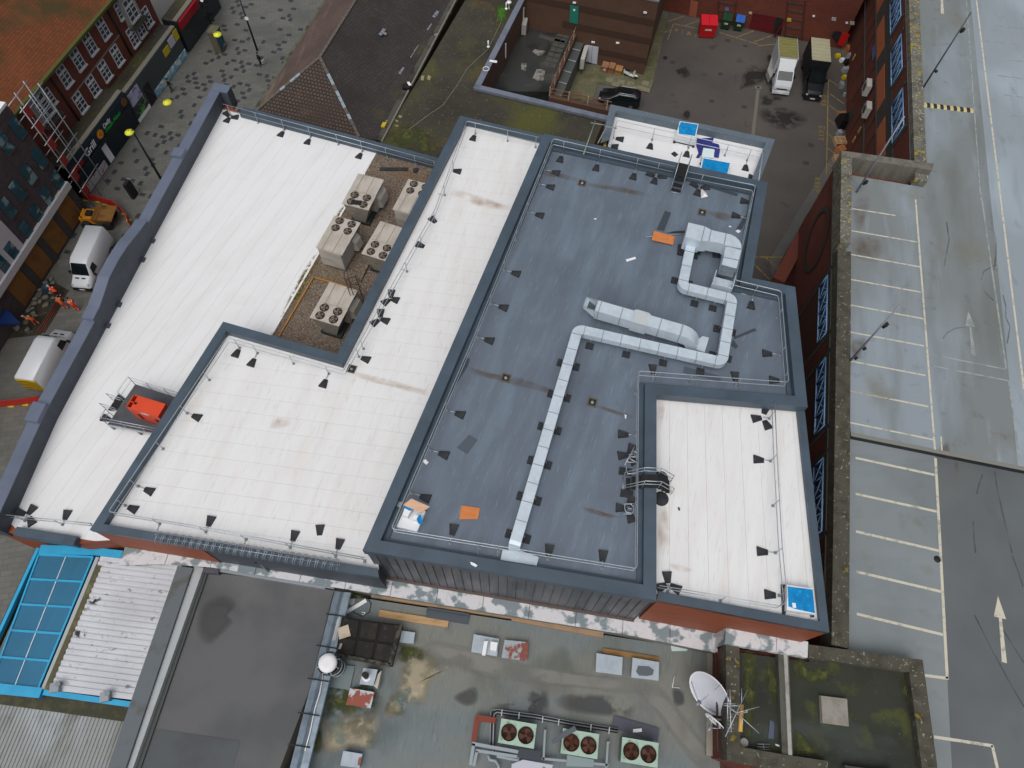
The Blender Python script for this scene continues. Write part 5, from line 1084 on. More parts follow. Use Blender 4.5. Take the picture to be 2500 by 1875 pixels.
for a_ in ((880,320),(870,580),(1465,430),(1440,640)): part('leg', MB().box(V('U4',*a_,ZB), .1,.1,.4), galv_dull, PR)
tray = mat('pale_insulated_pipe', hexc('8e98a1'), .5)
PT = thing('cable_tray', 'two pale grey cable trays turning a corner by the leftmost condenser', 'cable tray', V('U4',210,450,ZB))
part('tray', MB().beam(V('U4',215,440,ZB+.55), V('U4',185,640,ZB+.55), .18,.1).beam(V('U4',200,440,ZB+.55), V('U4',640,520,ZB+.55), .18,.1), tray, PT)
part('tray', MB().beam(V('U4',245,510,ZB+.5), V('U4',215,650,ZB+.5), .16,.1).beam(V('U4',235,505,ZB+.5), V('U4',640,565,ZB+.5), .16,.1), tray, PT)
solo('red_conduit', MB().beam(V('U4',250,190,ZB+.5), V('U4',215,420,ZB+.5), .28,.15).beam(V('U4',245,200,ZB+.5), V('U4',420,225,ZB+.5), .32,.15), mat('red_oxide', hexc('7a3a2a'), .7), 'red oxide conduit bent at a right angle beside the leftmost condenser', 'conduit')
PB = thing('pipe_bundle', 'bundle of black and grey pipes running behind the mint condensers', 'pipes', V('U4',700,200,ZB))
for k, (m_, r_) in enumerate(((galv_dull,.03),(black,.05),(galv_dull,.045),(black,.03))):
    dy = k*13; part('pipe', MB().tube([V('U4',x,y+dy,ZB+.3+.02*k) for x,y in ((365+k*14,480),(375+k*14,130+k*6),(430,122),(800,172),(1150,238),(1560,300))], r_, 5), m_, PB)
for x in (480,640,860,1010,1310,1480): part('clamp', MB().beam(V('U4',x,115+(x-430)*.165,ZB+.4), V('U4',x-6,175+(x-430)*.165,ZB+.4), .05,.05), galv, PB)
slab('panel', 'U4', ZB+.1, ((1525,180),(1945,300),(1930,420),(1500,290)), .04, mat('blue_grey_panel', hexc('464b58'), .5), 'blue grey flat panel lying behind the rightmost condenser', 'panel')
slab('white_block', 'U4', ZB+.15, ((1700,305),(1780,298),(1782,330),(1700,338)), .12, white_p, 'small white block on the blue grey panel', 'block')
slab('panel', 'U4', ZB+.6, ((640,480),(850,515),(840,605),(620,570)), .04, mat('navy_panel', hexc('2f3640'), .5), 'navy panel in front of the leftmost condenser', 'panel')
slab('panel', 'U4', ZB+.5, ((1085,545),(1335,590),(1330,660),(1078,650)), .04, mat('sea_green_sheet', hexc('7e8e90'), .4), 'pale sea green sheet in front of the middle condenser', 'panel')
slab('panel', 'U4', ZB+.5, ((675,590),(955,640),(940,680),(565,680),(570,630)), .05, mat('white_enamel', hexc('b2b6c2'), .4, layers=[(hexc('7d3326'), (2,2,2), .66, .7, .8)]), 'pale enamel panel at the bottom edge by the navy panel', 'panel')
solo('hose', MB().tube([V('U4',x,y,ZB+.3) for x,y in ((345,540),(365,590),(420,600),(450,650),(440,690))], .09, 7), tray, 'fat grey hose curling below the cable trays', 'hose')
# ------------------------------------------------------------------ multi storey car park on the right
ZK = 12.8
lich_wall = mat('lichen_concrete', hexc('6b6a60'), .9, layers=[(hexc('4f4e46'), (1.2,1.2,1.2), .45, .65, .85), (hexc('a3a193'), (5,5,5), .58, .66, .9), (hexc('9a8428'), (1.7,1.7,1.7), .60, .66, .85), (hexc('35352e'), (7,7,7), .58, .68, .8)], bump=((6,6,6), .5, .04))
lich_dark = mat('dark_lichen_concrete', hexc('4c4a40'), .92, layers=[(hexc('38372d'), (1.5,1.5,1.5), .45, .65, .85), (hexc('8f8d80'), (6,6,6), .62, .69, .85), (hexc('7d6a1c'), (1.5,1.5,1.5), .66, .72, .8)], bump=((6,6,6), .5, .04))
deck_up = mat('wet_blue_grey_deck', hexc('787e7f'), .5, layers=[(hexc('8b969e'), (.14,.06,1), .46, .60, .9, 'noise', -.19), (hexc('696e6c'), (.5,.09,1), .50, .68, .75, 'noise', -.19), (hexc('6f6e58'), (.3,.22,1), .58, .76, .6), (hexc('5b5d5c'), (1.4,1.4,1), .62, .78, .55), (hexc('97a3ab'), (1.2,.16,1), .60, .75, .5, 'noise', -.19)], bump=((3,3,3), .06))
deck_bay = mat('smooth_grey_bays', hexc('7d8587'), .5, layers=[(hexc('6f777a'), (.2,.2,1), .45, .65, .8), (hexc('6b6a5c'), (.7,.7,1), .60, .76, .55), (hexc('8a939a'), (.15,.5,1), .52, .75, .5)])
deck_lane = mat('dark_grey_lane', hexc('626869'), .45, layers=[(hexc('595d60'), (.12,.12,1), .45, .62, .9), (hexc('6c6f6a'), (.2,.2,1), .55, .75, .5), (hexc('54524f'), (.4,.3,1), .62, .8, .5)])
deck_ramp = mat('pale_blue_deck', hexc('8c969d'), .5, layers=[(hexc('9ca8b1'), (.10,.08,1), .45, .62, .9), (hexc('808a91'), (.6,.09,1), .52, .70, .7, 'noise', -.19), (hexc('70777b'), (1.6,.5,1), .60, .78, .5)])
CP = thing('car_park', 'multi storey car park with a wet open top deck down the right side', 'car park', (40,40,0))
UA, UB = V('T1',1360,0,13.9), V('T1',1395,1000,13.9); LA_, LB_ = V('T2',845,470,13.9), V('T3',805,1659,13.9)
ud = (UA-UB).normalized(); ld = (LA_-LB_).normalized(); un = Vector((ud.y,-ud.x,0)); ln = Vector((ld.y,-ld.x,0))   # point into the building
if un.x < 0: un = -un
if ln.x < 0: ln = -ln
FAR = UA + ud*70; J = UB - ud*4.6; J2 = LA_ + ld*8.6; END = LB_ - ld*((LB_-V('T4',1000,800,13.9)).dot(ld)); EAST = 140
step0, step1 = V('Y2',0,105,ZK+.4), V('Y2',2212,548,ZK+.4); sdir = (step1-step0).normalized()
z1 = ZK + .4
line0, line1 = V('T1',1848,0,z1), V('T2',2192,1480,z1)
ldir = (line1-line0).normalized()
sA = step0 - sdir*2; sB = step0 + sdir*((V('T3',2150,720,z1)-step0).dot(sdir)); 
xA = lambda p, d, t: p + d*t
west_up = [flat(LA_+ln*.05,0)+ld*8.3, flat(LA_+ln*.05,0), flat(step0-sdir*.35,0), flat(step0+sdir*8.9,0), flat(J+un*.0,0)+un*4]
# upper deck: bays + lane in one sheet, the pale ramp deck beyond the long line
up = [flat(FAR,0), flat(J,0), flat(J2,0), flat(step0-sdir*.6,0), flat(sB,0), flat(line0 - ldir*70,0)]
part('deck', MB().face([flat(p,z1) for p in up]), deck_up, CP, 'wet blue grey upper deck')
rp_ = [flat(line0-ldir*70,0), flat(sB,0), flat(step0+sdir*40,0), flat(step0+sdir*40,0)+Vector((60,100,0))]
part('deck', MB().face([flat(p,z1+.004) for p in rp_]), deck_ramp, CP, 'pale blue deck beyond the long white line')
lo_l0, lo_l1 = V('T3',1552,640,ZK), V('T4',1768,1035,ZK)
lx = (lo_l1-lo_l0).normalized()
bay = [flat(step0-sdir*.6,0), flat(step0+sdir*((lo_l0-step0).dot(sdir)),0), flat(lo_l1,0)+lx*14, flat(END,0)]
part('deck', MB().face([flat(p,ZK) for p in bay]), deck_bay, CP, 'smooth grey parking bays of the lower deck')
lane = [bay[1], flat(step0+sdir*42,0), flat(step0+sdir*42,0)-lx*-40, flat(lo_l1,0)+lx*14]
part('deck', MB().face([flat(p,ZK) for p in lane]), deck_lane, CP, 'dark grey driving lane of the lower deck')
part('step_edge', MB().para(flat(step0-sdir*.6,ZK-.3), sdir*43, Vector((sdir.y,-sdir.x,0))*.02, Z*(z1-ZK+.29)), mat('step_black', hexc('22282d'), .6), CP)
part('step_lip', MB().para(flat(step0-sdir*.6,z1-.02), sdir*43, Vector((-sdir.y,sdir.x,0))*.28, Z*.03), mat('step_lip', hexc('7c7d76'), .8), CP)
# parapets
def strip(a, b, nrm, wd, z0, zt, m, label=None): return part('parapet', MB().para(flat(a,z0), flat(b-a,0), nrm*wd, Z*(zt-z0)), m, CP, label)
strip(FAR, J-ud*-.0, un, .95, 13.3, 13.9, lich_wall, 'lichen covered concrete parapet of the far half')
strip(LA_, END, ln, .98, 12.2, 13.9, lich_dark, 'dark lichen covered parapet of the near half')
LB2 = [V('T1',872,1088,14.4), V('T1',1540,1182,14.4), V('T1',1528,1232,14.4), V('T1',950,1140,14.4), V('T2',938,425,14.4), V('T2',862,425,14.4)]
part('corner_wall', MB().prism([flat(p,0) for p in LB2[:4]], z1-.8, 14.4), mat('streaky_concrete', hexc('6c6a62'), .85, layers=[(hexc('55534b'), (2,2,.25), .45, .65, .8), (hexc('85816f'), (6,6,6), .6, .7, .6), (hexc('8c7a2c'), (2,2,2), .66, .72, .6)], bump=((5,5,5),.3,.03)), CP, 'high streaked concrete wall on the top deck')
part('corner_wall', MB().prism([flat(p,0) for p in (LB2[0],LB2[3],LB2[4],LB2[5])], 12.9, 14.397), lich_wall, CP, 'raised lichen covered parapet')
part('wall', MB().prism([flat(FAR,0)+un*.06, flat(J,0)+un*.06, flat(J,0)+un*20, flat(FAR,0)+un*20], 0, 13.1), brick_red, CP, 'red brick facade towards the loading yard')
part('wall', MB().prism([flat(LA_+ld*9.6,0)+ln*.06, flat(END,0)+ln*.06, flat(END,0)+ln*20, flat(LA_+ld*9.6,0)+ln*20], 0, 12.75), brick_red, CP, 'dark red brick facade beside the retail building')
# facade of the far half
bd = mat('dark_grey_render', hexc('3d3b37'), .8); lb_ = mat('light_orange_brick', hexc('a45c3a'), .85, layers=[(hexc('8f4c2e'), (.8,.8,2), .5, .7, .7)])
blue_p = mat('pale_blue_lattice', hexc('7fa6d0'), .5); win_d = mat('dark_window_opening', hexc('1b2740'), .3)
ao = -un
def fb(t0, t1, za, zb, off, th, m, name='band', label=None, o=None, d=None, nn_=None):
    o = UB if o is None else o; d = ud if d is None else d; nn_ = ao if nn_ is None else nn_
    return part(name, MB().para(flat(o,za)+d*t0+nn_*off, d*(t1-t0), nn_*th, Z*(zb-za)), m, CP, label)
sU = lambda x, y: (VW('T1',x,y,UA,UB)-UB).dot(ud)
fb(-4.6, 60, 4.55, 4.75, -.04, .14, bd, 'ledge'); fb(-4.6, 60, 7.35, 7.5, -.04, .16, bd, 'ledge')
fb(-4.6, 60, 9.15, 10.4, -.05, .07, bd, 'recess_band')
per = sU(1240,370)-sU(1245,760); w2 = (sU(1240,370)+sU(1245,615))/2; ww = abs(sU(1240,370)-sU(1245,615))
def lattice_window(o, d, nn_, c_, wd, za, zb, off):
    a_ = flat(o,za)+d*(c_-wd/2)+nn_*off
    w_ = part('window', MB().para(a_, d*wd, nn_*.03, Z*(zb-za)), win_d, CP)
    mb = MB(); P_ = lambda u, v: a_ + d*(wd*u) + Z*((zb-za)*v) + nn_*.07
    for (p, q) in (((0,0),(1,0)),((0,1),(1,1)),((0,0),(0,1)),((1,0),(1,1))): mb.tube([P_(*p),P_(*q)], .06, 4)
    for k in range(4):
        u0, u1 = k/4, (k+1)/4; mb.tube([P_(u1,0),P_(u1,1)], .04, 4); mb.tube([P_(u0,0),P_(u1,1)], .035, 4); mb.tube([P_(u0,1),P_(u1,0)], .03, 4)
    part('lattice', mb, blue_p, w_)
for k in range(-1, 4):
    c_ = w2 + per*(k+0); c_ = w2 + per*k
    if c_ < -3: continue
    lattice_window(UB, ud, ao, c_, ww, 10.5, 12.5, -.0)
    fb(c_-ww/2-.45, c_-ww/2-.12, 10.4, 12.9, -.02, .12, bd, 'window_jamb'); fb(c_+ww/2+.12, c_+ww/2+.45, 10.4, 12.9, -.02, .12, bd, 'window_jamb')
    fb(c_-ww/2+.1, c_+ww/2+.2, 7.55, 9.12, -.03, .08, lb_, 'light_panel'); fb(c_+ww/2+.3, c_+per-ww/2, 7.55, 9.12, -.03, .07, bd, 'dark_panel')
    for j in (-.35,.0,.35): fb(c_+per*j, c_+per*j+.12, 5.0, 7.0, -.03, .06, bd, 'slot')
    for j in (-.2,.2): fb(c_+per*j, c_+per*j+.1, 1.6, 4.3, -.03, .06, bd, 'slot')
fb(sU(1115,410)-.0, sU(1115,320), 6.6, 7.4, -.01, .09, mat('small_blue_window', hexc('3d5a94'), .3), 'small_window')
for (x0,y0,x1,y1,lb2) in ((1100,640,1120,545,'white air conditioner on the car park brickwork, farther one'),(1100,800,1120,710,'white air conditioner on the car park brickwork, nearer one')):
    t0, t1 = sU(x0,y0), sU(x1,y1); rt = thing('wall_condenser', lb2, 'air conditioner', flat(UB,5.6)+ud*min(t0,t1), 0)
    part('casing', MB().para(flat(UB,5.6)+ud*min(t0,t1)+ao*.15, ud*abs(t1-t0), ao*.5, Z*1.2), mat('grey_white_casing', hexc('b3b1aa'), .5), rt)
    part('grille', MB().cyl(flat(UB,6.2)+ud*((t0+t1)/2)+ao*.66, .42, .02, 14, None, ao), bd, rt)
    part('bracket', MB().para(flat(UB,5.5)+ud*min(t0,t1), ud*.08, ao*.6, Z*.08).para(flat(UB,5.5)+ud*(max(t0,t1)-.1), ud*.08, ao*.6, Z*.08), bd, rt)
for x, y, dz in ((905,760,0),(900,1100,0)):
    t = sU(1000,y); fb(t, t+1.5, .1, 2.3, -.02, .06, bd, 'doorway')
for x, y in ((955,440),(995,965),(955,1035)): t = sU(x,y); fb(t, t+.3, VW('T1',x,y,UA,UB).z, VW('T1',x,y,UA,UB).z+.7, 0, .1, mat('buff_plate', hexc('a5854e'), .7), 'wall_plate')
# facade of the near half
sL = lambda s, x, y: (VW(s,x,y,LA_,LB_)-LB_).dot(ld); lo_ = -ln
for (s0_, a_, s1_, b_) in (('T2',(722,740),'T2',(715,1140)),('T2',(703,1330),'T3',(697,470)),('T3',(690,700),'T3',(708,1195))):
    t0, t1 = sL(s0_,*a_), sL(s1_,*b_); c_ = (t0+t1)/2; wd = abs(t1-t0)
    lattice_window(LB_, ld, lo_, c_, wd, 10.7, 12.3, 0.0)
    for j in (-1,1): fb(c_+j*(wd/2+.3)-.15, c_+j*(wd/2+.3)+.15, 0.5, 12.9, -.02, .12, bd, 'pier', None, LB_, ld, lo_)
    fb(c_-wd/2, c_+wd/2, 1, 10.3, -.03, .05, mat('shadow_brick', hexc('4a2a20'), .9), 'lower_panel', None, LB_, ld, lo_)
fb(0, 34, 12.75, 12.9, -.02, .1, bd, 'ledge', None, LB_, ld, lo_)
# ring motif and bridging lintel
rc = VW('T2',735,330,LA_,LB_,0); pts = []
tR = (rc-LB_).dot(ld); zc_ = 9.6
mb = MB(); R0, R1 = 2.3, 2.75
for i in range(32):
    a0_, a1_ = 2*math.pi*i/32, 2*math.pi*(i+1)/32
    P_ = lambda a, r_: flat(LB_, zc_+math.sin(a)*r_) + ld*(tR+math.cos(a)*r_) + lo_*.05
    mb.face([P_(a0_,R0),P_(a0_,R1),P_(a1_,R1),P_(a1_,R0)])
part('ring_motif', mb, bd, CP)
BR = thing('brick_arch', 'red brick arch bridging the alley between yard and car park', 'arch', V('T2',440,680,0))
part('lintel', MB().beam(V('T2',665,230,5), V('T2',420,690,5), 1.1, 1.3), brick_red, BR)
# markings
wl = mat('worn_white_line', hexc('c3bfae'), .7, layers=[(hexc('8f8f86'), (3,3,3), .52, .68, .8)]); yl = mat('worn_yellow_line', hexc('8f7a3a'), .8, layers=[(hexc('55524a'), (3,3,3), .5, .64, .9)])
fl_ = mat('faded_line', hexc('9a9f9c'), .7, layers=[(hexc('7e868a'), (2,2,2), .42, .62, .95)])
def line(s0, p0, s1, p1, z, wd, m, par=CP, name='bay_line'):
    a_, b_ = V(s0,*p0,z+.012), V(s1,*p1,z+.012); return part(name, MB().beam(a_, b_, wd, .006), m, par)
for p0, p1 in (((948,175),(1262,225)),((945,335),(1418,417)),((920,503),(1440,597)),((915,683),(1448,780)),((912,868),(1465,972)),((908,1063),(1468,1168)),((906,1272),(1480,1382)),((904,1488),(1500,1608))): line('T2',p0,'T2',p1,z1,.11,wl)
for p0, p1 in (((904,155),(1495,272)),((902,383),(1535,513))): line('T3',p0,'T3',p1,z1,.11,wl)
line('T2',(1408,110),'T3',(1548,585),z1,.13,wl); line('T3',(1592,490),'T3',(1598,590),z1,.1,wl)
line('T1',(1848,0),'T2',(2192,1480),z1,.14,wl)
line('T2',(1880,60),'T2',(2065,1340),z1,.13,fl_); line('T1',(1775,0),'T1',(1880,1450),z1,.1,fl_); line('T2',(1505,1228),'T2',(2065,1338),z1,.1,fl_); line('T2',(1508,1308),'T2',(2080,1420),z1,.1,fl_); line('T2',(2080,1420),'T3',(2165,690),z1,.12,fl_)
for p0, p1 in (((974,645),(1545,768)),((975,905),(1560,1033)),((977,1177),(1578,1317)),((980,1468),(1592,1612))): line('T3',p0,'T3',p1,ZK,.16,wl)
line('T4',(1130,573),'T4',(1738,720),ZK,.16,wl); line('T3',(1552,645),'T4',(1768,1030),ZK,.17,wl); line('T4',(1600,1005),'T4',(1775,1028),ZK,.16,wl)
line('T4',(1675,1440),'T4',(2090,1503),ZK,.16,wl); line('T4',(2085,1500),'T4',(2130,1700),ZK,.17,wl)
for y0, x0, x1, y1 in ((180,1930,2192,205),(293,1890,2192,325),(425,1985,2192,445),(545,2000,2192,570),(685,2050,2192,705),(828,2090,2192,845)): line('T1',(x0,y0),'T1',(x1,y1),z1+.004,.1,fl_)
def arrow(s, head, shaft, z, m, label):
    rt = part('arrow', MB().prism([V(s,x,y,z) for x,y in head], z+.004, z+.012).prism([V(s,x,y,z) for x,y in shaft], z+.004, z+.011), m, CP, label)
arrow('Y3', ((620,332),(683,512),(588,490)), ((627,500),(650,503),(690,852),(650,840)), ZK, wl, 'bold white arrow on the lower lane')
arrow('T2', ((1788,915),(1836,1032),(1768,1022)), ((1796,1030),(1810,1032),(1842,1240),(1812,1236)), z1, fl_, 'faded white arrow on the upper deck')
arrow('T1', ((1590,-60),(1600,-60),(1614,100),(1590,98)), ((1592,-80),(1600,-80),(1602,-61),(1592,-61)), z1, wl, 'white arrow shaft at the top edge')
for s, pts, z in (('T2',((1960,230),(1960,290),(1990,400),(1990,500),(1975,620)),z1+.004),('T2',((1990,580),(1900,630),(1880,700),(1900,770),(1970,840)),z1+.004),('T2',((2040,800),(2060,880),(2060,960),(2090,1030),(2070,1150)),z1+.004),('T2',((1765,1035),(1700,1040),(1640,1070),(1605,1115)),z1),('T2',((1632,270),(1650,400),(1615,590)),z1),('Y2',((1820,560),(1840,750),(1930,1150),(2050,1659)),ZK),('Y2',((1650,600),(1600,750),(1570,870)),ZK),('Y2',((1525,1230),(1540,1500),(1560,1659)),ZK),('Y3',((440,480),(560,720),(700,980),(822,1190)),ZK),('Y3',((660,590),(740,720),(822,850)),ZK),('Y3',((730,20),(780,150),(815,260)),ZK)):
    p = [V(s,x,y,z) for x,y in pts]; mb = MB()
    for a_, b_ in zip(p, p[1:]): mb.beam(flat(a_,z+.009), flat(b_,z+.009), .09, .004)
    part('tyre_mark', mb, mat('tyre_mark_black', hexc('4b5154'), .6, alpha=((.8,.8,.8),.3,.7,.3)), CP)
for s, pts, z in (('T3',((1560,590),(1640,530),(1665,620),(1680,650),(1590,620)),z1),('Y2',((1270,430),(1330,440),(1325,600),(1290,580)),ZK),('T2',((960,120),(1080,100),(1020,330),(960,300)),z1),('T2',((960,380),(1150,400),(1140,560),(960,520)),z1),('T2',((940,1100),(1060,1130),(1000,1260),(940,1230)),z1)): stain([V(s,x,y,z) for x,y in pts], z+.006, rust, CP)
part('drain_cover', MB().lathe(V('T3',1565,1378,ZK), [(.22,.004),(.2,.02),(0,.02)], 12), black, CP)
# speed bump with black and cream blocks
SB = thing('speed_bump', 'speed bump of alternating black and cream blocks on the top deck', 'speed bump', V('U8',890,1090,z1))
b0_, b1_ = V('U8',640,1060,z1), V('U8',1143,1120,z1); bdv = (b1_-b0_); bl_ = bdv.length; bdv.normalize(); bs = Vector((-bdv.y,bdv.x,0))
for k in range(15):
    a_ = b0_ + bdv*(bl_*k/15+.01); w_ = bl_/15-.02
    part('block', MB().hull8([a_-bs*.3, a_+bdv*w_-bs*.3, a_+bdv*w_+bs*.3, a_+bs*.3], [a_-bs*.16+Z*.07, a_+bdv*w_-bs*.16+Z*.07, a_+bdv*w_+bs*.16+Z*.07, a_+bs*.16+Z*.07]), mat('bump_cream', hexc('c2b37c'), .7) if k % 2 == 0 else rubber, SB)
for (s, b_, t_, boxes, lb2) in (('T2',(905,1310),(1290,880),((1190,1025),(1045,1182),(972,1258)),'thin grey lamp mast on the parapet by the middle parking bays'),('T1',(1440,670),(1795,115),((1738,235),(1557,503)),'thin dark lamp mast on the far parapet by the speed bump'),('T1',(980,1390),(1230,965),((1015,1330),),'thin pale lamp mast at the high concrete corner wall')):
    p0 = V(s,*b_,13.2); p1 = V(s,*t_,20.9); top_ = flat(p0,20.9); rt = thing('lamp_mast', lb2, 'lamp post', p0)
    part('pole', MB().tube([p0, p0+Z*7.6], [.08,.05], 8), galv_dull if b_[1] != 670 else mat('dark_mast', hexc('4a4e52'), .5), rt)
    for i, bx in enumerate(boxes):
        t = (math.hypot(bx[0]-b_[0],bx[1]-b_[1])/math.hypot(t_[0]-b_[0],t_[1]-b_[1])); t = t*.87/(1-.13*t) if t < 1 else t
        part('floodlight', MB().box(p0+Z*(7.6*min(t,.97))+Vector((.2,.0,0)), .35 if i == 0 else .2,.22,.3 if i == 0 else .15, .5), black, rt)
for x, y, m_, lb2 in ((1473,1280,mat('white_disc', (.7,.7,.7), .5),'round white sign on the end of the high concrete wall'),(1456,1300,mat('blue_disc', hexc('2a7fc0'), .4),'round blue sign on the end of the high concrete wall')):
    p = VW('T1',x,y,LB2[3],LB2[2],0); nn_ = Vector((LB2[2].y-LB2[3].y, -(LB2[2].x-LB2[3].x), 0)).normalized(); nn_ = nn_ if nn_.y < 0 else -nn_
    solo('round_sign', MB().cyl(p+nn_*.02, .24, .03, 16, None, nn_), m_, lb2, 'sign')
# ------------------------------------------------------------------ stair tower with mossy roofs
ZT = 14.1
TW = thing('stair_tower', 'concrete stair tower with lichen parapets and two sunken mossy roofs', 'tower', V('T4',900,1200,0))
mossroof = mat('black_moss_roof', hexc('2e3128'), .8, layers=[(hexc('22261f'), (.35,.35,1), .45, .65, .8), (hexc('454a1f'), (.8,.8,1), .56, .70, .8), (hexc('8d8d84'), (9,9,1), .70, .76, .7), (hexc('3d4440'), (.25,.5,1), .55, .7, .6)], bump=((6,6,6), .4, .03))
tq = lambda *p: [flat(q,0) for q in VS('T4',ZT,*p)]
outer = tq((208,782),(785,860),(788,788),(1595,897),(1700,1659)); outer[4] = outer[4] + (outer[4]-outer[3]).normalized()*3; wb = tq((215,1600))[0]
tower_poly = [outer[0], outer[1], outer[2], outer[3], outer[4], tq((700,1800))[0], wb]
part('wall', MB().prism(inset(tower_poly,.06), 0, 13.2), brick_red, TW, 'red brick wall of the stair tower')
part('roof', MB().face([flat(p,13.55) for p in inset(tower_poly,.3)]), mossroof, TW)
for nm, poly in (('left', ((208,782),(303,795),(310,1515),(215,1600))), ('far', ((788,788),(1595,897),(1515,985),(790,880))), ('right', ((1595,897),(1700,1659),(1590,1659),(1500,985))), ('near', ((215,1602),(308,1510),(605,1562),(928,1610),(925,1680),(500,1665))), ('nearright', ((1050,1640),(1400,1690),(1400,1760),(1050,1720)))):
    part('parapet', MB().prism(tq(*poly), 13.0, ZT + rnd.uniform(-.004,.004)), lich_dark, TW)
part('dividing_wall', MB().prism(tq((582,850),(655,845),(688,1575),(610,1562)), 13.4, ZT-.12), mat('grey_divider', hexc('55564f'), .9, layers=[(hexc('3c3d33'), (1.5,1.5,1.5), .5, .7, .8)]), TW)
part('divider_cap', MB().beam(V('T4',628,842,ZT-.02), V('T4',662,1568,ZT-.02), .2,.1), mat('pale_cap', hexc('9c9c96'), .7, layers=[(hexc('6f6f66'), (2,2,2), .5, .7, .7)]), TW)
for pts in (((700,880),(1000,960),(900,1060),(700,1020)),((1420,1000),(1490,1010),(1500,1200),(1440,1120)),((340,850),(420,900),(400,1400),(330,1500)),((500,900),(570,1000),(570,1200),(490,1120)),((690,1400),(760,1430),(850,1560),(700,1570))): stain([V('T4',x,y,13.55) for x,y in pts], 13.556, moss, TW)
HS = thing('roof_hatch', 'square weathered concrete slab hatch on the tower roof', 'roof hatch', V('T4',970,1260,13.55))
part('lid', MB().prism(VS('T4',13.85,(878,1150),(1062,1172),(1075,1366),(890,1342)), 13.7, 13.85), mat('pale_slab', hexc('8d8981'), .85, layers=[(hexc('77736a'), (2.2,2.2,2.2), .45, .65, .7), (hexc('5f5c54'), (6,6,6), .6, .7, .6)]), HS)
part('kerb', MB().prism(VS('T4',13.7,(866,1146),(1060,1172),(1075,1366),(876,1340)), 13.55, 13.695), conc, HS)
slab('blue_scrap', 'T4', 13.56, ((520,1318),(550,1345),(545,1455),(505,1450)), .03, mat('slate_blue_sheet', hexc('4a5468'), .5), 'slate blue scrap on the narrow tower roof', 'scrap')
slab('yellow_strip', 'T4', 13.56, ((310,1498),(345,1503),(340,1518),(312,1512)), .1, mat('ochre_paint', hexc('9c8536'), .7), 'short yellow strip at the corner of the narrow tower roof', 'strip')
solo('wheel_disc', MB().lathe(V('T4',336,1478,13.6), [(.22,0),(.24,.04),(.17,.07),(.05,.03),(0,.05)], 14), mat('grey_disc', hexc('8b8d8c'), .6), 'small grey wheel disc at the corner of the narrow tower roof', 'disc')
AR = thing('aerial', 'small rod aerial lying at the near end of the narrow tower roof', 'aerial', V('T4',470,1505,13.6))
for a_, b_ in (((430,1490),(520,1492)),((430,1510),(515,1512)),((470,1485),(480,1535)),((435,1525),(520,1530))): part('rod', MB().tube([V('T4',*a_,13.75), V('T4',*b_,13.75)], .018, 5), galv_dull, AR)
slab('white_scrap', 'T4', 13.56, ((558,1488),(590,1500),(592,1512),(560,1500)), .06, white_p, 'small white and green litter at the near end of the narrow tower roof', 'litter')
# gutter and pipe between block and tower
solo('down_pipe', MB().tube([V('S12',1655,720,13.0), V('S12',1668,1520,13.0)], .06, 6), mat('dark_pipe', hexc('3a2f2b'), .6), 'dark rainwater pipe along the red wall of the stair tower', 'pipe')
# dishes
def dish(label, s, cx_, cy_, z, R_, n_cam, feed):
    c_ = V(s,cx_,cy_,z); n_ = (ROT @ Vector(n_cam)).normalized(); rt = thing('satellite_dish', label, 'satellite dish', flat(c_,ZB))
    part('reflector', MB().lathe(c_, [(R_*t, R_*.16*t*t - R_*.16) for t in (1,.85,.65,.4,.2,.001)], 28, n_), mat('dish_white', hexc('c9ccd6'), .5, layers=[(hexc('85878a'), (1.6,1.6,5), .60, .78, .6)]), rt)
    part('rim', MB().tube([c_ + (lambda u,w_: u*math.cos(t*math.pi/14)*R_ + w_*math.sin(t*math.pi/14)*R_)(n_.orthogonal().normalized(), n_.cross(n_.orthogonal().normalized())) for t in range(28)], .035, 5, True), white_p, rt)
    f_ = c_ + n_*R_*.75
    part('feed', MB().cyl(f_-n_*.1, .12, .3, 8, .08, n_), galv_dull, rt)
    u = n_.orthogonal().normalized(); w_ = n_.cross(u)
    for a_ in (.4, 2.5, 4.6): part('strut', MB().tube([f_, c_+(u*math.cos(a_)+w_*math.sin(a_))*R_*.92], .022, 5), galv, rt)
    bk = c_ - n_*R_*.2; part('mount', MB().tube([bk, flat(bk+Vector((.5,0,0)), z-R_*.5), flat(bk+Vector((.9,0,0)), z-R_*.5)], .07, 6), galv_dull, rt)
    return rt
a1_, a2_ = math.radians(53), math.radians(72)
dish('large white satellite dish mounted on the red tower wall', 'Y1', 535, 475, 13.2, 1.28, (-math.sin(a1_)*.94, math.sin(a1_)*.34, -math.cos(a1_)), None)
dish('small grey satellite dish tucked below the large white one', 'Y1', 640, 990, 13.2, .58, (-math.sin(a2_)*.7, math.sin(a2_)*.7, -math.cos(a2_)), None)
AN = thing('aerial', 'tall aerial cluster of crossed rods beside the large dish', 'aerial', V('Y1',930,720,ZT))
part('mast', MB().tube([V('Y1',880,870,13.2), flat(V('Y1',880,870,13.2),16.6)], .05, 6), galv_dull, AN)
za = 16.2
for a_, b_ in (((870,410),(880,950)),((905,395),(945,1190)),((925,400),(935,700)),((810,660),(1025,665)),((800,690),(1010,720)),((930,690),(1150,710)),((860,690),(1110,890)),((1250,395),(835,1270)),((1135,380),(1135,640)),((1050,830),(1460,720)),((1040,830),(1460,1210)),((1150,880),(1155,1060))):
    part('rod', MB().tube([V('Y1',*a_,za), V('Y1',*b_,za)], .022, 5), galv, AN)
for yy in range(780,1220,65): part('director', MB().tube([V('Y1',870,yy,za-.1), V('Y1',1000,yy+12,za-.1)], .012, 4), galv_dull, AN)
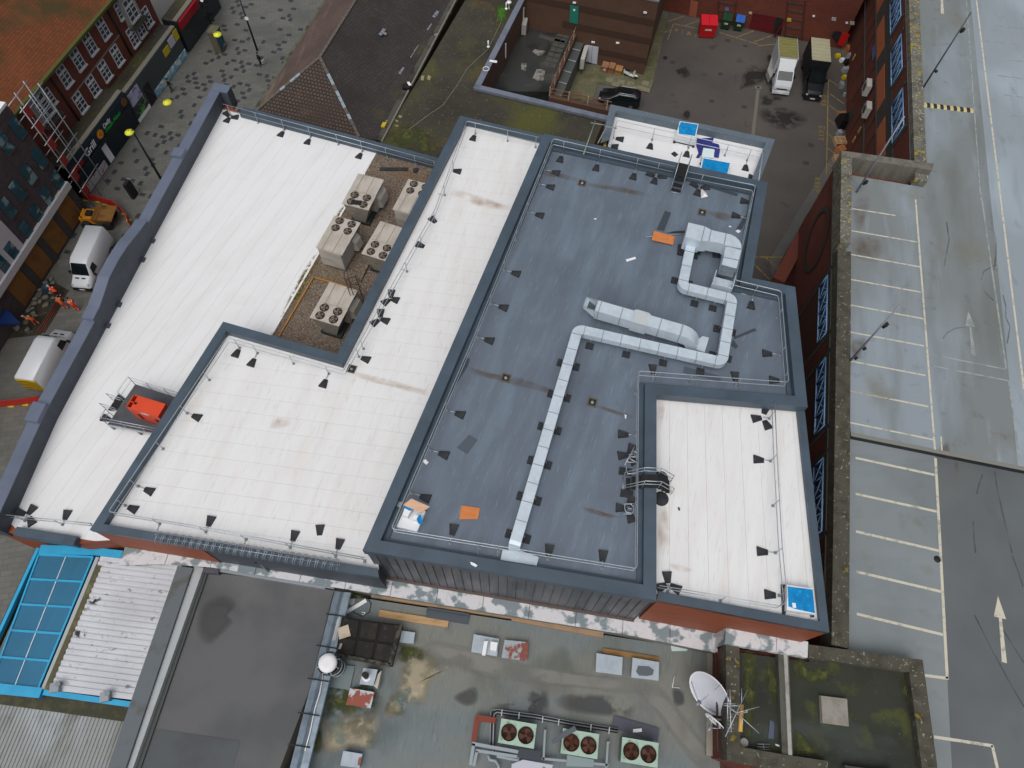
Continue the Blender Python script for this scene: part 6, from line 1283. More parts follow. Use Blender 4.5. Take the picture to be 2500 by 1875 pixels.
part('yellow_boom', MB().tube([V('Y1',1138,680,za-.3), V('Y1',1113,1180,za-.3)], .11, 8), mat('yellow_fibreglass', hexc('c49a4e'), .5), AN)
# ------------------------------------------------------------------ lettering, people and vehicles (builders)
def text(name, body, o, ux, uy, size, m, parent, lift=.006, depth=.004, bold=False, shear=0.0, space=1.0):
    cu = bpy.data.curves.new('t', 'FONT'); cu.body = body; cu.size = 1.0; cu.shear = shear; cu.space_character = space; cu.offset = .02 if bold else 0; cu.resolution_u = 2
    to = bpy.data.objects.new('t', cu); COL.objects.link(to); bpy.context.view_layer.update()
    me0 = to.evaluated_get(bpy.context.evaluated_depsgraph_get()).to_mesh()
    ux, uy = Vector(ux).normalized(), Vector(uy).normalized(); nn_ = ux.cross(uy); mb = MB()
    vs = [o + ux*(v.co.x*size) + uy*(v.co.y*size) + nn_*lift for v in me0.vertices]
    mb.mesh(vs, [tuple(p.vertices) for p in me0.polygons]); ob = part(name, mb, m, parent)
    to.to_mesh_clear(); bpy.data.objects.remove(to); bpy.data.curves.remove(cu); return ob
skin_m = mat('skin', hexc('b08468'), .6); boots = mat('dark_boots', (.02,.02,.02), .7)
def person(label, p, face, jacket, trousers, bend=0.0, stride=.12, kneel=False, hat=None, helmet_c=None, arms=(.1,.1), group=None, hold=None, bands=None):
    rt = thing('person', label, 'person', p, face, group); H_ = .92 if not kneel else .62
    J = {}; sb, cb2 = math.sin(bend), math.cos(bend)
    up = lambda t: Vector((sb*t, 0, H_ + cb2*t))
    J['pel'] = Vector((0,0,H_)); J['chest'] = up(.36); J['neck'] = up(.52); J['head0'] = up(.60)+Vector((.02,0,0)); J['head'] = up(.74)+Vector((.04+.05*sb,0,0))
    E_ = [('pel','chest'),('chest','neck'),('neck','head0'),('head0','head')]; Rr = {'pel':.16,'chest':.18,'neck':.07,'head0':.075,'head':.105}
    for s_, sg in (('l',1),('r',-1)):
        st_ = stride*sg
        J['hip'+s_] = Vector((0,.09*sg,H_-.06)); J['kn'+s_] = Vector((.05+st_*.6,.1*sg,H_*.52)); J['an'+s_] = Vector((st_-.04,.1*sg,.09)); J['to'+s_] = Vector((st_+.13,.11*sg,.04))
        J['sh'+s_] = up(.46)+Vector((0,.19*sg,0)); J['el'+s_] = up(.2)+Vector((arms[0]+.03,.25*sg,-.02)); J['wr'+s_] = up(.0)+Vector((arms[1]+.16,.22*sg,-.03)); J['ha'+s_] = J['wr'+s_]+Vector((.06,0,-.08))
        E_ += [('pel','hip'+s_),('hip'+s_,'kn'+s_),('kn'+s_,'an'+s_),('an'+s_,'to'+s_),('chest','sh'+s_),('sh'+s_,'el'+s_),('el'+s_,'wr'+s_),('wr'+s_,'ha'+s_)]
        Rr.update({'hip'+s_:.12,'kn'+s_:.085,'an'+s_:.06,'to'+s_:.05,'sh'+s_:.085,'el'+s_:.06,'wr'+s_:.045,'ha'+s_:.045})
    names = list(J); me = bpy.data.meshes.new('b'); me.from_pydata([tuple(J[k]) for k in names], [(names.index(a), names.index(b)) for a, b in E_], [])
    ob = bpy.data.objects.new('b', me); COL.objects.link(ob); md = ob.modifiers.new('s','SKIN'); sv = me.skin_vertices[0].data
    for i, k in enumerate(names): sv[i].radius = (Rr[k], Rr[k]*(1.0)); sv[i].use_root = (k == 'pel')
    md2 = ob.modifiers.new('u','SUBSURF'); md2.levels = 1; bpy.context.view_layer.update()
    me2 = bpy.data.meshes.new_from_object(ob.evaluated_get(bpy.context.evaluated_depsgraph_get())); bpy.data.objects.remove(ob)
    for m_ in (jacket, trousers, skin_m, boots, bands or jacket): me2.materials.append(m_)
    for f in me2.polygons:
        k = min(names, key=lambda n_: (J[n_]-f.center).length); f.use_smooth = True
        f.material_index = 2 if k in ('head','head0') or k[:2] == 'ha' else 3 if k[:2] == 'to' else 1 if k[:2] in ('hi','kn','an') or k == 'pel' and f.center.z < H_-.05 else 0
        if bands and (k[:2] == 'sh' and abs(f.center.y) < .16 or k[:2] == 'kn' and f.center.z < H_*.36): f.material_index = 4
    inst('body', me2, rt)
    hd = J['head']
    part('hair' if helmet_c is None else 'helmet', MB().ell(hd+Vector((-.015,0,.03)), (.125,0,0),(0,.112,0),(0,0,.115)), hat, rt, local=True)
    part('nose', MB().ell(hd+Vector((.115,0,-.02)), (.03,0,0),(0,.02,0),(0,0,.03), 6, 4), skin_m, rt, local=True)
    if hold: part('bag', MB().box(J['har']+Vector((.02,-.08,-.42)), .3,.14,.38), hold, rt, local=True)
    return rt
tyre_m = mat('tyre_rubber', (.018,.018,.019), .85); rim_m = mat('wheel_rim', hexc('6d7175'), .4, metal=.5); glass_v = mat('vehicle_glass', hexc('10191b'), .08, spec=.7)
lamp_v = mat('headlamp_glass', hexc('9aa3a8'), .1, spec=.7); plastic_k = mat('black_plastic', hexc('17191b'), .6)
def vehicle(name, label, cat, pos, heading, sects, body_m, wheels, wr, glassq=(), extras=()):
    """sects: (x, z0, zwaist, ztop, half width at waist, half width at top); local +x is forward"""
    rt = thing(name, label, cat, pos, heading); mb = MB(); n = 8; vs = []
    for (x,z0,zm,zt,wb,wt) in sects: vs += [Vector(q) for q in ((x,-wb*.93,z0),(x,-wb,(z0+zm)/2),(x,-wb,zm),(x,-wt,zt-.05),(x,-wt*.86,zt),(x,wt*.86,zt),(x,wt,zt-.05),(x,wb,zm),(x,wb,(z0+zm)/2),(x,wb*.93,z0))]
    n = 10; m = len(sects); fs = [tuple(reversed(range(n))), tuple(range((m-1)*n, m*n))]
    mb.mesh(vs, [(i*n+k, i*n+(k+1) % n, (i+1)*n+(k+1) % n, (i+1)*n+k) for i in range(m-1) for k in range(n)], True); mb.mesh(vs, fs)
    part('body', mb, body_m, rt, local=True)
    for (x, hw) in wheels:
        for sg in (-1,1):
            w_ = part('wheel', MB().tube([(x,sg*(hw-.2),wr),(x,sg*hw,wr)], wr, 18), tyre_m, rt, local=True); part('rim', MB().tube([(x,sg*(hw-.02),wr),(x,sg*(hw+.012),wr)], wr*.6, 12), rim_m, w_, local=True)
    for nm, q, mm in glassq: part(nm, MB().face(q), mm, rt, local=True)
    return rt
def at_heading(a, b): return math.atan2(b.y-a.y, b.x-a.x)
# ------------------------------------------------------------------ loading yard at the top
yard_m = mat('yard_asphalt', hexc('4f4b47'), .75, layers=[(hexc('454240'), (.18,.18,1), .45, .65, .8), (hexc('5a5650'), (.1,.1,1), .52, .7, .6), (hexc('2f2d2c'), (.5,.5,1), .63, .75, .75), (hexc('3a3836'), (5,5,1), .55, .7, .5)], bump=((8,8,8), .2))
yp = [V('S9',1600,90,0), V('S9',1490,290,0), V('S9',1440,745,0), V('S9',980,800,0)+Vector((-1,0,0)), V('S9',950,1000,0), Vector((12,30,0)), Vector((24.5,30,0)), Vector((25,44,0)), Vector((37.2,64,0)), Vector((38,78,0)), Vector((14,85,0))]
struct('yard', MB().face([flat(p,.004) for p in yp]), yard_m)
yb0, yb1 = V('U7',0,130,0), V('U7',1100,370,0); yd = (yb1-yb0).normalized(); yn = Vector((yd.y,-yd.x,0)); yn = yn if yn.y < 0 else -yn
BW = thing('brick_warehouse', 'red brick building with maroon shutters behind the loading yard', 'building', flat(lerp(yb0,yb1,.5),0))
wa, we = yb0 - yd*7, yb0 + yd*20.5
part('wall', MB().para(flat(wa,0), we-wa, yn*-12, Z*13), brick_red, BW)
def yq(x, y, off=.0): return VW('U7',x,y,yb0,yb1) + yn*off
def yrect(nm, pts, m, th=.05, off=.02, par=BW):
    q = [yq(*p, off) for p in pts]; q2 = [p+yn*th for p in q]
    return part(nm, MB().mesh(q+q2, [(3,2,1,0),(4,5,6,7),(0,1,5,4),(1,2,6,5),(2,3,7,6),(3,0,4,7)]), m, par)
maroon = mat('maroon_shutter', hexc('5c0f1a'), .6, layers=[(hexc('4a0c16'), (.5,.5,9), .45, .6, .7)]); redp = mat('red_panel', hexc('b01414'), .5)
yrect('shutter', ((870,138),(1108,178),(1075,352),(828,288)), maroon, .06, .02); yrect('opening', ((1112,180),(1190,195),(1165,370),(1078,352)), black, .03, .02); yrect('shutter_door', ((1190,200),(1200,215),(1100,385),(1090,375)), maroon, .5, .04)
yrect('salmon_door', ((205,0),(282,20),(258,185),(182,160)), mat('salmon_panel', hexc('8f5340'), .7), .05)
yrect('opening', ((1740,325),(1820,340),(1770,480),(1700,380)), black, .04); yrect('red_door', ((1820,340),(1900,365),(1830,490),(1765,470)), redp, .08, .05)
for x0, y0 in ((520,0),(1255,0)):
    for k in range(5): 
        yy = y0 + 15 + k*88; yrect('dark_course', ((x0-10-k*6,yy),(x0+160-k*6,yy+28),(x0+157-k*6,yy+42),(x0-12-k*6,yy+14)), bd, .05)
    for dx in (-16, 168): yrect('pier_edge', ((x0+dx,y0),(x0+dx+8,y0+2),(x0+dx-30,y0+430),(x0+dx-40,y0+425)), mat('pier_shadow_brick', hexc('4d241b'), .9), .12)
for x, y, w_, m_ in ((590,95,40,mat('blue_notice', hexc('5c6a9a'), .6)),(840,135,32,mat('cream_notice', hexc('b0a57c'), .6)),(1252,208,46,mat('yellow_notice', hexc('b39a3c'), .6)),(1730,200,46,mat('grey_notice', hexc('9a9a98'), .6)),(1925,243,48,mat('grey_notice', 0)),(1515,168,24,white_p),(1868,240,24,white_p)):
    yrect('notice', ((x-w_/2,y-w_*.4),(x+w_/2,y-w_*.32),(x+w_*.45,y+w_*.42),(x-w_*.55,y+w_*.34)), m_, .06)
# footway with mossy flags
fw = mat('mossy_flags', hexc('5c5a45'), .85, brick=(hexc('45432f'), .9, .6, .015, hexc('68654f')), layers=[(hexc('4c4d2c'), (.5,.5,1), .48, .66, .8), (hexc('7b7867'), (1.1,1.1,1), .62, .75, .7)])
fp = [V('S9',*p,.12) for p in ((870,560),(1030,500),(1395,608),(1480,310),(1570,120),(1600,95),(1560,290),(1465,700),(1440,742),(1030,672),(985,810),(770,800))]
struct('footway', MB().prism([flat(p,0) for p in fp], 0, .12), fw)
flag_m = mat('pale_flag', hexc('77735f'), .8, layers=[(hexc('605d45'), (2,2,2), .5, .7, .6)])
FT = bpy.data.objects['footway']
for x, y in ((1100,625),(1195,640),(1270,655),(1230,690),(1300,690),(1350,690),(1400,705),(1390,650),(1150,660),(1330,715)):
    a_, b_, c_ = V('S9',x,y,.125), V('S9',x+52,y+12,.125), V('S9',x-8,y+34,.125); part('flagstone', MB().para(flat(a_,.122), b_-a_, c_-a_, Z*.01), flag_m, FT)
# brown brick building and its terrace
brown = mat('brown_brick', hexc('5c4234'), .85, brick=(hexc('4a3a30'), .26, .085, .012, hexc('513a2e')), layers=[(hexc('48352b'), (.4,.4,.7), .45, .7, .6), (hexc('6b4a36'), (.2,.2,.3), .5, .75, .5)])
BB = thing('brick_building', 'brown brick building with dark bands beside the loading yard', 'building', V('S9',1395,610,0))
pc_ = V('S9',1395,610,0); pl_ = V('S9',930,512,0); bdv = (pl_-pc_).normalized(); bnv = Vector((bdv.y,-bdv.x,0)); bnv = bnv if bnv.y < 0 else -bnv; byv = (V('S9',1540,130,0)-pc_); byv.z = 0; byv.normalize()
Lf = 19.0
part('wall', MB().para(flat(pc_,0), bdv*Lf, byv*16, Z*9.0), brown, BB)
part('parapet', MB().para(flat(pc_,8.99)+bnv*.06, bdv*Lf, byv*.6, Z*.16).para(flat(pc_,8.99)-bdv*.04, bdv*.6, byv*16, Z*.157), mat('grey_coping', hexc('74757a'), .7), BB)
part('roof', MB().para(flat(pc_,8.9)+bdv*.5+byv*.5, bdv*(Lf-1), byv*15, Z*.1), mat('purple_grey_roof', hexc('5b5358'), .8), BB)
dkb = mat('dark_brick_band', hexc('3f2c24'), .9)
for zz in (1.5, 4.0, 6.2): part('band', MB().para(flat(pc_,zz)-bdv*.02, bdv*(10 if zz < 5 else 18), bnv*.04, Z*.75), dkb, BB)
bq = lambda x, y, off=0.0: VW('S9',x,y,pc_,pc_+bdv) + bnv*off
def brect(nm, pts, m, th=.06, off=.02, par=BB):
    q = [bq(*p,off) for p in pts]; q2 = [p+bnv*th for p in q]; return part(nm, MB().mesh(q+q2, [(3,2,1,0),(4,5,6,7),(0,1,5,4),(1,2,6,5),(2,3,7,6),(3,0,4,7)]), m, par)
d_ = brect('green_door', ((805,38),(872,52),(865,192),(800,178)), mat('green_door', hexc('1f7565'), .5)); brect('door_sign', ((830,68),(846,71),(845,86),(829,83)), white_p, .02, .085, d_)
d_ = brect('white_door', ((935,362),(1034,380),(1020,518),(928,492)), mat('white_door', hexc('b4b8c4'), .5), .08); brect('door_gap', ((984,371),(986,372),(975,506),(973,505)), bd, .01, .105, d_)
for x, y in ((840,17),(1413,97),(992,337),(1190,343)): brect('wall_lamp', ((x-14,y-6),(x+12,y-2),(x+12,y+8),(x-14,y+5)), white_p, .12)
TE = thing('terrace_block', 'low brown brick block with a wet sunken terrace between the roofs', 'building', V('Y6',1200,900,0))
tf = [V('Y6',*p,3.0) for p in ((1010,245),(1810,430),(1960,460),(1440,1650),(300,1640),(420,1590))]
part('terrace_floor', MB().prism([flat(p,0) for p in tf], 0, 3.0), mat('wet_dark_terrace', hexc('393a39'), .35, layers=[(hexc('212423'), (.3,.3,1), .47, .60, .95), (hexc('57564e'), (.25,.4,1), .55, .7, .7), (hexc('3e4130'), (.6,.6,1), .58, .75, .6)]), TE)
slab_m = mat('wet_slab', hexc('4a4a45'), .6, layers=[(hexc('393a36'), (1.5,1.5,1), .5, .7, .7)])
for i in range(9):
    for j in range(2):
        a_ = lerp(V('Y6',1850,460,3.0), V('Y6',1500,1250,3.0), i/9); s1 = (V('Y6',1500,1250,3.0)-V('Y6',1850,460,3.0)).normalized(); s2 = Vector((s1.y,-s1.x,0)); s2 = s2 if s2.x < 0 else -s2
        part('slab', MB().para(flat(a_,3.003)+s2*(j*.72), s1*.68, s2*.66, Z*.03), slab_m, TE)
for i in range(5): a_ = V('Y6',1240+i*90,620+i*25,3.0); part('slab', MB().para(flat(a_,3.003), s2*-.62, s1*.62, Z*.03), slab_m, TE)
c_in = [V('Y6',*p,6.6) for p in ((960,0),(240,1540))]; c_out = [V('Y6',*p,6.6) for p in ((850,0),(45,1570))]
cdv = (c_out[0]-c_out[1]).normalized(); cnn = Vector((cdv.y,-cdv.x,0)); cnn = cnn if cnn.x > 0 else -cnn; cw = .62; cL = 18
part('wall', MB().para(flat(c_out[1],0)+cnn*.05, cdv*cL, cnn*(cw-.1), Z*6.45), brown, TE)
part('coping', MB().para(flat(c_out[1],6.45), cdv*cL, cnn*cw, Z*.15), mat('blue_grey_coping', hexc('6d7482'), .6, layers=[(hexc('565c68'), (1,1,1), .5, .7, .6)]), TE)
e_ = V('S9',1095,970,6.6); e0_ = V('S9',20,712,6.6); edv = e_-e0_; enn = Vector((-edv.y,edv.x,0)).normalized(); enn = enn if enn.y > 0 else -enn
part('wall', MB().para(flat(e0_,0)+enn*.05, flat(edv,0), enn*.5, Z*3.6), brown, TE); part('coping', MB().para(flat(e0_,6.3), flat(edv,0), enn*.6, Z*.3), MATS['blue_grey_coping'], TE)
for x0, y0, x1, y1 in ((565,870,610,1180),(880,220,905,440)): 
    a_, b_ = V('Y6',x0+30,y0,5.2), V('Y6',x0+35,y1,3.4); part('white_window', MB().para(flat(c_out[1],4.0)+cnn*(cw-.04)+cdv*((a_-c_out[1]).dot(cdv)), cdv*.25, cnn*.06, Z*1.7), white_p, TE)
for t in (1.2,2.3,5.2,6.6,8.0): part('dark_niche', MB().para(flat(c_out[1],3.6)+cnn*(cw-.05)+cdv*t, cdv*.3, cnn*.03, Z*.9), bd, TE)
rl0, rl1 = V('Y6',1930,440,3.9), V('Y6',1420,1640,3.9)
part('edge_wall', MB().beam(flat(rl0,3.35), flat(rl1,3.35), .25,3.3), brown, TE); part('gutter_ledge', MB().beam(flat(rl0,2.5)+Vector((.65,.2,0)), flat(rl1,2.5)+Vector((.65,.2,0)), 1.0,2.4), mat('green_grey_gutter', hexc('4c5250'), .5), TE)
for k in range(6): q = lerp(flat(rl0,2.56), flat(rl1,2.56), (k+.5)/6)+Vector((.65,.2,0)); part('ledge_joint', MB().box(q, .95,.07,.06, -.35), fas, TE)
rl2 = V('S9',1135,850,3.9)
wood_r = mat('brown_handrail', hexc('7a5238'), .7); post_m = mat('cream_post', hexc('a89f90'), .7)
part('handrail', MB().beam(flat(rl0,4.35), flat(rl1,4.35), .08,.08), wood_r, TE); part('handrail', MB().beam(flat(rl1,4.3), flat(rl2,4.3), .08,.08).beam(flat(rl1,3.8), flat(rl2,3.8), .06,.06), wood_r, TE)
for k in range(7): part('post', MB().box(lerp(flat(rl0,3.3),flat(rl1,3.3),k/6), .1,.1,1.1), post_m, TE)
for k in (1,2,3): part('post', MB().box(lerp(flat(rl1,3.0),flat(rl2,3.0),k/3.2), .1,.1,1.35), post_m, TE)
part('parapet', MB().beam(flat(rl1,3.3), flat(rl2,3.3), .5,3.2), brown, TE)
cas = mat('off_white_casing', hexc('aeaca6'), .5)
for i, (p0, p1, zb, h_, lb2) in enumerate((((595,168),(672,168),3.1,1.3,'off white fan unit, lower left of the stacked four by the green door'),((678,182),(764,190),3.1,1.3,'off white fan unit, lower right of the stacked four by the green door'),((616,85),(672,90),4.5,.9,'off white fan unit, upper left of the stacked four by the green door'),((692,95),(764,108),4.5,1.0,'off white fan unit, upper right of the stacked four by the green door'))):
    a_, b_ = V('S9',*p0,zb), V('S9',*p1,zb); uu = b_-a_; uu.z = 0; q_ = Vector((uu.y,-uu.x,0)).normalized(); q_ = q_ if q_.y > 0 else -q_
    rt = thing('fan_unit', lb2, 'air conditioner', flat(a_,zb)); part('casing', MB().para(flat(a_,zb), uu, q_*.55, Z*h_), cas, rt); part('grille', MB().cyl(flat(a_,zb+h_*.5)+uu*.42-q_*.0, min(uu.length,h_)*.36, .03, 14, None, -q_), mat('grille_grey', hexc('7f7f7b'), .6), rt)
    part('hub', MB().cyl(flat(a_,zb+h_*.5)+uu*.42-q_*.035, .1, .02, 8, None, -q_), white_p, rt)
    for t in (.1,.9): part('foot', MB().box(flat(a_,zb-.1)+uu*t+q_*.2, .08,.5,.1), cas, rt)
def cabinet(label, a_, b_, dep, zb, h_, m, name='wall_cabinet', cat='cabinet'):
    uu = flat(b_-a_,0); q_ = Vector((uu.y,-uu.x,0)).normalized(); rt = thing(name, label, cat, flat(a_,zb)); part('casing', MB().para(flat(a_,zb), uu, q_*dep, Z*h_), m, rt); part('panel', MB().para(flat(a_,zb+.15)+uu*.1+q_*dep*1.0, uu*.8, q_*.02, Z*(h_-.3)), mat('grille_grey', 0), rt); return rt
cabinet('cream cabinet fixed to the terrace wall under the grey coping', V('Y6',905,640,3.0)+Vector((0,0,0)), V('Y6',940,500,3.0), .5, 3.1, 1.2, cas)
cabinet('long cream air conditioner on the outside of the terrace wall', V('Y6',1950,1240,1.0), V('Y6',2060,860,1.2), .45, 1.0, 1.3, cas)
for pts, lb2 in ((((1100,930),(1150,895),(1340,930),(1300,985),(1210,1005)),'grey crumpled sheet on the wet terrace floor'),(((1110,1410),(1180,1260),(1250,1255),(1330,1290),(1310,1450),(1200,1450)),'heap of pale rags and board on the wet terrace floor'),(((900,1150),(1000,1150),(990,1275),(905,1250)),'pale slatted tray on the wet terrace floor')):
    mb = MB().prism([flat(p,0) for p in VS('Y6',3.05,*pts)], 3.004, 3.14); solo('rubbish', mb, mat('pale_rags', hexc('85837d'), .9, layers=[(hexc('4e4a48'), (2.5,2.5,2.5), .45, .6, .8), (hexc('8a4a3a'), (2,2,2), .66, .72, .7)]), lb2, 'rubbish')
# mossy flat roof and the hipped tiled roof
mossy_roof = mat('mossy_flat_roof', hexc('3d3a30'), .9, layers=[(hexc('2f2d27'), (.25,.25,1), .45, .62, .85), (hexc('4f5020'), (.16,.12,1), .50, .66, .85), (hexc('5b4a26'), (.3,.3,1), .60, .75, .6), (hexc('6d6a5c'), (4,4,1), .60, .72, .6)], bump=((5,5,5), .5, .04))
MR = thing('mossy_roof_block', 'low block with a dark mossy flat roof behind the retail building', 'building', V('S5',1500,700,0))
mp_ = [V('S5',1715,-20,6.2)+Vector((3.5,8,0)), V('S5',1100,1145,6.2), V('S5',1100,1145,6.2)+Vector((-.8,-5,0)), V('S9',900,1200,6.2)+Vector((0,-3,0)), V('S9',1085,965,6.2)+Vector((0,.2,0)), flat(e0_,6.2)+enn*.2, flat(c_out[1],6.2)+cdv*17]
part('roof', MB().face([flat(p,6.2) for p in mp_]), mossy_roof, MR); part('wall', MB().prism([flat(p,0) for p in mp_], 0, 6.18), brown, MR)
for pts in (((1150,1120),(1300,1000),(1500,1100),(1560,1270),(1300,1220)),((2000,100),(2130,60),(2110,200),(2040,260))): stain([V('S5',x,y,6.2) for x,y in pts], 6.21, moss, MR)
stain(VS('S9',6.2,(215,40),(300,30),(300,130),(240,180),(205,120)), 6.212, mat('bright_algae', hexc('3f6a1c'), .9, alpha=((1,1,1),.3,.5,.9,1)), MR)
mb = MB(); pts = [V('S5',x,y,6.22) for x,y in ((1320,1050),(1480,930),(1600,850),(1720,680),(1790,560),(1960,400),(2060,200),(2080,130))]; mb.tube(pts, .03, 4); part('cable', mb, mat('pale_cable', hexc('8a8570'), .8), MR)
for pts in (((1420,615),(1448,610),(1440,650),(1418,648)),((1475,605),(1502,620),(1490,650),(1470,640)),((1240,930),(1268,940),(1258,955),(1238,948)),((1205,965),(1240,980),(1225,990)),((1200,1010),(1240,1015),(1225,1028))): part('loose_slab', MB().prism([flat(p,0) for p in VS('S5',6.25,*pts)], 6.204, 6.25), mat('pale_tan_slab', hexc('8d8363'), .9), MR)
for x, y in ((285,70),(140,378)): solo('roof_vent', MB().cyl(V('S9',x,y,6.2), .07, .7, 8).ell(V('S9',x,y,6.95), (.16,0,0),(0,.16,0),(0,0,.1)), white_p, 'white vent pipe on the mossy roof, %s' % ('by the far bright green patch' if x == 285 else 'halfway along the coping'), 'vent pipe')
solo('vent_cowl', MB().lathe(V('S9',308,22,6.9), [(.1,-.7),(.1,0),(.28,.02),(.24,.14),(0,.18)], 14), white_p, 'round white cowl standing by the coping at the top edge', 'cowl')
solo('wall_ring', MB().tube([V('S9',122,558,6.75)+Vector((math.cos(t*.524)*.32, math.sin(t*.524)*.32, 0)) for t in range(12)], .04, 5, True), white_p, 'white wire ring lying on the grey coping', 'ring')
solo('lamp_bracket', MB().beam(V('S9',150,490,6.7), V('S9',210,500,6.7), .3,.05), white_p, 'small white slatted bracket on the coping', 'bracket')
HR = thing('hipped_roof_building', 'building with a dark hipped tile roof between the street and the mossy roof', 'building', V('S5',600,900,0))
tile_a = mat('pinkish_tiles', hexc('5a4a44'), .85, brick=(hexc('4a3c37'), .34, .30, .02, hexc('63524a')), layers=[(hexc('473c36'), (.3,.3,.3), .45, .65, .7), (hexc('7a6b62'), (.5,.12,.5), .56, .72, .7)])
tile_d = mat('dark_tiles', hexc('393432'), .85, brick=(hexc('262322'), .34, .30, .025, hexc('423c39')), layers=[(hexc('2b2827'), (.3,.3,.3), .45, .65, .7), (hexc('6c6a68'), (6,6,6), .66, .74, .7), (hexc('4d4c22'), (.18,.18,.18), .58, .72, .6)])
tile_f = mat('brown_tiles', hexc('4a3f38'), .85, brick=(hexc('211c19'), .36, .34, .05, hexc('574a42')), layers=[(hexc('3a312c'), (.3,.3,.3), .45, .65, .7), (hexc('6d4a40'), (.4,.4,.4), .6, .75, .5)])
zr_, ze_ = 9.2, 6.3
R1_, R0_ = V('S5',600,465,zr_), V('S5',890,0,zr_); rdv = (R0_-R1_).normalized(); R0_ = R1_ + rdv*26
W1_, W0_ = V('S5',75,905,ze_), V('S5',640,15,ze_); W0_ = W1_ + (W0_-W1_).normalized()*30
E1_, E0_ = V('S5',940,1150,ze_), V('S5',1640,25,ze_); E1_ = V('S5',1050,1130,ze_); E0_ = E1_ + (E0_-E1_).normalized()*30
hipE = V('S5',920,1115,ze_)
part('roof', MB().face([R1_,R0_,W0_,W1_]), tile_a, HR, 'pinkish tiled slope facing the street'); part('roof', MB().face([R1_,hipE,E1_,E0_,R0_]), tile_d, HR, 'dark tiled slope facing the mossy roof'); part('roof', MB().face([R1_,W1_,hipE]), tile_f, HR, 'brown tiled hip end')
for a_, b_ in ((R1_,W1_),(R1_,hipE),(R1_,R0_)):
    k = int((b_-a_).length/.62)
    for i in range(min(k,26)):
        p0, p1 = lerp(a_,b_,i/k)+Z*.03, lerp(a_,b_,(i+.93)/k)+Z*.03
        part('hip_tile', MB().beam(p0+Z*.06, p1+Z*.06, .28,.1), mat('pale_patched_tile', hexc('8b99a2'), .7) if b_ is hipE and i in (3,4,6,7,8,10) or b_ is W1_ and i in (4,5,7) else mat('ridge_tile', hexc('5e5751'), .9, layers=[(hexc('55562f'), (1,1,1), .55, .7, .7)]), HR)
part('wall', MB().prism([flat(W1_,0)+Vector((.5,.3,0)), flat(W0_,0)+Vector((.5,0,0)), flat(E0_,0), flat(E1_,0), flat(hipE,0)], 0, ze_-.1), brown, HR)
part('gutter', MB().beam(W1_+Vector((-.1,0,.05)), W0_+Vector((-.1,0,.05)), .3,.25), mat('mossy_gutter_stone', hexc('5a5a50'), .9, layers=[(hexc('3a3a24'), (1,1,1), .5, .65, .9)]), HR)
part('street_wall', MB().beam(flat(W1_,5.6)+Vector((-.45,0,0)), flat(W0_,5.6)+Vector((-.45,0,0)), .4,.3), mat('grey_wall_head', hexc('6f7270'), .85), HR)
for x, y in ((1525,120),(1480,225),(1375,400),(1345,450),(1250,580),(1090,265)):
    for dx, dy in ((0,0),(22,14),(-14,18),(12,-16)): 
        pz_ = V('S5',x+dx,y+dy,ze_+.3); nE = (hipE-R1_).cross(E0_-R1_).normalized(); t_ = ((R1_-EYE).dot(nE))/(ray('S5',x+dx,y+dy).dot(nE)); q = EYE + ray('S5',x+dx,y+dy)*t_
        part('slipped_tile', MB().para(q+Z*.03, (E0_-E1_).normalized()*.34, (E1_-R1_).normalized()*.01+Vector((.28,.0,-.12)), Z*.03), mat('pale_slipped_tile', hexc('7a7f8b'), .8), HR)
VG = thing('valley_gutter', 'littered stone valley gutter between the dark tiles and mossy roof', 'gutter', V('S5',1300,750,6.0))
part('trough', MB().beam(flat(E1_,6.25)+Vector((.35,0,0)), flat(E0_,6.25)+Vector((.35,0,0)), .8,.2), mat('littered_valley', hexc('4c4a44'), .9, layers=[(hexc('25251f'), (.5,.5,.5), .45, .6, .9), (hexc('8d8a80'), (1.5,1.5,1.5), .60, .68, .8)]), VG)
part('edge_stone', MB().beam(V('S5',1100,1145,6.4), V('S5',1705,-10,6.4), .14,.25), mat('pale_edge', hexc('77756a'), .9), VG)
slab('yellow_crate', 'S5', 6.3, ((1112,988),(1142,990),(1122,1028),(1094,1022)), .2, mat('yellow_plastic', hexc('c2a92a'), .5), 'yellow plastic tray left in the valley gutter', 'tray')
slab('black_sack', 'S5', 6.3, ((1265,685),(1300,662),(1340,690),(1325,715),(1270,710)), .3, plastic_k, 'black sack with a white flap in the valley gutter', 'sack')
slab('white_flap', 'S5', 6.62, ((1305,665),(1325,662),(1342,690),(1320,690)), .05, white_p, 'small white flap on the black sack in the valley gutter', 'scrap')
# yard markings and lettering
YD = bpy.data.objects['yard']
def yl_(s0, p0, s1, p1, wd=.1): part('yellow_line', MB().beam(V(s0,*p0,.016), V(s1,*p1,.016), wd, .006), yl, YD)
for a_, b_ in (((380,152),(620,200)),((380,152),(322,310)),((485,78),(325,130)),((628,122),(490,172)),((350,215),(280,240)),((830,238),(1210,355)),((1210,370),(1390,350)),((1165,222),(1000,285)),((1340,272),(1170,330)),((1900,700),(1880,1640)),((1915,840),(2055,940)),((1910,955),(2010,1030)),((1905,1095),(1960,1140)),((1900,1235),(1965,1290)),((1895,1375),(1960,1425)),((1890,1525),(1945,1560)),((1905,700),(1990,760))): yl_('T5',a_,'T5',b_)
for a_, b_ in (((250,525),(475,527)),((325,530),(430,625)),((245,580),(355,690))): yl_('T2',a_,'T2',b_,.12)
o_ = V('T5',392,205,.02); ux_ = V('T5',590,250,.02)-o_; uy_ = Vector((-ux_.y,ux_.x,0)); text('lettering', 'FIRE', o_ - uy_.normalized()*.55, ux_, uy_, .95, yl, YD, .0, space=1.9)
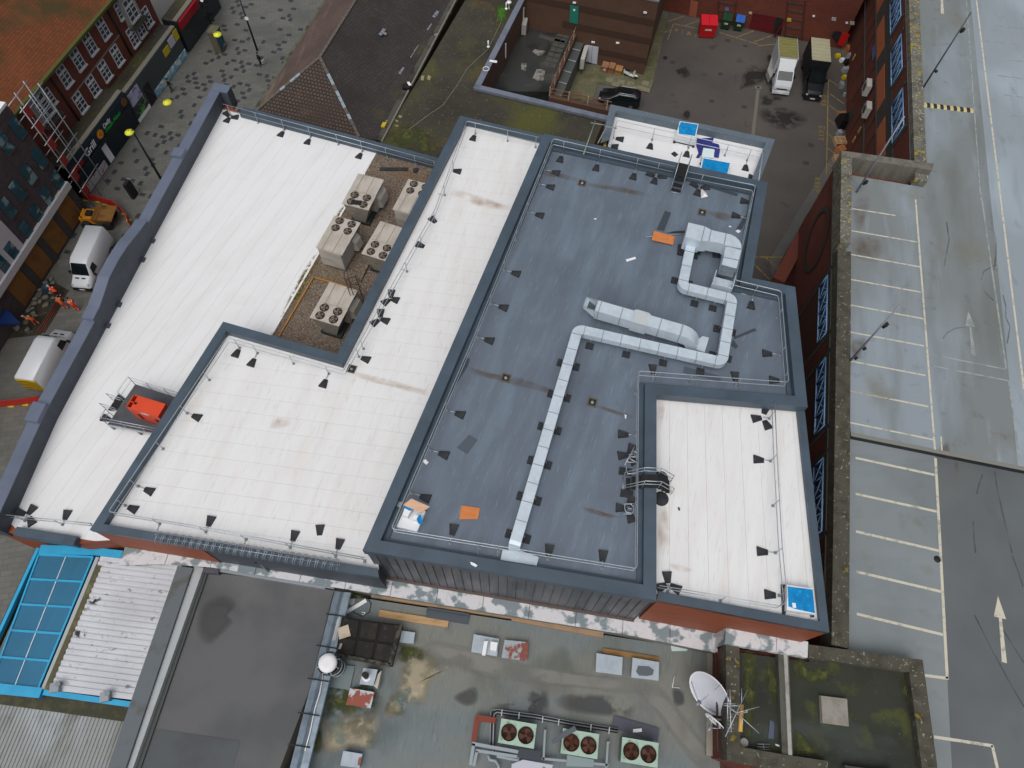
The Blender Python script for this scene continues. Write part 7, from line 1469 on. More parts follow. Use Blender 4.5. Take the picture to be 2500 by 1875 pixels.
for body, s0, p0, p1 in (('FIRE','T5',(1832,845),(1822,1040)),('EXIT','T5',(1812,1150),(1790,1350)),('KEEP','T1',(680,1278),(668,1462))):
    o_, e_ = V(s0,*p0,.02), V(s0,*p1,.02); ux_ = e_-o_; uy_ = Vector((-ux_.y,ux_.x,0)); text('lettering', body, o_, ux_, uy_, .85, yl, YD, .0, space=1.25 if body != 'EXIT' else 1.45)
for x, y, w_ in ((910,318,40),(1083,370,30),(370,533,35),(840,645,33),(755,912,32),(1073,970,33),(1730,1345,36),(1680,1520,38)): part('patch', MB().box(V('T5',x,y,.006), .55*w_/33,.5*w_/33,.006, -.2), mat('asphalt_patch', hexc('3b3836'), .85), YD)
part('drain_channel', MB().beam(V('T5',1210,800,.014), V('T5',1160,1240,.014), .35,.006).box(V('T5',1212,778,.008), .75,.5,.012), mat('concrete_channel', hexc('6b675f'), .85), YD); part('gully', MB().box(V('T5',1212,778,.022), .3,.22,.006), black, YD)
oil = mat('oil_stain', hexc('2b2927'), .5, alpha=((.9,.9,.9), .36, .55, .85, 1))
for pts in (((1060,640),(1150,560),(1330,600),(1310,690),(1180,760),(1060,790),(1020,800)),((400,600),(520,570),(550,660),(480,690),(420,650)),((460,1060),(500,1000),(550,1020),(530,1090),(480,1100)),((1300,460),(1380,450),(1390,540),(1300,520)),((1220,1000),(1500,980),(1700,1100),(1500,1200),(1300,1150)),((1250,850),(1450,880),(1350,960),(1230,940)),((280,470),(320,475),(310,510),(275,500))): stain([V('T5',x,y,0) for x,y in pts], .013, oil, YD)
# bins
def bin_(label, s, bl, br, dep, h_, body_m, lid_m, lid_open=False):
    a_, b_ = V(s,*bl,.15), V(s,*br,.15); uu = flat(b_-a_,0); q_ = Vector((-uu.y,uu.x,0)).normalized(); rt = thing('wheeled_bin', label, 'bin', flat(a_,0), 0, 'bins along the warehouse wall'); w_ = uu.normalized()*.08
    A0 = flat(a_,.15); part('body', MB().hull8([A0+w_, A0+uu-w_, A0+uu-w_+q_*(dep-.15), A0+w_+q_*(dep-.15)], [flat(A0,h_), flat(A0,h_)+uu, flat(A0,h_)+uu+q_*dep, flat(A0,h_)+q_*dep]), body_m, rt)
    for k in range(2):
        o = flat(A0,h_)+uu*(k*.5+.01)-q_*.05
        part('lid', MB().mesh([o, o+uu*.48, o+uu*.48+q_*(dep+.1)+Z*.25, o+q_*(dep+.1)+Z*.25] + [p+Z*.06 for p in (o, o+uu*.48, o+uu*.48+q_*(dep+.1)+Z*.25, o+q_*(dep+.1)+Z*.25)], [(3,2,1,0),(4,5,6,7),(0,1,5,4),(1,2,6,5),(2,3,7,6),(3,0,4,7)]), lid_m, rt)
    part('label_plate', MB().para(flat(A0,h_*.6)+uu*.3-q_*.03, uu*.4, q_*.02, Z*.2), mat('sticker', hexc('b9a9a6'), .6), rt)
    for t in (.12,.88):
        for d_ in (.15, dep-.2): part('caster', MB().tube([flat(A0,.09)+uu*t+q_*d_-w_*.4, flat(A0,.09)+uu*t+q_*d_+w_*.4], .09, 8), tyre_m, rt)
    return rt
bin_('big red waste skip with ribbed lids by the warehouse wall', 'U7', (280,395), (455,405), 1.5, 1.75, mat('red_bin', hexc('a31418'), .45), mat('red_lid', hexc('c01f2c'), .4))
bin_('dark green wheeled bin between the red and blue ones', 'U7', (512,300), (612,318), .95, 1.25, mat('green_bin', hexc('12301d'), .5), mat('green_lid', hexc('163a22'), .5))
bin_('dark green wheeled bin with a bright blue lid', 'U7', (650,318), (745,335), .95, 1.25, mat('green_bin', 0), mat('blue_lid', hexc('2c5fae'), .45))
# lorries, car, scooter
def lorry(label, rear, front, box_roof, body_m, cab_m, bonnet, box_m):
    hd_ = at_heading(rear, front); L_ = d2(rear, front); bx = L_*.60
    rt = thing('box_lorry', label, 'lorry', flat(rear,0), hd_); W_ = 2.2
    bo = part('box_body', MB().para((0,-W_/2,.95),(bx,0,0),(0,W_,0),(0,0,2.33)), box_m, rt, local=True)
    part('box_roof', MB().para((.05,-W_/2+.06,3.28),(bx-.1,0,0),(0,W_-.12,0),(0,0,.03)), box_roof, bo, local=True)
    mb = MB()
    for k in range(1,7): mb.para((bx*k/7-.015,-W_/2+.06,3.30),(.03,0,0),(0,W_-.12,0),(0,0,.025))
    part('roof_bow', mb, mat('roof_bow', hexc('8d8c72'), .8), bo, local=True)
    part('chassis', MB().para((0,-.9,.55),(L_-.3,0,0),(0,1.8,0),(0,0,.38)), plastic_k, rt, local=True)
    c0 = bx+.08; hw = .98
    if bonnet:   # cab with a raked bonnet
        sx = [(c0,.6,1.5,2.5,hw,.88),(c0+.75,.6,1.5,2.5,hw,.86),(c0+1.35,.55,1.35,1.5,hw,.86),(L_-.25,.5,1.0,1.25,hw*.97,.8),(L_,.5,.9,1.0,hw*.85,.7)]
        gl = [(c0+.80,2.46),(c0+1.34,1.55)]
    else:
        sx = [(c0,.6,1.6,2.35,hw,.92),(c0+.9,.6,1.6,2.35,hw,.9),(L_-.35,.5,1.4,1.75,hw,.9),(L_-.06,.45,1.1,1.3,hw*.96,.88),(L_,.45,.9,1.1,hw*.9,.8)]
        gl = [(c0+.98,2.31),(L_-.38,1.74)]
    m = len(sx); vs = []
    for (x,z0,zm,zt,wb,wt) in sx: vs += [(x,-wb,z0),(x,-wb,zm),(x,-wt,zt),(x,wt,zt),(x,wb,zm),(x,wb,z0)]
    cab = part('cab', MB().mesh(vs, [(i*6+k, i*6+(k+1) % 6, (i+1)*6+(k+1) % 6, (i+1)*6+k) for i in range(m-1) for k in range(6)] + [tuple(reversed(range(6))), tuple(range((m-1)*6,m*6))]), cab_m, rt, local=True)
    part('windscreen', MB().face([(gl[0][0],-.8,gl[0][1]+.03),(gl[1][0],-.82,gl[1][1]+.05),(gl[1][0],.82,gl[1][1]+.05),(gl[0][0],.8,gl[0][1]+.03)]), glass_v, cab, local=True)
    for sg in (-1,1): part('side_window', MB().face([(c0+.25,sg*(hw+.01),1.65),(c0+.85,sg*(hw+.01),1.65),(c0+.8,sg*(hw-.05),2.25),(c0+.25,sg*(hw-.05),2.25)]), glass_v, cab, local=True)
    if not bonnet: part('air_deflector', MB().hull8([(c0,-.95,2.36),(c0+.9,-.85,2.36),(c0+.9,.85,2.36),(c0,.95,2.36)], [(c0,-.95,3.2),(c0+.25,-.9,3.1),(c0+.25,.9,3.1),(c0,.95,3.2)]), cab_m, cab, local=True)
    part('bumper', MB().para((L_-.12,-.95,.35),(.2,0,0),(0,1.9,0),(0,0,.3)), cab_m if not bonnet else plastic_k, rt, local=True); part('grille', MB().para((L_-.02,-.6,.85),(.03,0,0),(0,1.2,0),(0,0,.16)), plastic_k, rt, local=True)
    part('number_plate', MB().para((L_+.08,-.26,.42),(.02,0,0),(0,.52,0),(0,0,.11)), white_p, rt, local=True)
    for sg in (-1,1): part('headlight', MB().ell((L_-.04,sg*.74,.88), (.1,0,0),(0,.16,0),(0,0,.11)), lamp_v, rt, local=True); part('mirror', MB().box((c0+.95,sg*1.15,1.5), .1,.22,.4), plastic_k, rt, local=True)
    for x in (bx*.25, L_-.95):
        for sg in (-1,1):
            w_ = part('wheel', MB().tube([(x,sg*.72,.4),(x,sg*1.0,.4)], .4, 16), tyre_m, rt, local=True); part('rim', MB().tube([(x,sg*.98,.4),(x,sg*1.01,.4)], .23, 10), rim_m, w_, local=True)
    return rt
lorry('white box lorry with a green stained translucent roof', V('U7',1240,400,3.3), flat(V('U7',1155,998,.35),0), mat('algae_roof', hexc('77733f'), .7, layers=[(hexc('5c5a30'), (1,.4,1), .45, .7, .7), (hexc('8f8c66'), (2.5,1.2,1), .6, .75, .6)]), None, mat('white_van_paint', hexc('c4c9ce'), .3), False, mat('white_box', hexc('a9adb0'), .5))
lorry('black box lorry with a cream translucent roof', V('U7',1585,405,3.3), flat(V('U7',1495,1058,.35),0), mat('cream_roof', hexc('a5a187'), .6, layers=[(hexc('918d74'), (1,.4,1), .45, .7, .7)]), None, mat('black_paint', hexc('0d1012'), .2, spec=.6), True, mat('dark_box', hexc('191c1f'), .5))
cr, cf = V('S9',1340,835,.3), V('S9',1062,790,.3); cr, cf = flat(cr,0), flat(cf,0); hd_ = at_heading(cr, cf); L_ = 4.7
k_paint = mat('black_car_paint', hexc('101418'), .15, spec=.7)
car = vehicle('parked_car', 'black estate car with silver roof rails parked by the footway', 'car', (cr+cf)/2, hd_, [(-2.3,.45,.85,.95,.82,.7),(-2.2,.35,.95,1.5,.9,.62),(-1.7,.3,.98,1.66,.92,.66),(.2,.3,.98,1.66,.92,.66),(1.05,.3,.98,1.06,.92,.78),(1.9,.32,.86,.92,.9,.74),(2.3,.4,.65,.72,.76,.6)], k_paint, ((-1.4,.93),(1.4,.93)), .34,
  [('windscreen', [(.27,-.62,1.63),(.98,-.74,1.09),(.98,.74,1.09),(.27,.62,1.63)], glass_v), ('rear_window', [(-2.19,-.58,1.40),(-2.19,.58,1.40),(-1.78,.6,1.66),(-1.78,-.6,1.66)], glass_v)] + [('side_window', [(-1.6,s_*.925,1.03),(.55,s_*.925,1.03),(.15,s_*.69,1.55),(-1.55,s_*.69,1.55)], glass_v) for s_ in (-1,1)])
for s_ in (-1,1): part('roof_rail', MB().tube([(-1.7,s_*.58,1.68),(-1.5,s_*.58,1.74),(0,s_*.58,1.74),(.2,s_*.58,1.68)], .025, 5), galv, car, local=True); part('headlight', MB().ell((2.12,s_*.62,.72), (.14,0,0),(0,.16,0),(0,0,.07)), lamp_v, car, local=True)
part('sunroof', MB().face([(-1.1,-.45,1.672),(-.1,-.45,1.672),(-.1,.45,1.672),(-1.1,.45,1.672)]), glass_v, car, local=True)
sc_ = thing('motor_scooter', 'white motor scooter parked on the mossy footway by the brown wall', 'scooter', V('S9',1290,625,.12), at_heading(V('S9',1230,600,0), V('S9',1340,640,0)))
wp_ = mat('scooter_white', hexc('cfd0d0'), .3)
for x in (-.62,.62): part('wheel', MB().tube([(x,-.06,.22),(x,.06,.22)], .22, 14), tyre_m, sc_, local=True)
part('body', MB().hull8([(-.85,-.12,.35),(-.2,-.18,.3),(-.2,.18,.3),(-.85,.12,.35)], [(-.9,-.1,.68),(-.15,-.16,.7),(-.15,.16,.7),(-.9,.1,.68)]).para((-.2,-.16,.26),(.6,0,0),(0,.32,0),(0,0,.08)).hull8([(.38,-.2,.3),(.5,-.2,.3),(.5,.2,.3),(.38,.2,.3)], [(.3,-.17,.95),(.4,-.17,.95),(.4,.17,.95),(.3,.17,.95)]).ell((.62,0,.42), (.28,0,0),(0,.1,0),(0,0,.1)), wp_, sc_, local=True)
part('seat', MB().hull8([(-.8,-.11,.69),(-.15,-.14,.7),(-.15,.14,.7),(-.8,.11,.69)], [(-.78,-.08,.77),(-.18,-.12,.79),(-.18,.12,.79),(-.78,.08,.77)]), plastic_k, sc_, local=True)
part('handlebar', MB().tube([(.28,-.34,1.05),(.36,0,1.0),(.28,.34,1.05)], .025, 5).tube([(.36,0,.9),(.36,0,1.0)], .04, 6), plastic_k, sc_, local=True)
card = mat('cardboard', hexc('8a6245'), .85, layers=[(hexc('74503a'), (1.5,1.5,1.5), .5, .7, .5)])
for i, (x, y, w_, h_, lb2) in enumerate(((1080,575,.75,.75,'brown cardboard box with a white label by the white door'),(1135,580,.7,.7,'brown cardboard box, middle one of three on the footway'),(1192,592,.8,.55,'tan open cardboard box next to the scooter'))):
    b_ = thing('cardboard_box', lb2, 'box', V('S9',x,y,.12), -.3, 'boxes by the scooter'); part('carton', MB().box((0,0,0), w_,.6,h_), card if i < 2 else mat('tan_cardboard', hexc('9a7440'), .85), b_, local=True)
    part('flap', MB().para((-w_/2,-.3,h_),(w_,0,0),(0,-.22,.1),(0,0,.012)).para((-w_/2,.3,h_),(w_,0,0),(0,.2,.12),(0,0,.012)), card, b_, local=True)
    if i == 0: part('white_label', MB().para((-.05,-.305,.3),(.2,0,0),(0,-.004,0),(0,0,.25)), white_p, b_, local=True)
def pile(s, pts, z, specs, label, nm, cat, h0=.0):
    pass
def junk(name, label, cat, p, sz, rot, m, parts_=None):
    b_ = thing(name, label, cat, p, rot); part('body', MB().hull8([(-sz[0]/2,-sz[1]/2,0),(sz[0]/2,-sz[1]/2,0),(sz[0]/2,sz[1]/2,0),(-sz[0]/2,sz[1]/2,0)], [(-sz[0]*.44,-sz[1]*.4,sz[2]),(sz[0]*.4,-sz[1]*.46,sz[2]*.92),(sz[0]*.46,sz[1]*.42,sz[2]),(-sz[0]*.4,sz[1]*.46,sz[2]*.9)]), m, b_, local=True); return b_
yel = mat('bright_yellow_plastic', hexc('c2b012'), .5); hv = mat('lime_hi_vis', hexc('8fc43a'), .6); sack = mat('black_sacks', hexc('131517'), .35, bump=((4,4,4),.6,.05)); clear = mat('clear_sack', hexc('8d9096'), .3, layers=[(hexc('b9bcc4'), (3,3,3), .5, .65, .8)])
for nm, lb2, cat, s, x, y, sz, rot, m_ in (('waste_bag','heap of dark blue sacks on a green crate behind the white lorry','waste',*('U7',1240,345),(1.7,.9,.8),-.2,mat('blue_black_sack', hexc('2c3a48'), .4, bump=((4,4,4),.6,.05))),('waste_bag','lime green bag on top of the cardboard heap','waste','U7',1410,265,(.5,.4,.9),.3,hv),
   ('cardboard_box','flattened tan box leaning at the left of the cardboard heap','box','U7',1410,315,(.9,.7,.8),.4,card),('cardboard_box','pale tan flattened box at the middle of the cardboard heap','box','U7',1480,325,(.8,.5,.9),-.5,mat('tan_cardboard',0)),('cardboard_box','brown box spread open at the right of the cardboard heap','box','U7',1650,345,(1.1,.7,.8),.2,mat('tan_cardboard',0)),('waste_bag','dark rubbish sacks at the foot of the cardboard heap','waste','U7',1420,410,(1.0,.8,.6),.1,sack),('polystyrene_block','white polystyrene block in the cardboard heap','block','U7',1562,372,(.5,.4,.5),.2,white_p),
   ('yellow_tub','yellow tub beside the black lorry','tub','U7',1765,605,(.6,.5,.35),.1,yel),('white_tub','small white tub beside the clear sacks','tub','U7',1808,655,(.5,.45,.4),.1,white_p),('waste_bag','clear plastic sack of waste against the car park wall','waste','U7',1890,640,(.8,.7,.9),.3,clear),('waste_bag','dark sack below the clear plastic sack','waste','U7',1870,680,(.9,.7,.5),.3,sack),
   ('plastic_sheet','pale plastic wrapping on a pallet by the car park wall','wrapping','U7',1845,760,(.8,.6,.5),.2,clear),('yellow_tub','yellow tub on the rubbish by the car park wall','tub','U7',1830,835,(.45,.4,.4),.2,yel),('scrap_metal','grey metal frame stacked with rubbish by the car park wall','frame','U7',1800,920,(.5,.8,.5),.0,galv_dull),('plastic_bottle','small clear bottle standing near the yellow line','bottle','U7',1832,1020,(.25,.25,.4),.0,clear),
   ('timber_stack','stack of orange timber offcuts at the corner by the red door','timber','U7',1875,545,(.6,1.0,.6),.2,mat('orange_timber', hexc('9a5c36'), .8)),('waste_bag','big shiny black covered heap on a pallet by the car park','waste','U7',1815,1330,(1.3,1.5,1.1),.1,sack),('cardboard_box','flat tan carton behind the black covered heap','box','U7',1800,1235,(1.1,.6,.5),.1,card),('white_bucket','white bucket with pipes beside the pallet','bucket','U7',1775,1440,(.45,.6,.6),.2,clear),
   ('cardboard_box','crumpled orange brown carton below the pallet','box','U7',1795,1610,(1.0,.9,.5),.5,mat('orange_card', hexc('9a6038'), .85))):
    junk(nm, lb2, cat, V(s,x,y,0), sz, rot, m_)
for s, x, y, lb2 in (('U7',1782,1530,'stack of wooden pallets between bucket and orange carton'),('T1',850,1170,'wooden pallet half hidden by the raised car park wall')):
    b_ = thing('pallet', lb2, 'pallet', V(s,x,y,0), .1); 
    for k in range(6): part('board', MB().box((0,-.5+k*.2,.5), 1.2,.12,.03), plank_m, b_, local=True)
    for x_ in (-.55,0,.55): part('bearer', MB().box((x_,0,0), .1,1.1,.5), plank_m, b_, local=True)
solo('plastic_sheet', MB().prism([flat(p,0) for p in VS('U7',1.2,(1085,545),(1130,560),(1100,780),(1050,830),(1020,745))], .5, 1.2), mat('grey_canvas', hexc('8f8f8d'), .7), 'grey canvas curtain hanging from the side of the white lorry', 'curtain')
solo('green_pole', MB().tube([V('U7',1945,370,1.2), V('U7',1880,485,.1)], .09, 6), mat('green_pole', hexc('5c8a4a'), .6), 'light green pole leaning in the corner by the red door', 'pole')
# ------------------------------------------------------------------ shopping street on the left
A0_, A1_ = V('S1',640,985,4.0), V('S1',1060,450,4.0); fd = flat(A1_-A0_,0).normalized(); fo = Vector((fd.y,-fd.x,0)); fo = fo if fo.x > 0 else -fo
pale_set = mat('street_paving', hexc('5f605c'), .5, brick=(hexc('484a48'), .9, .45, .012, hexc('6b6a64'), .2), layers=[(hexc('4d4f4d'), (.3,.3,1), .45, .7, .7), (hexc('716e66'), (.15,.15,1), .52, .75, .5)])
SP = [V('S1',700,1600,0), flat(lerp(A0_,A1_,9),0), flat(W0_,0), flat(W1_,0), flat(wp(0),0), flat(wp(LT),0)+Vector((0,-3,0)), V('S4',-900,1700,0), V('S3',-1500,300,0), V('S2',215,1020,0)]
struct('pavement', MB().face([flat(p,.006) for p in SP]), pale_set); PV_ = bpy.data.objects['pavement']
dark_set = mat('dark_sett', hexc('33363a'), .5, layers=[(hexc('40444a'), (1.5,1.5,1), .45, .7, .7)]); smb = MB().para((-.3,-.22,0),(.6,0,0),(0,.44,0),(0,0,.008)); SM = to_mesh(smb, 'dark_sett'); SM.materials.append(dark_set)
rot_ = math.atan2(fd.y, fd.x); base = V('S1',1500,800,0); k = 0; rest = MB(); fnn = Vector((-fd.y,fd.x,0)); lim = flat(wp(3),0)
for i in range(-34, 40):
    for j in range(-10, 12):
        if rnd.random() > .27: continue
        q = base + fd*(i*.66) + fnn*(j*.95 + (.45 if i % 2 else 0)); 
        if (q-V('S1',720,1580,0)).dot(fo) < .6 or (q-lim).dot(pn) < -1.2 and q.y < 47.5 or (q-W1_).dot(fo) > .2 and q.y > 47: continue
        if i < -22 and rnd.random() < .6: continue
        if k < 300: inst('dark_sett', SM, PV_, flat(q,.009), rot_ + (0 if rnd.random() < .5 else math.pi/2)); k += 1
        else: rest.box(flat(q,.009), .6, .44, .008, rot_)
if rest.f: o = part('dark_setts', rest, dark_set, PV_); o['kind'] = 'stuff'
# red brick terrace
TB = thing('brick_terrace', 'red brick building with white windows and an orange tiled roof', 'building', flat(A0_,0)); ezz = 10.0
w0_, w1_ = A0_ - fd*9.5, A1_ + fd*6.2
part('wall', MB().para(flat(w0_,0), flat(w1_-w0_,0), fo*-10, Z*ezz), brick_red, TB)
tile_o = mat('orange_tiles', hexc('7a4424'), .85, brick=(hexc('54301b'), .3, .26, .02, hexc('6a3a20')), layers=[(hexc('3f3a1c'), (.25,.25,.25), .48, .64, .85), (hexc('8a5230'), (.2,.2,.2), .5, .75, .6)])
part('roof', MB().face([flat(w0_,ezz)+fo*.5, flat(w1_,ezz)+fo*.5, flat(w1_,ezz+5)-fo*6, flat(w0_,ezz+5)-fo*6]), tile_o, TB); part('gutter', MB().beam(flat(w0_,ezz+.1)+fo*.55, flat(w1_,ezz+.1)+fo*.55, .35,.25), mat('green_mossy_gutter', hexc('4a4d22'), .9), TB)
def wq(s, x, y, off=0.0): return VW(s,x,y,A0_,A0_+fd) + fo*off
wf = mat('white_window_frame', hexc('b9bcc0'), .5); wg = mat('dark_window_glass', hexc('3a424b'), .12)
part('string_course', MB().beam(wq('U5',980,1370), wq('U5',1660,480), .12,.14), mat('stone_course', hexc('6f6a64'), .8), TB)
def sash(c, wd, h_, nx, ny):
    o = flat(c, c.z-h_/2)-fd*(wd/2); f_ = part('window', MB().para(o-fo*.02, fd*wd, fo*.05, Z*h_), wg, TB); mb = MB()
    for i in range(nx+1): mb.para(o+fd*(wd*i/nx-.035), fd*.07, fo*.1, Z*h_)
    for i in range(ny+1): mb.para(o+Z*(h_*i/ny-.03), fd*wd, fo*.09, Z*.06)
    mb.para(o+Z*(h_*.66), fd*wd, fo*.12, Z*.12); part('frame', mb, wf, f_); part('sill', MB().para(o-fd*.1-Z*.14, fd*(wd+.2), fo*.22, Z*.14), wf, f_)
for x, y in ((890,1060),(1075,825),(1245,610),(1430,395),(1110,1425),(1290,1195),(1455,985),(1625,770),(1850,510),(2045,235),(1945,375)): sash(wq('U5',x,y), 1.15, 1.9, 2, 4)
for x, y in ((695,1340),(1650,160)): sash(wq('U5',x,y), .55, 1.6, 1, 4)
for x, y in ((560,1480),(1790,120)):
    c = wq('U5',x,y); part('stone_bay', MB().para(flat(c,c.z-1.6)-fd*1.2, fd*2.4, fo*.25, Z*3.2), mat('pale_stone', hexc('8d8a84'), .8), TB); sash(c+fo*.26, 1.5, 2.2, 2, 4)
    mb = MB()
    for k in range(9): mb.tube([flat(c,c.z-1.5)+fd*(k*.3-1.2)+fo*.8, flat(c,c.z-.7)+fd*(k*.3-1.2)+fo*.8], .03, 4)
    part('balcony', mb.para(flat(c,c.z-1.6)-fd*1.3, fd*2.6, fo*.85, Z*.1), bd, TB)
for q in (A0_, A1_): part('down_pipe', MB().tube([q+fo*.12, flat(q,ezz)+fo*.12], .09, 6), plastic_k, TB)
# shops
g0, g1 = V('S1',720,1580,0), V('S1',1520,450,0); sd_ = flat(g1-g0,0).normalized(); son = Vector((sd_.y,-sd_.x,0)); son = son if son.x > 0 else -son
def shop(label, t0, t1, h_, m):
    rt = thing('shop', label, 'shop', flat(g0,0)+sd_*t0); dpt = (g0+sd_*t0-A0_).dot(fo)
    part('wall', MB().para(flat(g0,0)+sd_*t0, sd_*(t1-t0), son*-abs(dpt), Z*h_), m, rt); part('roof', MB().para(flat(g0,h_+.005)+sd_*t0, sd_*(t1-t0), son*-abs(dpt), Z*.05), mossy_roof, rt)
    part('roof_kerb', MB().para(flat(g0,h_+.06)+sd_*t0, sd_*(t1-t0), son*-.5, Z*.12), mat('grey_kerb', hexc('77756a'), .85), rt); return rt
tm = (V('S1',1150,1000,0)-g0).dot(sd_); te = (g1-g0).dot(sd_)
navy = mat('navy_shopfront', hexc('12202b'), .35); S1_ = shop('dark takeaway shop with large sign reading Grill', -.5, tm, 4.1, navy); S2_ = shop('low shop with posters and blue lower panels at the far end', tm+.02, te, 3.6, mat('grey_shopfront', hexc('3c4346'), .4))
def sp(t, z, off=.0): return flat(g0,z)+sd_*t+son*off
part('fascia', MB().para(sp(-.5,2.9), sd_*(tm+.5), son*.3, Z*1.15), navy, S1_); part('shutter_box', MB().para(sp(-.3,2.55), sd_*(tm+.1), son*.45, Z*.3), mat('dark_shutter_box', hexc('252c31'), .3, metal=.4), S1_)
part('menu_panel', MB().para(sp(tm*.42,.1,.0), sd_*.8, son*.05, Z*2.3), white_p, S1_); part('window_board', MB().para(sp(.3,.1), sd_*(tm*.4-.6), son*.06, Z*.9), mat('menu_print', hexc('a9a7ab'), .5, layers=[(hexc('a0522f'), (2,2,2), .55, .6, .9)]), S1_)
T_ = lambda body, t, z, sz, m, sh=0: text('sign_letters', body, sp(t,z,.3), sd_, Z, sz, m, S1_, .02, bold=True, shear=sh)
T_('Bali', .1, 3.1, 1.0, mat('red_letters', hexc('b01822'), .4), .2); T_('Grill', tm*.20, 3.1, 1.05, white_p, .15); T_('Daily', tm*.55, 3.5, .62, white_p, .2); T_('Fresh Naan', tm*.55, 2.98, .62, mat('green_letters', hexc('1fb43c'), .4), .25)
so_ = sp(tm*.48,3.5,.31); mb = MB().mesh([so_+sd_*math.cos(i*math.pi/16)*(.55 if i % 2 else .38)+Z*math.sin(i*math.pi/16)*(.55 if i % 2 else .38) for i in range(32)], [tuple(range(32))]); part('sun_emblem', mb, mat('orange_emblem', hexc('d8901e'), .5), S1_); T_('G', tm*.48-.18, 3.3, .55, mat('red_letters', 0))
part('round_photo', MB().cyl(sp(tm*.93,3.5,.31), .45, .02, 18, None, son), mat('brown_photo', hexc('6b4426'), .6), S1_)
L2 = te-tm
for a_, b_, z0, z1_, m_ in ((.02,.2,1.9,3.3,mat('poster_pale', hexc('a9a9c0'), .5, layers=[(hexc('6b4f8a'), (1.2,1.2,1.2), .5, .6, .8)])),(.0,.2,.5,1.9,mat('poster_dark', hexc('2f3433'), .5, layers=[(hexc('4f9a2c'), (1,1,1), .55, .6, .9),(hexc('a9adad'), (4,4,4), .6, .65, .8)])),(.0,.22,.05,.5,white_p),(.24,.34,.1,2.4,black),(.36,1.0,.1,.9,mat('blue_poster_row', hexc('6f9fb5'), .5, layers=[(hexc('c9d0cf'), (2.2,2.2,2.2), .48, .55, .9)])),(.82,.92,2.4,3.4,mat('poster_white', hexc('b3b2bd'), .5)),(.93,1.0,2.4,3.5,mat('poster_yellow', hexc('b7a41c'), .5)),(.7,.8,2.3,3.1,mat('poster_yellow',0))):
    part('poster', MB().para(sp(tm+L2*a_,z0), sd_*(L2*(b_-a_)), son*.06, Z*(z1_-z0)), m_, S2_)
RS = shop('shop with a red fascia at the top of the street', te+.6, te+9, 3.8, mat('dark_shopfront', hexc('2b2f31'), .4)); part('fascia', MB().para(sp(te+.7,2.9), sd_*8, son*.3, Z*.9), mat('red_fascia', hexc('8f1422'), .4), RS)
# modern grey block
G1_, G2_ = V('S2',215,1020,0), V('S2',712,215,0); gd = flat(G2_-G1_,0).normalized(); go = Vector((gd.y,-gd.x,0)); go = go if go.x > 0 else -go
MBK = thing('modern_block', 'grey brown brick block with teal windows, white base and boarded shopfronts', 'building', flat(G1_,0)); gl = (G2_-G1_).length
gb = mat('purple_grey_brick', hexc('4a4144'), .85, brick=(hexc('3b3437'), .4, .12, .012, hexc('574c4c')), layers=[(hexc('3d3538'), (1,1,2), .5, .7, .6)])
part('wall', MB().para(flat(G1_,0)-gd*16+go*-.05, gd*(gl+16), go*-14, Z*13.2), gb, MBK); part('roof_edge', MB().para(flat(G1_,13.2)-gd*16, gd*(gl+16), go*-.5, Z*.25), white_p, MBK); part('white_band', MB().para(flat(G1_,3.5)-gd*16-go*.06, gd*(gl+16), go*.35, Z*.7), mat('white_render', hexc('b9b8bb'), .6), MBK)
gq = lambda s, x, y: VW(s,x,y,G1_,G2_)
wr_ = [gq('S2',*p) for p in ((0,300),(240,545),(0,960))]; part('white_bay', MB().para(flat(wr_[1],4.2)-gd*16, gd*16, go*.05, Z*(max(5.5,wr_[0].z)-4.2)), MATS['white_render'], MBK)
for i in range(4): 
    t = gl*(i+.06)/4; part('plywood_board', MB().para(flat(G1_,.35)+gd*t-go*.04, gd*(gl/4*.72), go*.06, Z*3.1), mat('osb_board', hexc('7a5428'), .8, layers=[(hexc('63421f'), (1,1,1), .5, .7, .7)]), MBK); part('pier', MB().para(flat(G1_,0)+gd*(t+gl/4*.74), gd*(gl/4*.24), go*.06, Z*3.5), mat('grey_pier', hexc('3f3f3f'), .8), MBK)
teal = mat('teal_glass', hexc('1d4a58'), .1, layers=[(hexc('87a0a4'), (.5,.5,.5), .5, .56, .7)])
for s, x, y in (('W6',235,625),('W6',65,830),('W6',530,1030),('W6',385,1245),('W6',775,1335),('W6',235,1465),('W6',635,1545),('S2',60,195),('S2',300,240),('S2',215,375),('S2',95,540),('S2',20,650)):
    c = gq(s,x,y); w_ = part('window', MB().para(flat(c,c.z-.9)-gd*.5-go*.02, gd*1.0, go*.09, Z*1.8), teal, MBK); part('frame', MB().para(flat(c,c.z-.05)-gd*.5+go*.05, gd*1.0, go*.05, Z*.1), bd, w_); part('sill', MB().para(flat(c,c.z-.95)-gd*.55, gd*1.1, go*.14, Z*.08), bd, w_)
SCF = thing('scaffold', 'silver scaffold with torn red netting between the two left buildings', 'scaffold', flat(lerp(G2_,g0,.5),0)); sb_ = flat(G2_,0)+gd*.6+go*.4
for i in range(3):
    for j in range(2): part('standard', MB().tube([sb_+gd*(i*1.5)-go*(j*1.4), sb_+gd*(i*1.5)-go*(j*1.4)+Z*12.5], .05, 5), galv, SCF)
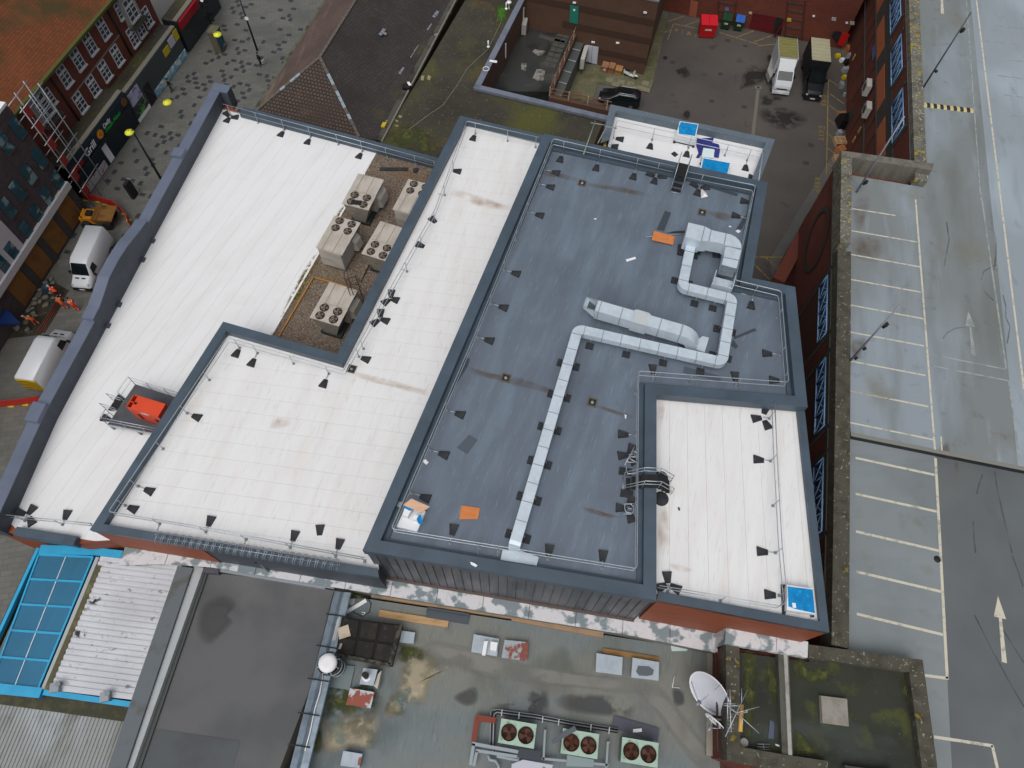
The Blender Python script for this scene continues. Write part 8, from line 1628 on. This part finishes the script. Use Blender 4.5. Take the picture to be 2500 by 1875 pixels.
for z_ in (2.5,4.5,6.5,8.5,10.5,12.2):
    for j in range(2): part('ledger', MB().tube([sb_-gd*.4-go*(j*1.4)+Z*z_, sb_+gd*3.5-go*(j*1.4)+Z*z_], .045, 5), galv, SCF)
    part('netting', MB().mesh([sb_-go*.2+gd*.1+Z*(z_-1.4), sb_-go*.5+gd*1.2+Z*(z_-1.5), sb_-go*.3+gd*1.0+Z*z_, sb_-go*.2+Z*(z_-.2)], [(0,1,2,3)]), mat('red_netting', hexc('a3362f'), .8), SCF)
# street furniture
yl_d = mat('yellow_lamp_disc', hexc('d8d83a'), .5)
def lampdisc(rt, c): part('disc_head', MB().lathe(c, [(.05,.25),(.42,.1),(.45,0),(.05,-.05)], 16), yl_d, rt)
for lb, bs, tp in (('black street lamp with a yellow disc head near the street parapet',('S1',1310,1460),('S1',1050,1075)),('tall black street lamp with a white round badge at the top of the picture',('S1',2085,410),('S1',1925,-20))):
    b_ = V(*bs,0); rt = thing('street_lamp', lb, 'street lamp', b_); part('pole', MB().tube([b_, b_+Z*2.2, b_+Z*6.7], [.13,.12,.07], 8), plastic_k, rt)
    if tp[1] == 1050: q = V(*tp,6.5); part('arm', MB().tube([b_+Z*6.6, q+Z*.2], .04, 5), plastic_k, rt); lampdisc(rt, q)
    else: part('badge', MB().cyl(b_+Z*4.2+Vector((.1,-.14,0)), .22, .03, 14, None, (0,-1,0)), white_p, rt)
for lb, q in (('yellow disc lamp hung over the paving in front of the poster shop',('S1',1357,832)),('yellow disc lamp hung above the street kiosk',('S1',1763,282))):
    c = V(*q,6.2); rt = thing('hanging_lamp', lb, 'street lamp', c); lampdisc(rt, c); part('span_wire', MB().tube([c+Z*.25, wq('U5',1400,900)+Z*0 if q[1] < 1500 else flat(A1_,7.5)], .012, 4), plastic_k, rt)
K_ = V('S1',1790,400,0); kr = thing('kiosk', 'boxy brown kiosk with glass advertising side on the street', 'kiosk', K_, rot_); part('case', MB().box((0,0,0), 1.3,.9,2.5), mat('brown_kiosk', hexc('5b5446'), .7), kr, local=True); part('poster_glass', MB().para((-.55,-.46,.4),(1.1,0,0),(0,-.02,0),(0,0,1.8)), mat('teal_glass',0), kr, local=True); part('roof', MB().box((0,0,2.5), 1.4,1.0,.12), mat('mossy_flags',0), kr, local=True)
Fp = V('S1',1740,260,0); fr_ = thing('finger_post', 'cluster of black sign boards and round badges on a post', 'sign', Fp); part('post', MB().tube([Fp, Fp+Z*4.6], .09, 6), plastic_k, fr_)
for k in range(5): part('sign_board', MB().box(Fp+Z*(1.4+k*.55), 1.0,.08,.4, k*.9), plastic_k, fr_)
for k in range(2): part('badge', MB().cyl(Fp+Z*(4.1+k*.45)+Vector((0,-.1,0)), .18, .03, 12, None, (0,-1,.4)), white_p, fr_)
Bp = V('W2',960,215,0); br_ = thing('information_totem', 'black information totem with a silver edge by the red barrier', 'totem', Bp, rot_); part('case', MB().box((0,0,0), .9,.35,2.0), black, br_, local=True); part('silver_edge', MB().box((.47,0,0), .1,.37,2.02), galv, br_, local=True)
# vehicles and works
vw_ = mat('white_van_paint',0); vs_ = [(-2.95,.5,1.1,2.5,.98,.84),(-2.9,.4,1.1,2.62,1.0,.86),(.9,.4,1.1,2.62,1.0,.86),(1.35,.4,1.1,2.45,1.0,.82),(2.05,.4,1.1,1.42,1.0,.84),(2.8,.42,.9,1.12,.95,.74),(2.95,.45,.7,.85,.8,.6)]
gq_ = [('windscreen', [(1.4,-.72,2.43),(2.03,-.82,1.46),(2.03,.82,1.46),(1.4,.72,2.43)], glass_v)] + [('side_window', [(.75,s_*1.004,1.3),(1.7,s_*1.0,1.3),(1.45,s_*.92,2.0),(.8,s_*.92,2.05)], glass_v) for s_ in (-1,1)]
for lb, r_, f_ in (('white high roof van parked nose towards the workers',Vector((-40.15,43.1,0)),Vector((-40.5,37.6,0))),('white high roof van with red and yellow chevrons on its back',Vector((-41.1,26.9,0)),Vector((-40.45,32.5,0)))):
    v_ = vehicle('delivery_van', lb, 'van', (r_+f_)/2, at_heading(r_,f_), vs_, vw_, ((-1.85,1.0),(1.9,1.0)), .36, gq_)
    part('bumper', MB().para((2.75,-.9,.3),(.25,0,0),(0,1.8,0),(0,0,.42)), plastic_k, v_, local=True); part('number_plate', MB().para((3.0,-.26,.45),(.02,0,0),(0,.52,0),(0,0,.11)), white_p, v_, local=True)
    for s_ in (-1,1): part('headlight', MB().ell((2.72,s_*.72,1.0), (.2,0,0),(0,.14,0),(0,0,.12)), lamp_v, v_, local=True); part('bonnet_vent', MB().box((2.3,s_*.3,1.33), .12,.35,.04), plastic_k, v_, local=True); part('mirror', MB().box((1.7,s_*1.18,1.2), .12,.24,.34), plastic_k, v_, local=True)
    if 'chevrons' in lb:
        part('rear_panel', MB().para((-2.99,-.9,.6),(0,1.8,0),(.02,0,0),(0,0,1.85)), mat('chevron_yellow', hexc('c9b21c'), .5), v_, local=True)
        for k in range(6):
            for s_ in (-1,1): part('chevron', MB().mesh([(-3.0,0,.75+k*.28),(-3.0,s_*.88,.5+k*.28),(-3.0,s_*.88,.64+k*.28),(-3.0,0,.89+k*.28)], [(0,1,2,3),(3,2,1,0)]), mat('chevron_red', hexc('8f2418'), .5), v_, local=True)
dr_, df_ = V('S2',650,280,.4), V('S2',950,290,.4); dp = thing('site_dumper', 'yellow site dumper with a muddy skip behind the white van', 'dumper', flat(lerp(dr_,df_,.5),0), at_heading(dr_,df_)); dy = mat('dumper_yellow', hexc('c47f16'), .5)
part('chassis', MB().box((-.6,0,.5), 1.6,1.3,.7), dy, dp, local=True); part('seat', MB().box((-.5,0,1.2), .6,.6,.25), black, dp, local=True); part('roll_bar', MB().tube([(-1.1,-.55,1.1),(-1.15,-.55,2.6),(-1.15,.55,2.6),(-1.1,.55,1.1)], .05, 6), plastic_k, dp, local=True)
part('skip', MB().mesh([(.2,-.8,.7),(1.4,-.8,.7),(1.4,.8,.7),(.2,.8,.7),(0,-1,1.5),(2.0,-1,1.35),(2.0,1,1.35),(0,1,1.5),(.3,-.8,1.0),(1.6,-.8,1.0),(1.6,.8,1.0),(.3,.8,1.0)], [(3,2,1,0),(0,1,5,4),(1,2,6,5),(2,3,7,6),(3,0,4,7),(4,5,9,8),(5,6,10,9),(6,7,11,10),(7,4,8,11),(8,9,10,11)]), mat('muddy_skip', hexc('7d5a2a'), .8, layers=[(hexc('4a3a26'), (1.2,1.2,1.2), .5, .62, .8)]), dp, local=True)
for x in (-.9,1.1):
    for s_ in (-1,1): part('wheel', MB().tube([(x,s_*.65,.48),(x,s_*1.0,.48)], .48, 14), tyre_m, dp, local=True)
hvo = mat('hi_vis_orange', hexc('e0451c'), .6); hvd = mat('faded_hi_vis', hexc('b8542a'), .7); refl = mat('reflective_band', hexc('c9c3b4'), .4); hat_k = mat('dark_cap', hexc('1c1d20'), .7); hat_w = mat('pale_helmet', hexc('b5b0a4'), .5)
for s, x, y, f_, bn, j_, t_, lb in (('W3',400,720,2.6,1.25,hvo,mat('maroon_trousers', hexc('5a1f1c'), .8),'worker in bright orange jacket bending over the trench by the blue bag'),('W3',540,970,2.4,.75,hvd,hvd,'worker in faded orange overalls stooping at the trench edge'),('W3',770,1000,2.3,.4,hvo,hvo,'worker in bright orange overalls standing nearest the parapet'),('W8',1540,870,3.0,1.2,hvd,hvd,'worker in orange bending low beside the blue hoarding')):
    person(lb, V(s,x,y,0), f_, j_, t_, bn, .14, False, hat_w if bn > 1 else hat_k, True, (.15,.2), 'street workers', None, refl)
blk = mat('black_clothes', hexc('15171a'), .8); person('pedestrian in black walking with a pale bag beside the hipped roof', V('S1',2115,535,0), 1.0, blk, blk, .05, .2, False, blk, None, (.05,.0), None, mat('pale_bag', hexc('a9a9a6'), .6)); person('pedestrian in a dark coat passing the poster shop', V('S1',1395,745,0), 1.0, blk, mat('grey_trousers', hexc('3d4245'), .8), .05, .2, False, blk)
mud = mat('trench_mud', hexc('3a352a'), .9, layers=[(hexc('27241d'), (1,1,1), .45, .62, .8), (hexc('6b6453'), (1.5,1.5,1.5), .6, .7, .7)], bump=((2,2,2), .9, .15)); TRN = struct('trench', MB().face(VS('S2',.013,(380,760),(560,860),(500,960),(330,1220),(60,1250),(100,1140),(230,1010),(330,900))), mud)
for k in range(26):
    t = rnd.random(); q = lerp(V('S2',430,800,0), V('S2',130,1170,0), t) + Vector((rnd.uniform(-1,1.2), rnd.uniform(-.6,.6), .01)); part('rubble_stone', MB().ell(q+Z*.1, (rnd.uniform(.15,.4),.05,0),(0,rnd.uniform(.15,.35),0),(0,0,rnd.uniform(.1,.2)), 6, 4), mat('rubble', hexc('6b675c'), .9), TRN)
for k in range(4): part('service_pipe', MB().tube([V('S2',470+k*16,930,.12), V('S2',300+k*18,1200,.12)], .05, 5), mat('red_duct', hexc('8f2a2c'), .6) if k == 1 else mat('brown_duct', hexc('54402f'), .8), TRN)
solo('blue_bag', MB().hull8([V('W3',40,520,0),V('W3',60,660,0),V('W3',180,640,0),V('W3',190,480,0)], [V('W3',50,450,.8),V('W3',60,560,.8),V('W3',150,540,.8),V('W3',160,430,.8)]), mat('blue_bulk_bag', hexc('2c4763'), .8), 'blue bulk bag standing at the head of the trench', 'bag')
solo('hoarding', MB().prism([flat(p,0) for p in VS('W8',2.2,(-300,240),(300,265),(820,800),(-300,840))], 1.9, 2.2), mat('navy_board', hexc('122a5c'), .5), 'navy blue board canopy at the left edge beside the trench', 'hoarding')
rbm = mat('red_barrier', hexc('b02a24'), .5)
def barrier(label, pts, h_):
    rt = thing('safety_barrier', label, 'barrier', pts[0])
    for a_, b_ in zip(pts, pts[1:]): part('panel', MB().para(a_+Z*.1, (b_-a_)*.97, Vector((.05,.05,0)), Z*h_), rbm, rt); part('foot', MB().box(a_, .5,.2,.1), mat('chevron_yellow',0), rt)
barrier('curving red mesh barrier round the yellow dumper', VS('W2',0,(80,300),(300,320),(430,370),(620,420),(760,540),(850,650),(900,790)), .9); barrier('red and white plastic barrier behind the chevron van', VS('W4',0,(-60,380),(110,365),(250,350),(430,320)), 1.0)
